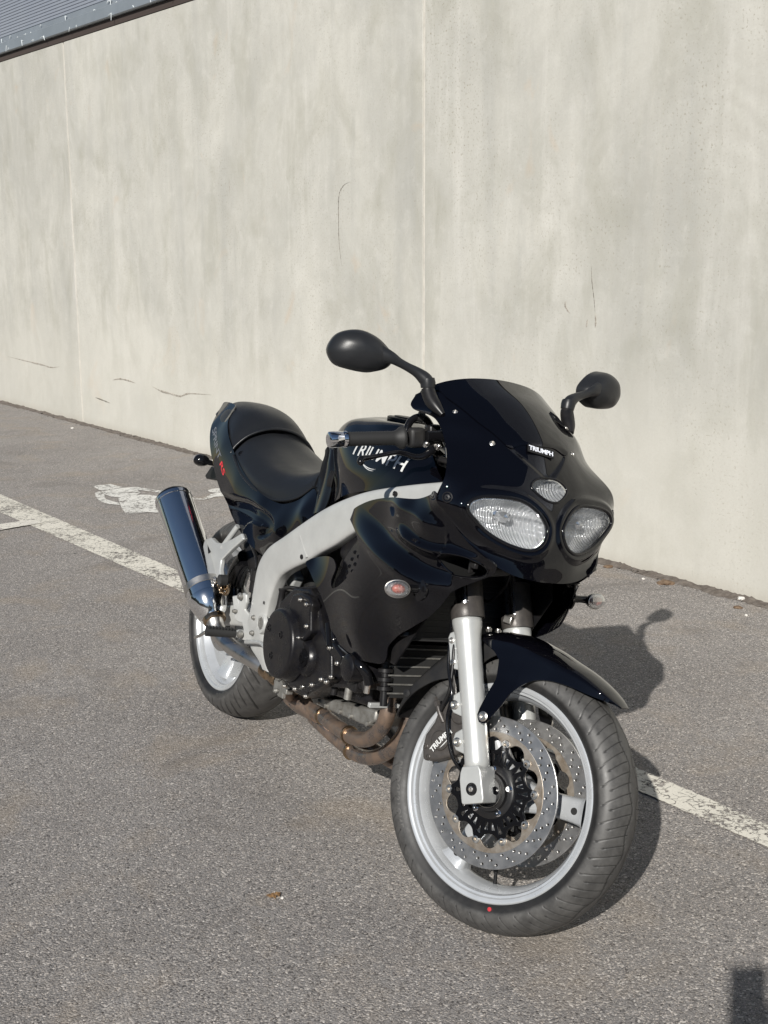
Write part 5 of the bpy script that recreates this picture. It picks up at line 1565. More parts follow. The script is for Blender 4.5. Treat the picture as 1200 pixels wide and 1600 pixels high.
# piping along the join and the lower seams
g = G(); row = mirror_rows(P_)[0]; g.tube([Vector(p) + Vector((.004, 0, .001)) for p in curve(row, 60)], .0045, 10); obj("seat_piping", g, M['seat'], seat2)
for sg in (-1, 1):
    g = G(); g.tube([(p[0], sg * (p[1] + .001), p[2] + .002) for p in curve([r[-1] for r in SEAT], 50)], .004, 8); obj("seat_hem", g, M['seat'], seat)
q = Vector((0.0811, -0.1355, 0.8357)); 
for sg in (-1, 1):
    g = G(); n_ = Vector((.35, sg * .6, .7)).normalized(); qq = Vector((q.x, sg * abs(q.y), q.z)); g.lathe(qq - n_ * .003, n_, [(-.002, .011), (.0035, .010), (.0038, .0075), (.001, .0070), (.002, .004), (.0045, .003), (.005, 0)], 20); obj("seat_screw", g, M['black_gloss'], seat)

# ---- tail panels
tctrl = np.array([(-0.2928, -0.0600, 0.9611), (-0.2827, -0.0850, 0.9231), (-0.2459, -0.1150, 0.8818), (-0.1859, -0.1350, 0.8352), (-0.0845, -0.1500, 0.7662), (0.0224, -0.1580, 0.7022), (0.1699, -0.1650, 0.6399), (0.2901, -0.1680, 0.6061), (0.3893, -0.1680, 0.5950), (0.4732, -0.1650, 0.5949), (0.4980, -0.1650, 0.6110), (0.5267, -0.1600, 0.6548), (0.5826, -0.1550, 0.7015), (0.6334, -0.1400, 0.7523), (0.6296, -0.1300, 0.7818), (0.5578, -0.1180, 0.8106), (0.5348, -0.1350, 0.7699), (0.4460, -0.1480, 0.7406), (0.3698, -0.1540, 0.7412), (0.2789, -0.1570, 0.7532), (0.1643, -0.1550, 0.7842), (0.0601, -0.1480, 0.8236), (-0.0308, -0.1380, 0.8696), (-0.1212, -0.1120, 0.9178), (-0.1488, -0.0850, 0.9548), (0.3356, -0.1720, 0.6985), (0.4823, -0.1720, 0.6717), (-0.0575, -0.1470, 0.8309), (0.5807, -0.1520, 0.7451), (0.1259, -0.1630, 0.7387)])
tfun = rbf(tctrl[:, [0, 2]] * 10, tctrl[:, 1] * 10, 2e-3)
TL = curve(xz([(-0.0345, -0.1551, 0.7029), (0.1123, -0.1632, 0.7092), (0.2576, -0.1666, 0.7187), (0.3749, -0.1671, 0.7116), (0.4488, -0.1704, 0.6923), (0.4618, -0.1734, 0.6640), (0.4073, -0.1724, 0.6351), (0.3383, -0.1705, 0.6213)]), 50).tolist()
def tail_y(X):
    X = np.asarray(X, float); y = tfun(X * 10) / 10
    d, t = dist_poly(X, TL)
    y = y + sstep(t / .15) * sstep((1 - t) / .2) * 0.012 * sstep((-d + .004) / .016) * np.exp(-np.maximum(-d - .03, 0) / .03)
    return y
tail_px = [(-0.2925, -0.0601, 0.9611), (-0.2973, -0.0711, 0.9423), (-0.2790, -0.0899, 0.9166), (-0.2480, -0.1126, 0.8860), (-0.2160, -0.1270, 0.8571), (-0.1744, -0.1380, 0.8261), (-0.1205, -0.1466, 0.7917), (-0.0726, -0.1511, 0.7577), (-0.0127, -0.1560, 0.7225), (0.0636, -0.1607, 0.6833), (0.1433, -0.1642, 0.6505), (0.2212, -0.1669, 0.6247), (0.3008, -0.1682, 0.6045), (0.3759, -0.1681, 0.5940), (0.4250, -0.1667, 0.5898), (0.4617, -0.1654, 0.5923), (0.4913, -0.1651, 0.6059), (0.5110, -0.1632, 0.6353), (0.5322, -0.1597, 0.6612), (0.5606, -0.1574, 0.6847), (0.5971, -0.1536, 0.7097), (0.6311, -0.1445, 0.7411), (0.6425, -0.1351, 0.7647), (0.6208, -0.1271, 0.7891), (0.5749, -0.1183, 0.8099), (0.5517, -0.1240, 0.7950), (0.5237, -0.1340, 0.7716), (0.4827, -0.1431, 0.7529), (0.4356, -0.1476, 0.7424), (0.3662, -0.1530, 0.7444), (0.2743, -0.1559, 0.7582), (0.1581, -0.1536, 0.7910), (0.0548, -0.1470, 0.8308), (-0.0376, -0.1362, 0.8749), (-0.1154, -0.1122, 0.9185), (-0.1519, -0.0804, 0.9612)]
s = height_shell(tail_y, curve(xz(tail_px), 360, True).tolist())
gR = s.solid(.003)
tree_tl = bvh(s)
for k, g in enumerate((gR, gR.mirror())):
    tp = obj("tail_panel", g, M['paint'], bike)
    if k == 0:
        def strip_text(body, p0, p1, size, mat, nm, kx=None):
            p0 = Vector(p0); p1 = Vector(p1); pm = (p0 + p1) / 2
            tx = subdivide_g(text_g(body, size, 0, size * .02, 0.15, 0.95), .004)
            wx = max(v[0] for v in tx.v) - min(v[0] for v in tx.v); kk = (p1 - p0).length / wx
            tx.v = [(x * kk, y, 0) for x, y, z in tx.v]
            n = Vector((-.35, -.9, .25)).normalized(); xd = (p1 - p0).normalized(); yd = n.cross(xd)
            tx.xf(frame_m(pm, xd, yd)); project(tx, tree_tl, (0, 1, 0), .0007)
            obj(nm, tx, mat, tp, smooth=False)
        strip_text("SPRINT", (-0.2080, -0.1203, 0.8796), (-0.0424, -0.1503, 0.8006), .030, M['grey_print'], "model_lettering")
        strip_text("RS", (-0.0339, -0.1511, 0.7917), (0.0209, -0.1559, 0.7597), .026, M['red_print'], "red_model_lettering")
# tail top deck and rear end
rows = [[(-.262, 0, .945), (-.262, .04, .942), (-.262, .075, .93), (-.262, .096, .915)],
        [(-.30, 0, .958), (-.30, .035, .955), (-.297, .068, .94), (-.292, .088, .918)],
        [(-.335, 0, .955), (-.332, .03, .952), (-.325, .055, .935), (-.315, .072, .905)],
        [(-.350, 0, .925), (-.347, .03, .92), (-.335, .055, .905), (-.322, .075, .885)],
        [(-.335, 0, .875), (-.332, .03, .872), (-.322, .058, .866), (-.305, .085, .862)]]
s = Shell(surf(mirror_rows(rows), 40, 61))
orient(s, 40, 61, (-1, 0, 1))
deck = obj("tail_deck", s.solid(.003), M['paint'], bike)
g = G()
lo = [(-.30, .86), (-.10, .78), (.05, .70), (.20, .61), (.35, .60), (.46, .68), (.50, .76), (.30, .765), (.10, .80), (-.10, .86), (-.25, .89)]
g.prism([(x, -.10 if x > -.2 else -.06, z) for x, z in lo], (0, .20, 0))
obj("subframe_cover", g, M['interior'], bike, smooth=False)
# rear number plate holder
g = G(); g.prism([(-0.2958, -0.0750, 0.7461), (-0.2177, -0.0700, 0.7373), (-0.1905, -0.0700, 0.7121), (-0.3116, -0.0800, 0.7002), (-0.3271, -0.0800, 0.7085)], (0, .14, -.01)); obj("plate_holder", g, M['black_satin'], bike, bevel=.003)

def turn_signal(c, out, fwd, base, name="turn_signal", lens=True):
    """oval lamp: c centre, out = stalk direction, fwd = lens direction, base = mount point"""
    c = Vector(c); f = Vector(fwd).normalized(); u = Vector((0, 0, 1)); s_ = u.cross(f).normalized(); u = f.cross(s_)
    def half(x0, x1, rx, n=12, seg=36, flat=1.0):
        g = G(); rows = []
        for i in range(n + 1):
            a = math.pi / 2 * i / n
            r = math.cos(a); d = math.sin(a)
            rows.append([c + f * (x0 + (x1 - x0) * d) + s_ * (.0275 * r * math.cos(t)) + u * (.0188 * r * math.sin(t)) for t in np.linspace(0, 2 * math.pi, seg + 1)])
        P = np.array([[tuple(p) for p in r] for r in rows]); sh = Shell(P); g.add(sh.V, sh.F); return g
    body = half(0, -.024, 0)
    b = Vector(base)
    body.tube([c - f * .010, c.lerp(b, .5) - f * .008, b], [.011, .008, .010], 16, ratio=1.1)
    ts_ = obj(name, body, M['black_gloss'], bike)
    if lens:
        g = half(0, .014, 0); obj("signal_lens", g, M['signal_lens'], ts_)
        g = G()
        rr = [c + f * 0.0005 + s_ * (.0278 * math.cos(t)) + u * (.0190 * math.sin(t)) for t in np.linspace(0, 2 * math.pi, 40, endpoint=False)]
        g.tube(rr, .0012, 8, closed=True); obj("signal_rim", g, M['steel'], ts_)
        g = G(); g.add([tuple(c - f * .002 + s_ * (.0268 * math.cos(t)) + u * (.0182 * math.sin(t))) for t in np.linspace(0, 2 * math.pi, 40, endpoint=False)], [tuple(range(40))]); obj("signal_reflector", g, M['refl'], ts_, smooth=False)
        g = G(); g.ell(c + f * .003 + s_ * .002, (.0080, .0150, .0105), R=Matrix((f, s_, u)).transposed()); obj("signal_bulb", g, M['amber'], ts_)
    return ts_
cR = Vector((1.3384, -0.2680, 0.7076)); bR = Vector((1.3256, -0.2063, 0.7065))
bR = Vector((bR.x, float(fair_y([(bR.x, bR.z)])[0]) + .002, bR.z))
for sg in (1, -1):
    c_ = Vector((cR.x, sg * cR.y, cR.z)); b_ = Vector((bR.x - .004, sg * bR.y, bR.z))
    t_ = turn_signal(c_, None, (0.95, -sg * 0.22, 0.02) if sg > 0 else (.95, .22, .02), b_)
    g = G(); g.lathe(b_, Vector((0.15, -sg, 0)), [(-.004, .026), (.001, .0255), (.003, .022), (.004, .014), (.008, .0115)], 32); obj("signal_mount", g, M['black_gloss'], t_)
cB = Vector((-0.1957, -0.1500, 0.7722)); bB = Vector((-0.1835, -0.0850, 0.7620))
for sg in (1, -1):
    t_ = turn_signal((cB.x, sg * cB.y, cB.z), None, (-1, 0, 0), (bB.x, sg * bB.y, bB.z))

# ---- mirrors
mo = [tuple(p) for p in ((1.1007, -0.4020, 1.1759), (1.1015, -0.3997, 1.1981), (1.1067, -0.3856, 1.2202), (1.1167, -0.3580, 1.2331), (1.1264, -0.3314, 1.2346), (1.1373, -0.3014, 1.2242), (1.1456, -0.2785, 1.2070), (1.1505, -0.2651, 1.1909), (1.1504, -0.2654, 1.1752), (1.1463, -0.2767, 1.1605), (1.1389, -0.2969, 1.1507), (1.1309, -0.3191, 1.1448), (1.1180, -0.3543, 1.1459), (1.1069, -0.3849, 1.1527))]
mo = curve(mo, 64, True)
mc = mo.mean(0)
MN = np.array([math.cos(math.radians(20)), -math.sin(math.radians(20)), 0.0])
for sg in (-1, 1):
    g = G(); rows = []
    fl = np.array([1, -sg, 1.0])
    def dome(r, d): return [tuple((mc + (np.array(q) - mc) * np.array([r, r, r]) + MN * d + np.array([0, -.012 * (1 - r) * 0, .006 * (1 - r)])) * fl) for q in mo]
    rows.append(dome(1.0, -.018)); rows[-1].append(rows[-1][0])
    for i in range(15):
        a = math.pi / 2 * i / 14; rows.append(dome(math.cos(a) ** .85, .042 * math.sin(a))); rows[-1].append(rows[-1][0])
    sh = Shell(np.array(rows)); g.add(sh.V, sh.F)
    head = obj("mirror", g, M['mirror_plastic'], bike)
    g = G(); g.add([tuple((mc + (np.array(q) - mc) * .97 - MN * .0165) * fl) for q in mo], [tuple(range(len(mo)))]); obj("mirror_glass", g, M['mirror_glass'], head, smooth=False)
    s2 = -sg
    def m_(p): return (p[0], p[1] * s2, p[2])
    g = G()
    g.tube([m_((1.160, -.300, 1.190)), m_((1.172, -.280, 1.186)), m_((1.177, -.262, 1.179)), m_((1.182, -.242, 1.172)), m_((1.188, -.220, 1.164)), m_((1.194, -.203, 1.154)), m_((1.200, -.194, 1.145))], [.020, .0135, .0100, .0095, .0115, .0150, .0150], 20, ratio=[.7, .8, .9, 1.0, 1.0, 1.0, 1.0], dense=30)
    g.tube([m_((1.1965, -.196, 1.153)), m_((1.1985, -.194, 1.145)), m_((1.200, -.1925, 1.134))], [.0165, .0172, .0160], 24)
    obj("mirror_arm", g, M['mirror_plastic'], head)
    g = G()
    g.tube([m_((1.200, -.1925, 1.132)), m_((1.205, -.191, 1.122)), m_((1.217, -.188, 1.108)), m_((1.233, -.183, 1.096)), m_((1.254, -.176, 1.082))], [.0150, .0160, .0160, .0135, .006], 24, dense=24)
    obj("mirror_base", g, M['black_satin'], head)

# ---- handlebars, controls
for sg in (-1, 1):
    k_ = -sg
    a = Vector((0.9774, -0.3450, 0.9228)); b = Vector((1.0587, -0.1950, 0.9787))
    a = Vector((a.x, a.y * k_, a.z)); b = Vector((b.x, b.y * k_, b.z)); d = (b - a).normalized()
    L = (b - a).length
    g = G(); g.tube([a + d * .03, b + d * .10], .011, 20); bar = obj("handlebar", g, M['black_satin'], bike, steer=True)
    g = G(); g.lathe(a, d, [(-.001, .010), (0, .0155), (.002, .0178), (.006, .0185), (.030, .0185), (.0325, .0172), (.034, .0172), (.036, .0185), (.042, .0185), (.044, .016)], 40)
    obj("bar_end_weight", g, M['chrome'], bar)
    g = G(); pr = [(.045, .0165)]
    for i in range(34):
        t = .050 + i * (L - .075) / 33; pr.append((t, .0163 if i % 2 else .0156))
    pr += [(L - .022, .0165), (L - .014, .0200), (L - .008, .0250), (L - .004, .0260), (L, .0250), (L + .001, .012)]
    g.lathe(a, d, pr, 36); obj("grip", g, M['rubber'], bar)
    # switch pod and master cylinder
    R3 = Matrix((d, Vector((0, 0, 1)).cross(d).normalized(), d.cross(Vector((0, 0, 1)).cross(d)).normalized())).transposed()
    g = G(); g.box(b + d * .030, (.040, .040, .046), R3); obj("switch_pod", g, M['black_matt'], bar, bevel=.010, bseg=3)
    g = G(); g.box(b + d * .068 + Vector((.004, 0, .004)), (.030, .034, .052), R3); obj("lever_clamp", g, M['black_satin'], bar, bevel=.006)
    for h_ in (-.016, .018):
        g = G(); g.bolt(b + d * .068 + Vector((.024, k_ * -.002, h_)), (.95, -k_ * .25, 0), .005, .004); obj("clamp_bolt", g, M['steel'], bar)
    g = G(); cyl = b + d * .055 + Vector((.030, 0, .008))
    g.tube([cyl + d * -.025, cyl + d * .045], .0135, 20); g.tube([cyl + d * .02, cyl + d * .02 + Vector((.0, 0, .045))], [.010, .012], 16)
    obj("master_cylinder", g, M['black_gloss'], bar)
    # cable/wiring arch over the perch
    def f_(p): return (p[0], p[1] * k_, p[2])
    g = G()
    g.tube([f_((1.0611, -0.1850, 0.9724)), f_((1.0539, -0.1850, 1.0013)), f_((1.0525, -0.1780, 1.0209)), f_((1.0592, -0.1680, 1.0338)), f_((1.0713, -0.1550, 1.0363)), f_((1.0792, -0.1400, 1.0262)), f_((1.0866, -0.1200, 1.0080)), f_((1.0998, -0.1000, 0.9846))], .0085, 14, dense=50)
    obj("throttle_cable", g, M['black_gloss'], bar)
    g = G(); g.tube([f_((1.0599, -0.1680, 1.0369)), f_((1.0688, -0.1570, 1.0368))], .0115, 14); obj("cable_clip", g, M['rubber'], bar)
    g = G()
    g.tube([f_((1.0675, -0.3250, 0.8948)), f_((1.0676, -0.3220, 0.9028)), f_((1.0739, -0.2980, 0.9138)), f_((1.0852, -0.2680, 0.9295)), f_((1.0942, -0.2420, 0.9409)), f_((1.1026, -0.2250, 0.9434)), f_((1.1173, -0.2050, 0.9436)), f_((1.1288, -0.1900, 0.9523)), f_((1.1328, -0.1750, 0.9714))], [.0075, .0070, .0050, .0048, .0052, .0056, .0065, .0075, .009], 14, ratio=1.2, dense=60)
    g.ell(f_((1.0681, -0.3250, 0.8957)), (.0085, .0085, .0085))
    obj("lever", g, M['black_gloss'], bar)
    for q in ((1.1105, -0.1900, 0.9664), (1.1316, -0.1720, 0.9688)):
        g = G(); g.bolt(Vector(f_(q)) + Vector((.012, 0, .01)), (.4, 0, 1), .0055, .006); obj("lever_pivot", g, M['steel'], bar)
g = G(); c = Vector((1.4635, 0, .303)) + AX * .735 - PERP * .01
g.box(c, (.07, .25, .022), Matrix.Rotation(RAKE, 3, 'Y').inverted()); g.tube([Vector((1.4635, 0, .303)) + AX * .53 - PERP * .03, c], .028, 20); obj("upper_yoke", g, M['black_satin'], bike, bevel=.008, steer=True)
# instrument pod behind the screen
g = G(); g.box((1.27, 0, 1.02), (.07, .26, .10), Matrix.Rotation(-.5, 3, 'Y')); obj("instrument_pod", g, M['black_matt'], bike, bevel=.02, bseg=3)
g = G()
g.tube([(1.17, -.12, .98), (1.25, -.10, .97), (1.32, -.12, .93), (1.36, -.17, .90)], .007, 10, dense=30)
obj("wiring_loom", g, M['black_satin'], bike)
g = G(); g.tube([(1.17, .12, .98), (1.25, .10, .97), (1.32, .12, .93), (1.36, .17, .90)], .007, 10, dense=30)
obj("wiring_loom", g, M['black_satin'], bike)

# ---------------------------------------------------------------- frame
def V_(p): return Vector(p)
def band(st, n=70, seg=28, ex=0.45):
    """loft of rounded-rectangle sections; st: (edge a, edge b, half thickness)"""
    rows = []
    for a, b, th in st:
        a = V_(a); b = V_(b); c = (a + b) / 2; h = (b - a) / 2
        ring = []
        for k in range(seg):
            t = 2 * math.pi * k / seg; cx = math.cos(t); sx = math.sin(t)
            ring.append(tuple(c + h * math.copysign(abs(cx) ** ex, cx) + Vector((0, 1, 0)) * math.copysign(abs(sx) ** ex, sx) * th))
        ring.append(ring[0]); rows.append(ring)
    P = surf(rows, n, seg * 2 + 1)
    s = Shell(P); g = G(); g.add(s.V, s.F)
    for e in (0, -1):
        q = P[e][:-1]; g.add(q, [tuple(range(len(q)))])
    return g
fs_ = [((0.4073, -0.1650, 0.3477), (0.5445, -0.1650, 0.3599), .018), ((0.4117, -0.1680, 0.3915), (0.5322, -0.1680, 0.4105), .020), ((0.4284, -0.1720, 0.4455), (0.5424, -0.1720, 0.4776), .020), ((0.4348, -0.1750, 0.5074), (0.5700, -0.1750, 0.5374), .021),
      ((0.4474, -0.1770, 0.5703), (0.6035, -0.1770, 0.5732), .021), ((0.4958, -0.1780, 0.6257), (0.6676, -0.1780, 0.6067), .022), ((0.5877, -0.1780, 0.6780), (0.7389, -0.1780, 0.6394), .022), ((0.6801, -0.1770, 0.7306), (0.8004, -0.1770, 0.6745), .022), ((0.7774, -0.1740, 0.7841), (0.8694, -0.1740, 0.7104), .022),
      ((0.8716, -0.1690, 0.8274), (0.9363, -0.1690, 0.7516), .022), ((0.9653, -0.1620, 0.8631), (1.0146, -0.1620, 0.7957), .021), ((1.0597, -0.1520, 0.8906), (1.0921, -0.1520, 0.8310), .020), ((1.1539, -0.1380, 0.9150), (1.1770, -0.1380, 0.8627), .019), ((1.2411, -0.1180, 0.9369), (1.2579, -0.1180, 0.8935), .018)]
gf = band(fs_, 120)
fr = obj("frame_beam", gf, M['frame'], bike)
obj("frame_beam", gf.mirror(), M['frame'], bike)
# lower hanger of the frame behind the clutch
gl = band([((0.3998, -0.1620, 0.3607), (0.5267, -0.1620, 0.3768), .016), ((0.4353, -0.1600, 0.3296), (0.5362, -0.1600, 0.3397), .015), ((0.4883, -0.1580, 0.3114), (0.5499, -0.1580, 0.3147), .013), ((0.5179, -0.1560, 0.2927), (0.5611, -0.1560, 0.2964), .011)], 20)
obj("frame_hanger", gl, M['frame'], fr); 
g = G(); pv = V_((0.5193, -0.1890, 0.4207)); g.lathe(pv, (0, -1, 0), [(-.006, .030), (.0, .0285), (.003, .027), (.003, .0195), (.0005, .0190), (.0005, .0)], 40); obj("pivot_boss", g, M['frame'], fr)
g = G(); g.lathe(pv + Vector((0, -.0006, 0)), (0, -1, 0), [(0, .0185), (.0015, .0180), (.0015, .0105), (-.001, .0100), (-.001, 0)], 6); obj("pivot_nut", g, M['cast'], fr)
g = G(); q = V_((0.7244, -0.2005, 0.6500)); g.lathe(q, (0, -1, 0), [(-.002, .0062), (.0012, .0062), (.0012, .004), (-.001, .0038), (-.001, 0)], 20); obj("frame_bolt", g, M['black_satin'], fr)
g = G(); q = V_((1.0989, -0.1755, 0.8814)); g.lathe(q, (0, -1, .15), [(-.004, .006), (.0010, .006), (.0016, .004), (0.0, .003), (0, 0)], 20); obj("frame_plug", g, M['black_satin'], fr)
# weld step where casting meets beam
g = band([((0.6796, -0.1990, 0.6982), (0.7444, -0.1990, 0.6510), .0018), ((0.6896, -0.1990, 0.7036), (0.7546, -0.1990, 0.6549), .0018)], 4); obj("frame_step", g, M['frame'], fr)
tx = text_g("H", 0.012, 0.0004, 0.0002); tx.xf(frame_m(V_((0.5274, -0.1945, 0.4799)), (1, 0, .1), (0, 0, 1))); obj("frame_mark", tx, M['black_satin'], fr, smooth=False)
g = G(); g.tube([(1.17, 0, .78), (1.10, 0, .94)], .04, 28); g.box((1.12, 0, .86), (.10, .24, .10)); obj("steering_head", g, M['frame'], bike, bevel=.015)

# ---------------------------------------------------------------- engine
px = lambda pts, y: pts
def yprism(pts, y0, y1):
    g = G(); P = [V_(p) for p in pts]; P = [Vector((p.x, y0, p.z)) for p in P]
    # outline orientation does not matter: recalculated below
    g.prism(P, (0, y1 - y0, 0)); return g
def fixn(g):
    bm = bmesh.new(); vs = [bm.verts.new(v) for v in g.v]
    for f in g.f:
        try: bm.faces.new([vs[i] for i in f])
        except ValueError: pass
    bmesh.ops.recalc_face_normals(bm, faces=bm.faces); bm.verts.index_update()
    r = G(); r.add([tuple(v.co) for v in bm.verts], [tuple(v.index for v in f.verts) for f in bm.faces]); bm.free(); return r
case = [(0.5361, -0.1700, 0.4474), (0.5544, -0.1700, 0.4914), (0.6002, -0.1700, 0.5290), (0.6709, -0.1700, 0.5615), (0.7594, -0.1700, 0.5790), (0.8248, -0.1700, 0.5663), (0.9002, -0.1700, 0.5196), (0.9491, -0.1700, 0.4922), (1.0058, -0.1700, 0.4792), (1.0407, -0.1700, 0.4765), (1.0838, -0.1700, 0.4670), (1.0866, -0.1700, 0.4304), (1.0634, -0.1700, 0.4014), (1.0258, -0.1700, 0.3929), (0.9196, -0.1700, 0.3633), (0.8570, -0.1700, 0.3306), (0.7850, -0.1700, 0.2945), (0.6983, -0.1700, 0.2881), (0.6260, -0.1700, 0.3012), (0.5590, -0.1700, 0.3405)]
eng = obj("engine", fixn(yprism(case, -.165, .165)), M['engine'], bike, bevel=.010, bseg=3)
g = fixn(yprism([(0.6275, -0.1900, 0.5084), (0.6976, -0.1900, 0.5632), (0.7856, -0.1900, 0.5807), (0.8385, -0.1900, 0.5604), (0.8839, -0.1900, 0.5064), (0.9534, -0.1900, 0.4638), (0.9761, -0.1900, 0.3997), (0.9173, -0.1900, 0.3623), (0.8505, -0.1900, 0.3183), (0.7615, -0.1900, 0.3142), (0.6623, -0.1900, 0.3257), (0.6014, -0.1900, 0.3963)], -.195, -.160))
obj("clutch_housing", g, M['engine'], eng, bevel=.007, bseg=3)
cc = V_((0.7350, -0.2380, 0.4227))
g = G(); g.lathe(cc, (0, -1, 0), [(-.040, .098), (-.034, .0965), (-.028, .0925), (-.008, .0905), (-.003, .088), (-.0005, .084), (.0, .078), (.0, .0)], 72)
cl = obj("clutch_cover", g, M['engine'], eng)
for q in ((0.6775, -0.2380, 0.4480), (0.7516, -0.2380, 0.4492), (0.7123, -0.2380, 0.3840)):
    g = G(); g.lathe(q, (0, -1, 0), [(-.001, .0098), (.002, .0094), (.0024, .0060), (-.001, .0056), (-.001, 0)], 18); obj("cover_screw", g, M['black_gloss'], cl)
pc = V_((0.8363, -0.2050, 0.4136))
g = G(); g.lathe(pc, (0, -1, 0), [(-.030, .052), (-.006, .047), (.000, .043), (.004, .040), (.004, .031), (.001, .030), (.001, .0)], 48); ac = obj("crank_cover", g, M['engine'], eng)
g = G(); g.lathe(pc + Vector((0, -.001, 0)), (0, -1, 0), [(0, .024), (.003, .0235), (.003, .013), (.008, .0125), (.008, .007), (.002, .006), (.002, 0)], 28); obj("crank_plug", g, M['black_gloss'], ac)
g = fixn(yprism([(0.7260, -0.2050, 0.5319), (0.7411, -0.2050, 0.5558), (0.7832, -0.2050, 0.5693), (0.8328, -0.2050, 0.5697), (0.8565, -0.2050, 0.5559), (0.8517, -0.2050, 0.5383), (0.8696, -0.2050, 0.4889), (0.8388, -0.2050, 0.4591), (0.7967, -0.2050, 0.4476), (0.7607, -0.2050, 0.4596), (0.7336, -0.2050, 0.4897)], -.216, -.188))
obj("sprocket_cover", g, M['engine'], eng, bevel=.006, bseg=3)
for u, v in ((415, 172), (460, 205), (355, 250), (460, 362), (357, 388), (400, 445)):
    pass
BOLTS = [((0.7939, -0.2180, 0.5529), 1), ((0.8316, -0.2180, 0.5499), 1), ((0.7263, -0.2030, 0.5083), 1), ((0.8502, -0.2180, 0.4988), 1), ((0.7514, -0.2060, 0.4639), 1), ((0.8147, -0.2180, 0.4595), 1), ((0.9545, -0.2000, 0.4726), 1), ((1.0037, -0.2000, 0.4484), 1), ((0.9858, -0.2000, 0.4096), 1), ((0.9361, -0.2000, 0.3882), 1), ((0.9605, -0.1980, 0.3892), 1), ((0.8923, -0.2000, 0.3610), 1), ((0.8003, -0.1980, 0.3218), 1), ((0.8404, -0.1980, 0.3401), .8), ((0.8620, -0.1960, 0.3219), 1), ((0.7359, -0.1960, 0.3097), 1)]
for q, s_ in BOLTS:
    g = G(); g.bolt(V_(q), (0, -1, 0), .0046 * s_, .0055); obj("case_bolt", g, M['bolt'], eng)
# cylinder block and head leaning forwards (mostly behind the fairing)
g = G(); Rt = Matrix.Rotation(math.radians(-22), 3, 'Y').inverted()
g.box((.90, 0, .56), (.20, .30, .26), Rt); g.box((.97, 0, .70), (.22, .33, .12), Rt); cyl = obj("cylinder_block", g, M['engine'], bike, bevel=.015, bseg=3)
# bits in front of the crankcase: water pipes, pump, hoses
def tubeobj(nm, pts, r, mt, par, dense=30, seg=14):
    g = G(); g.tube([V_(p) for p in pts], r, seg, dense=dense); return obj(nm, g, mt, par)
tubeobj("water_pipe", [(0.9079, -0.1900, 0.5208), (0.9296, -0.1950, 0.4989), (0.9516, -0.2000, 0.4758)], .0085, M['black_gloss'], eng)
tubeobj("water_pipe", [(0.9379, -0.1900, 0.5174), (0.9571, -0.1950, 0.4968), (0.9632, -0.1900, 0.4762)], .0065, M['black_gloss'], eng)
tubeobj("oil_hose", [(0.9514, -0.1800, 0.4925), (0.9849, -0.1850, 0.4856), (1.0051, -0.1800, 0.4787), (1.0336, -0.1700, 0.4776), (1.0611, -0.1650, 0.4668), (1.0733, -0.1600, 0.4517)], .0085, M['steel'], eng)
tubeobj("water_hose", [(0.9733, -0.1800, 0.4505), (1.0496, -0.1900, 0.4659), (1.0861, -0.1850, 0.4673), (1.0995, -0.1700, 0.4499), (1.1009, -0.1600, 0.4287)], .012, M['black_gloss'], eng)
g = G(); g.lathe((1.0565, -0.2050, 0.4534), (0, -1, 0), [(-.04, .034), (-.004, .032), (.0, .028), (.002, .018), (.002, 0)], 32); obj("water_pump", g, M['engine'], eng)
g = G(); g.box((0.9847, -0.1850, 0.4664), (.075, .03, .035), Matrix.Rotation(.3, 3, 'Y')); obj("sensor_block", g, M['black_gloss'], eng, bevel=.006)
g = G(); g.box((1.0295, -0.1500, 0.4167), (.05, .04, .055)); g.tube([(1.0543, -0.1600, 0.4586), (1.0742, -0.1600, 0.4300), (1.0774, -0.1550, 0.4028)], .0075, 12); obj("oil_pressure_fitting", g, M['black_satin'], eng, bevel=.006)
g = G(); g.lathe((1.0853, -0.1550, 0.4084), (0, 0, 1), [(-.008, .007), (.012, .007), (.013, .004)], 6); obj("drain_fitting", g, M['steel'], eng)
g = G(); g.lathe((0.9922, -0.1500, 0.3764), (0, 0, 1), [(-.02, .010), (.03, .010), (.032, .006)], 14); obj("sump_plug", g, M['cast'], eng)
g = G(); g.lathe((0.9177, -0.1500, 0.3565), (-.1, 0, 1), [(-.012, .009), (.035, .009)], 14); obj("engine_stud", g, M['black_satin'], eng)
g = G(); g.lathe((0.6123, -0.1850, 0.4961), (0, 0, 1), [(-.028, .012), (-.02, .0135), (.0, .010), (.035, .009), (.040, .011), (.043, .011), (.044, .0)], 18); obj("breather_stub", g, M['black_satin'], eng)
tubeobj("clutch_cable", [(0.5750, -0.1700, 0.5283), (0.6191, -0.1700, 0.5458), (0.6981, -0.1750, 0.5608), (0.7571, -0.1600, 0.5807), (0.7716, -0.1400, 0.6054)], .005, M['black_satin'], eng)
tubeobj("fuel_pipe", [(0.5512, -0.1500, 0.5291), (0.6138, -0.1550, 0.5384), (0.7037, -0.1600, 0.5663)], .004, M['steel'], eng)
g = G(); g.box((0.5501, -0.1250, 0.5553), (.05, .03, .05), Matrix.Rotation(.5, 3, 'Y')); obj("linkage_block", g, M['silver'], eng, bevel=.006)
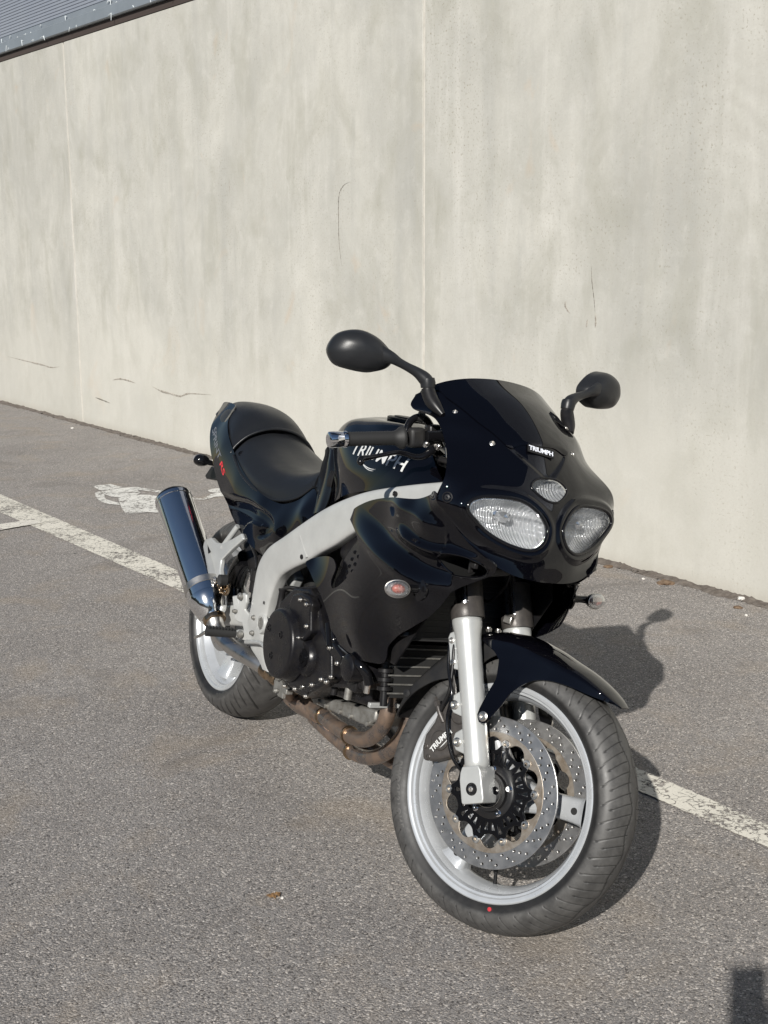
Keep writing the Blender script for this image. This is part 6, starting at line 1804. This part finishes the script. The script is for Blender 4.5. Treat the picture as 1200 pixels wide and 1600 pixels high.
# alloy sump
g = fixn(yprism([(0.6885, -0.0900, 0.2651), (0.7445, -0.0900, 0.2863), (0.8951, -0.0900, 0.3169), (1.0412, -0.0900, 0.3443), (1.0437, -0.0900, 0.3177), (1.0054, -0.0900, 0.2919), (0.9078, -0.0900, 0.2808), (0.8018, -0.0900, 0.2664), (0.7158, -0.0900, 0.2561)], -.095, .10))
sm = obj("sump", g, M['cast'], bike, bevel=.006)
for q in ((0.7501, -0.1000, 0.2740), (0.7923, -0.1000, 0.2754), (0.8713, -0.1000, 0.2856), (0.9270, -0.1000, 0.2921), (1.0174, -0.1000, 0.3024)):
    g = G(); g.lathe(q, (0, -1, 0), [(-.03, .0065), (.002, .0065), (.003, .004), (.003, 0)], 12); obj("sump_bolt", g, M['cast'], sm)
g = G(); g.box((.84, 0, .40), (.38, .25, .16), Matrix.Rotation(-.16, 3, 'Y')); obj("crankcase_underside", g, M['engine'], bike, bevel=.02)
# oil cooler and radiator
def cooler(nm, c, w, h, tilt, n, fins=True):
    R_ = Matrix.Rotation(tilt, 3, 'Y'); c = Vector(c)
    g = G(); g.box(c, (.026, w, h), R_); o = obj(nm, g, M['radiator'], bike)
    g = G()
    for k in range(n):
        z = -h / 2 + h * (k + .5) / n
        g.box(c + R_ @ Vector((.010, 0, z)), (.014, w + .02, .0035), R_)
    f = obj("cooling_tubes", g, M['radiator'] if nm == 'radiator' else M['cast'], o); f['kind'] = 'stuff'
    g = G()
    for k in range(n - 1):
        z0 = -h / 2 + h * (k + .5) / n; z1 = z0 + h / n; m_ = int(w / .008)
        for j in range(m_):
            y0 = -w / 2 + w * j / m_; y1 = y0 + w / m_
            p = [Vector((.012, y0, z0)), Vector((.012, (y0 + y1) / 2, z1)), Vector((.012, y1, z0))]
            for a, b in ((p[0], p[1]), (p[1], p[2])):
                q = [c + R_ @ a, c + R_ @ b, c + R_ @ (b + Vector((-.016, 0, 0))), c + R_ @ (a + Vector((-.016, 0, 0)))]
                g.add([tuple(v) for v in q], [(0, 1, 2, 3)])
    f = obj("cooling_fins", g, M['caliper'], o, smooth=False); f['kind'] = 'stuff'
    g = G()
    for sg in (-1, 1):
        for k in range(n - 1):
            z = -h / 2 + h * (k + 1) / n
            g.lathe(c + R_ @ Vector((.005, sg * (w / 2 + .012), z)), R_ @ Vector((0, 0, 1)), [(-.006, .010), (-.004, .0185), (.004, .0185), (.006, .010)], 20)
    f = obj("end_tank_ribs", g, M['black_satin'], o); f['kind'] = 'stuff'
    g = G()
    for sg in ((-1, 1) if nm == 'oil_cooler' else ()):
        g.lathe(c + R_ @ Vector((.005, sg * (w / 2 + .012), 0)), R_ @ Vector((0, 0, 1)), [(-h / 2 - .02, .009), (h / 2 + .01, .012)], 16)
        obj("end_tank", g, M['black_satin'], o); g = G()
    return o
cooler("oil_cooler", (1.130, 0, .470), .26, .125, -.20, 6)
cooler("radiator", (1.185, 0, .66), .28, .20, -.28, 14)
g = G(); g.box((1.0970, -0.0800, 0.3752), (.012, .14, .012)); obj("cooler_bracket", g, M['silver'], bike, bevel=.002)
# dark air duct sides between radiator and fairing
g = G(); g.prism([(1.02, -.16, .80), (1.30, -.15, .80), (1.33, -.15, .70), (1.19, -.155, .50), (1.05, -.155, .50)], (0, .004, 0)); g = fixn(g)
for q in (g, fixn(g.mirror())): obj("duct_side", q, M['black_satin'], bike, smooth=False)
g = G(); g.prism([(1.20, -.16, .83), (1.45, -.14, .795), (1.45, .14, .795), (1.20, .16, .83)], (0, 0, -.004)); obj("nose_underside", fixn(g), M['interior'], bike, smooth=False)

# ---------------------------------------------------------------- exhaust
g = G()
g.tube([(1.0650, -0.0900, 0.4286), (1.0816, -0.0900, 0.3892), (1.0855, -0.0880, 0.3476), (1.0513, -0.0800, 0.2993), (0.9850, -0.0720, 0.2521), (0.9040, -0.0660, 0.2291), (0.8137, -0.0600, 0.2222), (0.7056, -0.0520, 0.2195), (0.6130, -0.0460, 0.2163)], [.0195] * 5 + [.0195, .0205, .0215, .023], 24, dense=70)
hp = obj("header_pipe", g, M['header'], bike)
for a, b in (((0.8884, -0.0650, 0.2271), (0.8695, -0.0635, 0.2257)), ((0.7106, -0.0525, 0.2193), (0.6949, -0.0515, 0.2186))):
    a = V_(a); b = V_(b); g = G(); g.lathe((a + b) / 2, b - a, [(-.0045, .0205), (-.0035, .0245), (.0035, .0245), (.0045, .0215)], 28); obj("pipe_collar", g, M['gold'], hp)
g = G()
g.tube([(1.0294, 0.0000, 0.3821), (1.0427, 0.0000, 0.3422), (1.0390, 0.0000, 0.2951), (1.0087, 0.0000, 0.2484), (0.9566, 0.0000, 0.2032), (0.8912, 0.0000, 0.1695), (0.8168, 0.0000, 0.1533), (0.7406, 0.0000, 0.1547), (0.6611, -0.0050, 0.1633), (0.5769, -0.0100, 0.1754)], [.0195] * 7 + [.0205, .0215, .023], 24, dense=70)
hp2 = obj("header_pipe", g, M['header'], bike)
a = V_((0.7986, 0.0000, 0.1521)); b = V_((0.7833, 0.0000, 0.1528)); g = G(); g.lathe((a + b) / 2, b - a, [(-.0045, .0205), (-.0035, .0245), (.0035, .0245), (.0045, .0215)], 28); obj("pipe_collar", g, M['gold'], hp2)
g = G(); g.tube([(1.085, .09, .40), (1.085, .09, .30), (1.04, .085, .20), (.95, .07, .165), (.80, .05, .165), (.66, .02, .17)], .0195, 20, dense=50); obj("header_pipe", g, M['header'], bike)
g = G(); g.tube([(0.6513, -0.0350, 0.2053), (0.5947, -0.0400, 0.2087), (0.5547, -0.0450, 0.2087), (0.5121, -0.0600, 0.2135)], [.024, .030, .030, .024], 26, dense=24, ratio=1.25); obj("collector", g, M['header'], bike)
g = G(); g.tube([(0.5624, -0.0300, 0.1928), (0.5414, -0.0500, 0.2043), (0.5463, -0.0850, 0.2350), (0.5600, -0.1200, 0.2678)], .022, 20, dense=20); lk = obj("link_pipe", g, M['header'], bike)
g = G(); g.tube([(0.5428, -0.1300, 0.2806), (0.5141, -0.1420, 0.2882), (0.4667, -0.1580, 0.2960), (0.4047, -0.1720, 0.3001), (0.3397, -0.1860, 0.3058), (0.2897, -0.1980, 0.3182), (0.2562, -0.2060, 0.3376), (0.2387, -0.2110, 0.3616)], [.0225, .0225, .0235, .0240, .0240, .0245, .0255, .0270], 30, dense=60)
obj("mid_pipe", g, M['steel'], lk)
a = V_((0.5547, -0.1250, 0.2771)); b = V_((0.4972, -0.1490, 0.2923)); d = (b - a).normalized(); L = (b - a).length
g = G(); g.lathe(a, d, [(0, .0235), (.004, .0265), (L * .32, .0265), (L * .36, .0245), (L * .55, .0248), (L * .6, .0275), (L * .92, .0275), (L, .0245)], 36); obj("pipe_clamp", g, M['gold'], lk)
# silencer
m0 = V_((0.1925, -0.2180, 0.4036)); m1 = V_((-0.0918, -0.2620, 0.6511)); md = (m1 - m0).normalized(); ML = (m1 - m0).length
g = G(); g.lathe(m0, md, [(-.002, .0555), (0, .0565), (ML * .02, .0572), (ML * .98, .0572), (ML, .0565)], 72, sy=1.0, caps=False)
muf = obj("silencer", g, M['polish'], bike)
g = G(); g.lathe(m0, md, [(-.062, .032), (-.056, .034), (-.050, .040), (-.030, .050), (-.008, .0568), (.006, .0580), (.010, .0575)], 64); obj("silencer_cone", g, M['polish'], muf)
g = G(); g.lathe(m0, md, [(-.074, .0275), (-.074, .0335), (-.062, .0345), (-.060, .0335)], 48); obj("inlet_ring", g, M['gold'], muf)
g = G(); g.lathe(m1, md, [(-.006, .0580), (.002, .0582), (.008, .0565), (.020, .045), (.028, .034), (.030, .026), (.026, .024), (.010, .022), (.010, 0)], 64); obj("end_cap", g, M['black_gloss'], muf)
g = G(); g.lathe(m1, md, [(-.010, .0575), (-.009, .0588), (.0, .0590), (.003, .0582)], 64, caps=False); obj("end_band", g, M['polish'], muf)
c = m0 + md * .045
g = G(); g.lathe(c, md, [(-.011, .0576), (-.010, .0592), (.010, .0592), (.011, .0576)], 64, caps=False)
obj("mounting_strap", g, M['steel'], muf)
g = G(); q = V_((0.2049, -0.1900, 0.4526)); g.box(q, (.045, .020, .035), Matrix.Rotation(-.5, 3, 'Y')); g.tube([(0.2191, -0.1850, 0.4754), (0.2372, -0.1800, 0.4626), (0.2246, -0.1750, 0.4368), (0.1855, -0.1700, 0.4121)], .006, 10, dense=12); obj("strap_bracket", g, M['gold'], muf, bevel=.003)
g = G(); g.bolt((0.2153, -0.2150, 0.4709), (0, -1, 0), .008, .006); obj("strap_bolt", g, M['steel'], muf)

# ---------------------------------------------------------------- hangers and footrests
def plate3(nm, pts, y0, th, mt, par, bev=.004):
    g = G(); P = [V_(p) for p in pts]; g.prism([Vector((p.x, p.y, p.z)) for p in P], (0, th, 0)); return obj(nm, fixn(g), mt, par, bevel=bev, bseg=3)
ph = plate3("pillion_hanger", [(0.0680, -0.2050, 0.5642), (0.1093, -0.2050, 0.5764), (0.1423, -0.2000, 0.5679), (0.1794, -0.1950, 0.5739), (0.2218, -0.1850, 0.5967), (0.2617, -0.1750, 0.6225), (0.2815, -0.1750, 0.6095), (0.2330, -0.1850, 0.5685), (0.1884, -0.1950, 0.5257), (0.2015, -0.2000, 0.4994), (0.2266, -0.2050, 0.4817), (0.2114, -0.2050, 0.4552), (0.1778, -0.2050, 0.4473), (0.1567, -0.2050, 0.4599), (0.1015, -0.2050, 0.4491), (0.0538, -0.2050, 0.4302), (0.0360, -0.2050, 0.4460), (0.0607, -0.2050, 0.4676), (0.1004, -0.2050, 0.4784), (0.1138, -0.2050, 0.4991), (0.0905, -0.2050, 0.5294)], 0, .016, M['silver'], bike)
g = G(); g.tube([(0.1725, -0.1900, 0.5593), (0.2194, -0.1700, 0.6355)], .0085, 16); obj("hanger_strut", g, M['silver'], ph)
g = G(); g.prism([(0.0936, -0.2055, 0.5516), (0.1241, -0.2055, 0.5365), (0.1112, -0.2055, 0.5220)], (0, .002, 0)); obj("hanger_window", fixn(g), M['black_satin'], ph)
for q in ((0.1785, -0.2100, 0.4646), (0.0609, -0.2100, 0.4594)):
    g = G(); g.bolt(q, (0, -1, 0), .009, .008); obj("hanger_bolt", g, M['steel'], ph)
g = G(); g.lathe((0.2414, -0.2120, 0.4770), (0, -1, 0), [(-.02, .016), (.001, .016), (.002, .010), (.002, 0)], 24); obj("rubber_bush", g, M['rubber'], ph)
g = G(); g.tube([(0.0972, -0.2280, 0.4762), (0.0891, -0.2350, 0.5015), (0.0818, -0.2400, 0.5251), (0.0790, -0.2430, 0.5381)], [.011, .0105, .0095, .0085], 14, ratio=.7, dense=14); g.ell((0.0753, -0.2450, 0.5401), (.010, .006, .006)); pp = obj("pillion_footrest", g, M['silver'], bike)
g = G()
for k in range(9):
    t = k / 8; q = V_((0.1251, -0.2380, 0.4877)).lerp(V_((0.1166, -0.2500, 0.5337)), t); g.box(q, (.013, .004, .0035))
f = obj("footrest_ribs", g, M['steel'], pp, smooth=False); f['kind'] = 'stuff'
g = G(); g.box((0.1278, -0.2220, 0.4561), (.042, .022, .018), Matrix.Rotation(-.1, 3, 'Y')); obj("footrest_mount", g, M['steel'], pp, bevel=.004)

rh = plate3("rider_hanger", [(0.3158, -0.1980, 0.4481), (0.3488, -0.1980, 0.4579), (0.3694, -0.1980, 0.4425), (0.3696, -0.1980, 0.4667), (0.3902, -0.1980, 0.4753), (0.4095, -0.1980, 0.4745), (0.4135, -0.1960, 0.4516), (0.3982, -0.1920, 0.4296), (0.4180, -0.1850, 0.4201), (0.4591, -0.1800, 0.4272), (0.4821, -0.1800, 0.3913), (0.4674, -0.1800, 0.3580), (0.4478, -0.1900, 0.3505), (0.4028, -0.1980, 0.3453), (0.3925, -0.1980, 0.3592), (0.4222, -0.1950, 0.3747), (0.4063, -0.1950, 0.3908), (0.3812, -0.1980, 0.3878), (0.3552, -0.1980, 0.3923)], 0, .012, M['frame'], bike)
for q, r in (((0.3858, -0.2030, 0.4629), .0085), ((0.4224, -0.2030, 0.3634), .009), ((0.4731, -0.1900, 0.3812), .006), ((0.3636, -0.2030, 0.4147), .005), ((0.4703, -0.1900, 0.4242), .006)):
    g = G(); g.bolt(q, (0, -1, 0), r, .006); obj("hanger_bolt", g, M['cast'], rh)
g = G(); a = V_((0.4046, -0.2050, 0.3603)); b = V_((0.3980, -0.2950, 0.3624)); g.tube([a, a.lerp(b, .5), b], [.0125, .0135, .0145], 16, ratio=.8); fp_ = obj("rider_footrest", g, M['rubber'], bike)
g = G()
for k in range(9):
    q = a.lerp(b, .15 + .8 * k / 8); g.box(q + Vector((0, 0, .0125)), (.022, .004, .004))
f = obj("footrest_ribs", g, M['rubber'], fp_, smooth=False); f['kind'] = 'stuff'
g = G(); g.tube([a + Vector((0, .03, 0)), a.lerp(b, .05)], [.013, .012], 14); obj("footrest_pivot", g, M['silver'], fp_)
g = G(); g.tube([(0.4442, -0.1900, 0.3476), (0.5495, -0.2000, 0.3745), (0.6116, -0.2100, 0.3772), (0.6563, -0.2150, 0.3582)], [.007, .006, .006, .006], 12, dense=20); obj("brake_pedal", g, M['silver'], bike)
g = G(); g.tube([(0.1857, -0.2400, 0.2883), (0.2226, -0.2400, 0.3042), (0.2453, -0.2350, 0.3201)], [.004, .0055, .006], 10, ratio=.6, dense=8); obj("footrest_feeler", g, M['steel'], fp_)
g = G(); g.lathe((0.3830, -0.1650, 0.4958), (0.02, 0, 1), [(-.02, .010), (-.018, .013), (.012, .013), (.014, .015), (.045, .015), (.047, .012)], 20); obj("rear_master_cylinder", g, M['black_satin'], bike)
g = G(); g.tube([(0.3758, -0.1600, 0.5446), (0.3331, -0.1500, 0.5694), (0.2391, -0.1300, 0.5890)], .005, 10, dense=10); g.tube([(0.3853, -0.1650, 0.4778), (0.3975, -0.1700, 0.4527), (0.4268, -0.1720, 0.4377), (0.4446, -0.1720, 0.4275)], .0065, 10, dense=14); obj("rear_brake_hose", g, M['black_satin'], bike)

# swing arm, hugger, shock, chain
def arm(sg):
    return band([((.50, sg * .110, .445), (.48, sg * .110, .350), .022), ((.38, sg * .125, .440), (.37, sg * .125, .365), .020), ((.22, sg * .138, .400), (.21, sg * .138, .335), .018), ((.06, sg * .140, .352), (.06, sg * .140, .292), .016), ((-.05, sg * .140, .340), (-.05, sg * .140, .288), .015)], 40)
sw = obj("swing_arm", arm(-1), M['frame'], bike); obj("swing_arm", arm(1), M['frame'], bike)
g = G(); g.tube([(.43, -.12, .40), (.43, .12, .40)], .045, 24); obj("swing_arm_brace", g, M['frame'], sw)
for sg in (-1, 1):
    g = G(); g.lathe((0, sg * .155, .314), (0, sg, 0), [(-.02, .022), (.003, .021), (.004, .012), (.012, .011), (.012, 0)], 6); obj("axle_nut", g, M['steel'], sw)
rows = []
for phi in (8, 18, 32, 46, 58, 66, 70):
    row = []
    for k in range(13):
        t = k / 12; y = .098 * math.sin(t * math.pi / 2); r = .332 - .030 * (1 - math.cos(t * math.pi / 2)) - (.035 * t if 15 < phi < 60 else .02 * t)
        row.append(around(RC, r, phi, y))
    rows.append([(a, -b, c) for a, b, c in row[::-1]][:-1] + row)
s = Shell(surf(rows, 50, 61))
obj("hugger", s.solid(.003), M['black_satin'], bike)
tubeobj("shock_absorber", [(.50, 0, .36), (.52, 0, .50), (.54, 0, .66)], .032, M['black_satin'], bike, 10, 20)
tubeobj("airbox_hose", [(0.1118, -0.1000, 0.3898), (0.0952, -0.1000, 0.4319), (0.1155, -0.1000, 0.4864), (0.1592, -0.1000, 0.5316)], .030, M['black_gloss'], bike, 24, 24)
g = G(); g.box((.50, 0, .62), (.20, .20, .26)); obj("battery_tray", g, M['interior'], bike, bevel=.02)
g = G(); g.tube([(0, .095, .424), (.30, .105, .45), (.58, .11, .44), (.61, .11, .40), (.58, .11, .365), (.30, .105, .29), (0, .095, .204)], .008, 8, ratio=1.2); obj("drive_chain", g, M['steel'], bike)
# small brackets by the pipe clamp
g = plate3("side_bracket", [(0.5718, -0.1500, 0.2781), (0.6006, -0.1500, 0.2940), (0.6308, -0.1500, 0.2817), (0.6554, -0.1500, 0.2839), (0.6633, -0.1500, 0.2740), (0.6392, -0.1500, 0.2594), (0.6401, -0.1500, 0.2455), (0.6109, -0.1500, 0.2434), (0.5764, -0.1500, 0.2542)], 0, .01, M['cast'], bike, .002)
for q in ((0.6123, -0.1580, 0.2938), (0.6652, -0.1580, 0.2886), (0.6102, -0.1580, 0.2592)):
    g_ = G(); g_.bolt(q, (0, -1, 0), .0055, .006); obj("bracket_bolt", g_, M['cast'], g)
g_ = G(); g_.box((0.6926, -0.1650, 0.2847), (.030, .02, .014)); obj("bracket_lug", g_, M['cast'], g, bevel=.002)
# side stand on the far side, foot on the asphalt
Bm = bike.matrix_world
foot = None
for z in np.linspace(.3, -.3, 601):
    w = Bm @ Vector((.66, .30, z))
    if w.z <= 0.008: foot = Vector((.66, .30, z)); break
g = G(); g.tube([(.60, .14, .26), (.62, .20, .16), foot], [.014, .013, .011], 16, dense=14); ss_ = obj("side_stand", g, M['black_satin'], bike)
g = G(); g.box(foot, (.07, .05, .008), Matrix.Rotation(math.radians(10.7), 3, 'X')); obj("stand_foot", g, M['black_satin'], ss_, bevel=.002)

# ================================================================ BEHIND THE CAMERA (seen only as reflections in the paint) and the photographer
def treemat(nm, c1, c2):
    return simple(nm, c1, 0.7, col2=c2, vscale=0.8)
M['leaf_dark'] = treemat("dark_foliage", (0.035, 0.05, 0.022), (0.06, 0.075, 0.03))
M['bark'] = simple("bark", (0.09, 0.065, 0.05), 0.9, var=0.4, vscale=6)
g = G(); rw_ = random.Random(4)
for k in range(15000):
    a = math.radians(rw_.uniform(70, 290)); d = rw_.uniform(64, 78); hmax = 13 + 2.5 * math.sin(a * 9) + 1.5 * math.sin(a * 23)
    c = Vector((d * math.sin(a), d * math.cos(a), rw_.random() ** .8 * hmax)); z_ = rw_.uniform(.5, 1.3)
    u1 = Vector((rw_.uniform(-1, 1), rw_.uniform(-1, 1), rw_.uniform(-1, 1))).normalized() * z_; v1 = u1.cross(Vector((rw_.uniform(-1, 1), rw_.uniform(-1, 1), rw_.uniform(-1, 1)))).normalized() * z_
    g.add([c - u1, c + v1, c + u1, c - v1], [(0, 1, 2, 3)])
tag(obj("distant_wood", g, M['leaf_dark'], smooth=False), kind='stuff')
def hall(nm, c, d, rz, mt, label):
    b = empty(nm, c); b.rotation_euler.z = rz; tag(b, label, "building")
    g = G(); g.box((0, 0, d[2] / 2), d); obj("wall", g, mt, b, smooth=False)
    g = G(); g.box((0, 0, d[2] + .15), (d[0] + .4, d[1] + .4, .3)); obj("roof", g, M['shade_and_roof'], b, smooth=False)
    for i in range(5):
        g = G(); g.box((-d[0] / 2 + d[0] * (i + .5) / 5, d[1] / 2 + .02, d[2] * .55), (d[0] * .11, .06, d[2] * .3)); obj("window", g, M['black_gloss'], b, smooth=False)
M['orange_wall'] = simple("orange_cladding", (0.42, 0.14, 0.04), 0.6)
M['grey_wall'] = simple("grey_cladding", (0.22, 0.22, 0.22), 0.6)
hall("warehouse", (-38, -40, 0), (14, 10, 5.5), math.radians(-45), M['orange_wall'], "low orange building across the car park, mirrored in the side fairing")
hall("warehouse", (-22, -52, 0), (16, 10, 4.5), math.radians(-20), M['grey_wall'], "long grey building across the car park, mirrored in the side fairing")

# photographer holding a phone up, standing at the camera; only the phone's shadow reaches the picture
M['cloth'] = simple("dark_jacket", (0.03, 0.035, 0.045), 0.8)
M['trousers'] = simple("grey_trousers", (0.07, 0.07, 0.075), 0.85)
M['skin'] = simple("skin", (0.55, 0.33, 0.24), 0.5)
M['hair'] = simple("brown_hair", (0.05, 0.03, 0.02), 0.7)
def skinned(nm, verts, edges, mt, parent=None, sub=1):
    me = bpy.data.meshes.new(nm); me.from_pydata([v[:3] for v in verts], edges, [])
    o = bpy.data.objects.new(nm, me); COL.objects.link(o)
    if parent: o.parent = parent
    m = o.modifiers.new("skin", 'SKIN'); m.use_smooth_shade = True
    me.skin_vertices if False else None
    if not me.skin_vertices:
        pass
    lay = me.skin_vertices[0].data
    for i, v in enumerate(verts):
        lay[i].radius = (v[3], v[4] if len(v) > 4 else v[3]); lay[i].use_root = (i == 0)
    s = o.modifiers.new("sub", 'SUBSURF'); s.levels = sub; s.render_levels = sub
    me.materials.append(mt)
    return o
pos = Vector((0.0, -0.02, 1.463))
ph_c = Vector((0.012, -0.022, 1.405))
pn = empty("person", (0.05, -0.55, 0)); tag(pn, "person in a dark jacket and grey trousers holding a phone up to photograph the motorcycle", "person")
B = [(0, 0, .95, .15, .11), (0, .0, 1.10, .15, .11), (0, -.01, 1.30, .17, .12), (0, -.02, 1.44, .11, .09), (0, 0, 1.52, .055, .055), (0, .02, 1.58, .06, .06), (0, .02, 1.68, .082, .095), (0, .01, 1.76, .06, .07),
     (-.18, -.01, 1.42, .065, .065), (-.24, .06, 1.18, .05, .05), (-.12, .30, 1.30, .036, .036), (-.055, .46, 1.375, .028, .03),
     (.18, -.01, 1.42, .065, .065), (.24, .06, 1.18, .05, .05), (.10, .30, 1.30, .036, .036), (.035, .46, 1.375, .028, .03)]
E_ = [(0, 1), (1, 2), (2, 3), (3, 4), (4, 5), (5, 6), (6, 7), (3, 8), (8, 9), (9, 10), (10, 11), (3, 12), (12, 13), (13, 14), (14, 15)]
L_ = [(-.10, 0, .88, .095, .1), (-.11, .01, .50, .065, .065), (-.12, -.02, .10, .045, .045), (-.12, .12, .04, .045, .035), (.10, 0, .88, .095, .1), (.11, .01, .50, .065, .065), (.12, -.02, .10, .045, .045), (.12, .12, .04, .045, .035)]
B2 = B + L_
E2 = E_ + [(0, 16), (16, 17), (17, 18), (18, 19), (0, 20), (20, 21), (21, 22), (22, 23)]
bd = skinned("body", B2, E2, M['cloth'], pn, 2)
tr_ = skinned("trousers", [(0, 0, .97, .150, .115)] + [(x, y, z, r * 1.13, r2 * 1.13) for x, y, z, r, r2 in (L_[0], L_[1], L_[2], L_[4], L_[5], L_[6])], [(0, 1), (1, 2), (2, 3), (0, 4), (4, 5), (5, 6)], M['trousers'], pn, 2)
for s_ in (-1, 1):
    g = G(); g.ell((.12 * s_, .055, .045), (.050, .135, .046), 20, 12); g.box((.12 * s_, .055, .009), (.085, .25, .018)); obj("shoe", g, M['black_satin'], pn)
    g = G(); g.ell((.032 * s_, .108, 1.672), (.013, .008, .008), 12, 8); obj("eye", g, M['interior'], pn)
g = G(); g.ell((0, .110, 1.612), (.024, .010, .006), 14, 8); obj("mouth", g, M['red_dot'], pn)
hd = G(); hd.ell((0, .02, 1.665), (.078, .098, .118), 28, 18); hd.ell((0, .118, 1.65), (.013, .016, .022)); obj("face", hd, M['skin'], pn)
hr = G(); hr.ell((0, .0, 1.69), (.084, .098, .112), 28, 18); obj("hair", hr, M['hair'], pn)
for s_ in (-1, 1):
    g = G(); g.ell((.044 * s_ - .01, .485, 1.40), (.018, .030, .042))
    for f in range(4):
        z = 1.375 + f * .018; r = (.0085, .009, .0085, .0075)[f]
        g.tube([(.050 * s_ - .01, .500, z), (.052 * s_ - .01, .530 - f * .002, z + .004), (.030 * s_ - .01, .538, z + .006)], [r, r * .95, r * .8], 10)
    g.tube([(.045 * s_ - .01, .48, 1.385), (.030 * s_ - .01, .495, 1.40), (.012 * s_ - .01, .505, 1.41)], [.011, .010, .008], 10)
    obj("hand", g, M['skin'], pn)
phn = G(); phn.box((0, 0, 0), (.075, .008, .158)); 
po = obj("phone", phn, M['black_gloss'], None, bevel=.003); po.location = (ph_c.x - .034, ph_c.y - .006, ph_c.z); po.rotation_euler = (math.radians(-11.8), 0, 0)
tag(po, "black phone held upright in both hands of the photographer", "phone")
g = G(); g.box((0, -.0045, 0), (.068, .001, .148)); obj("screen", g, M['interior'], po)
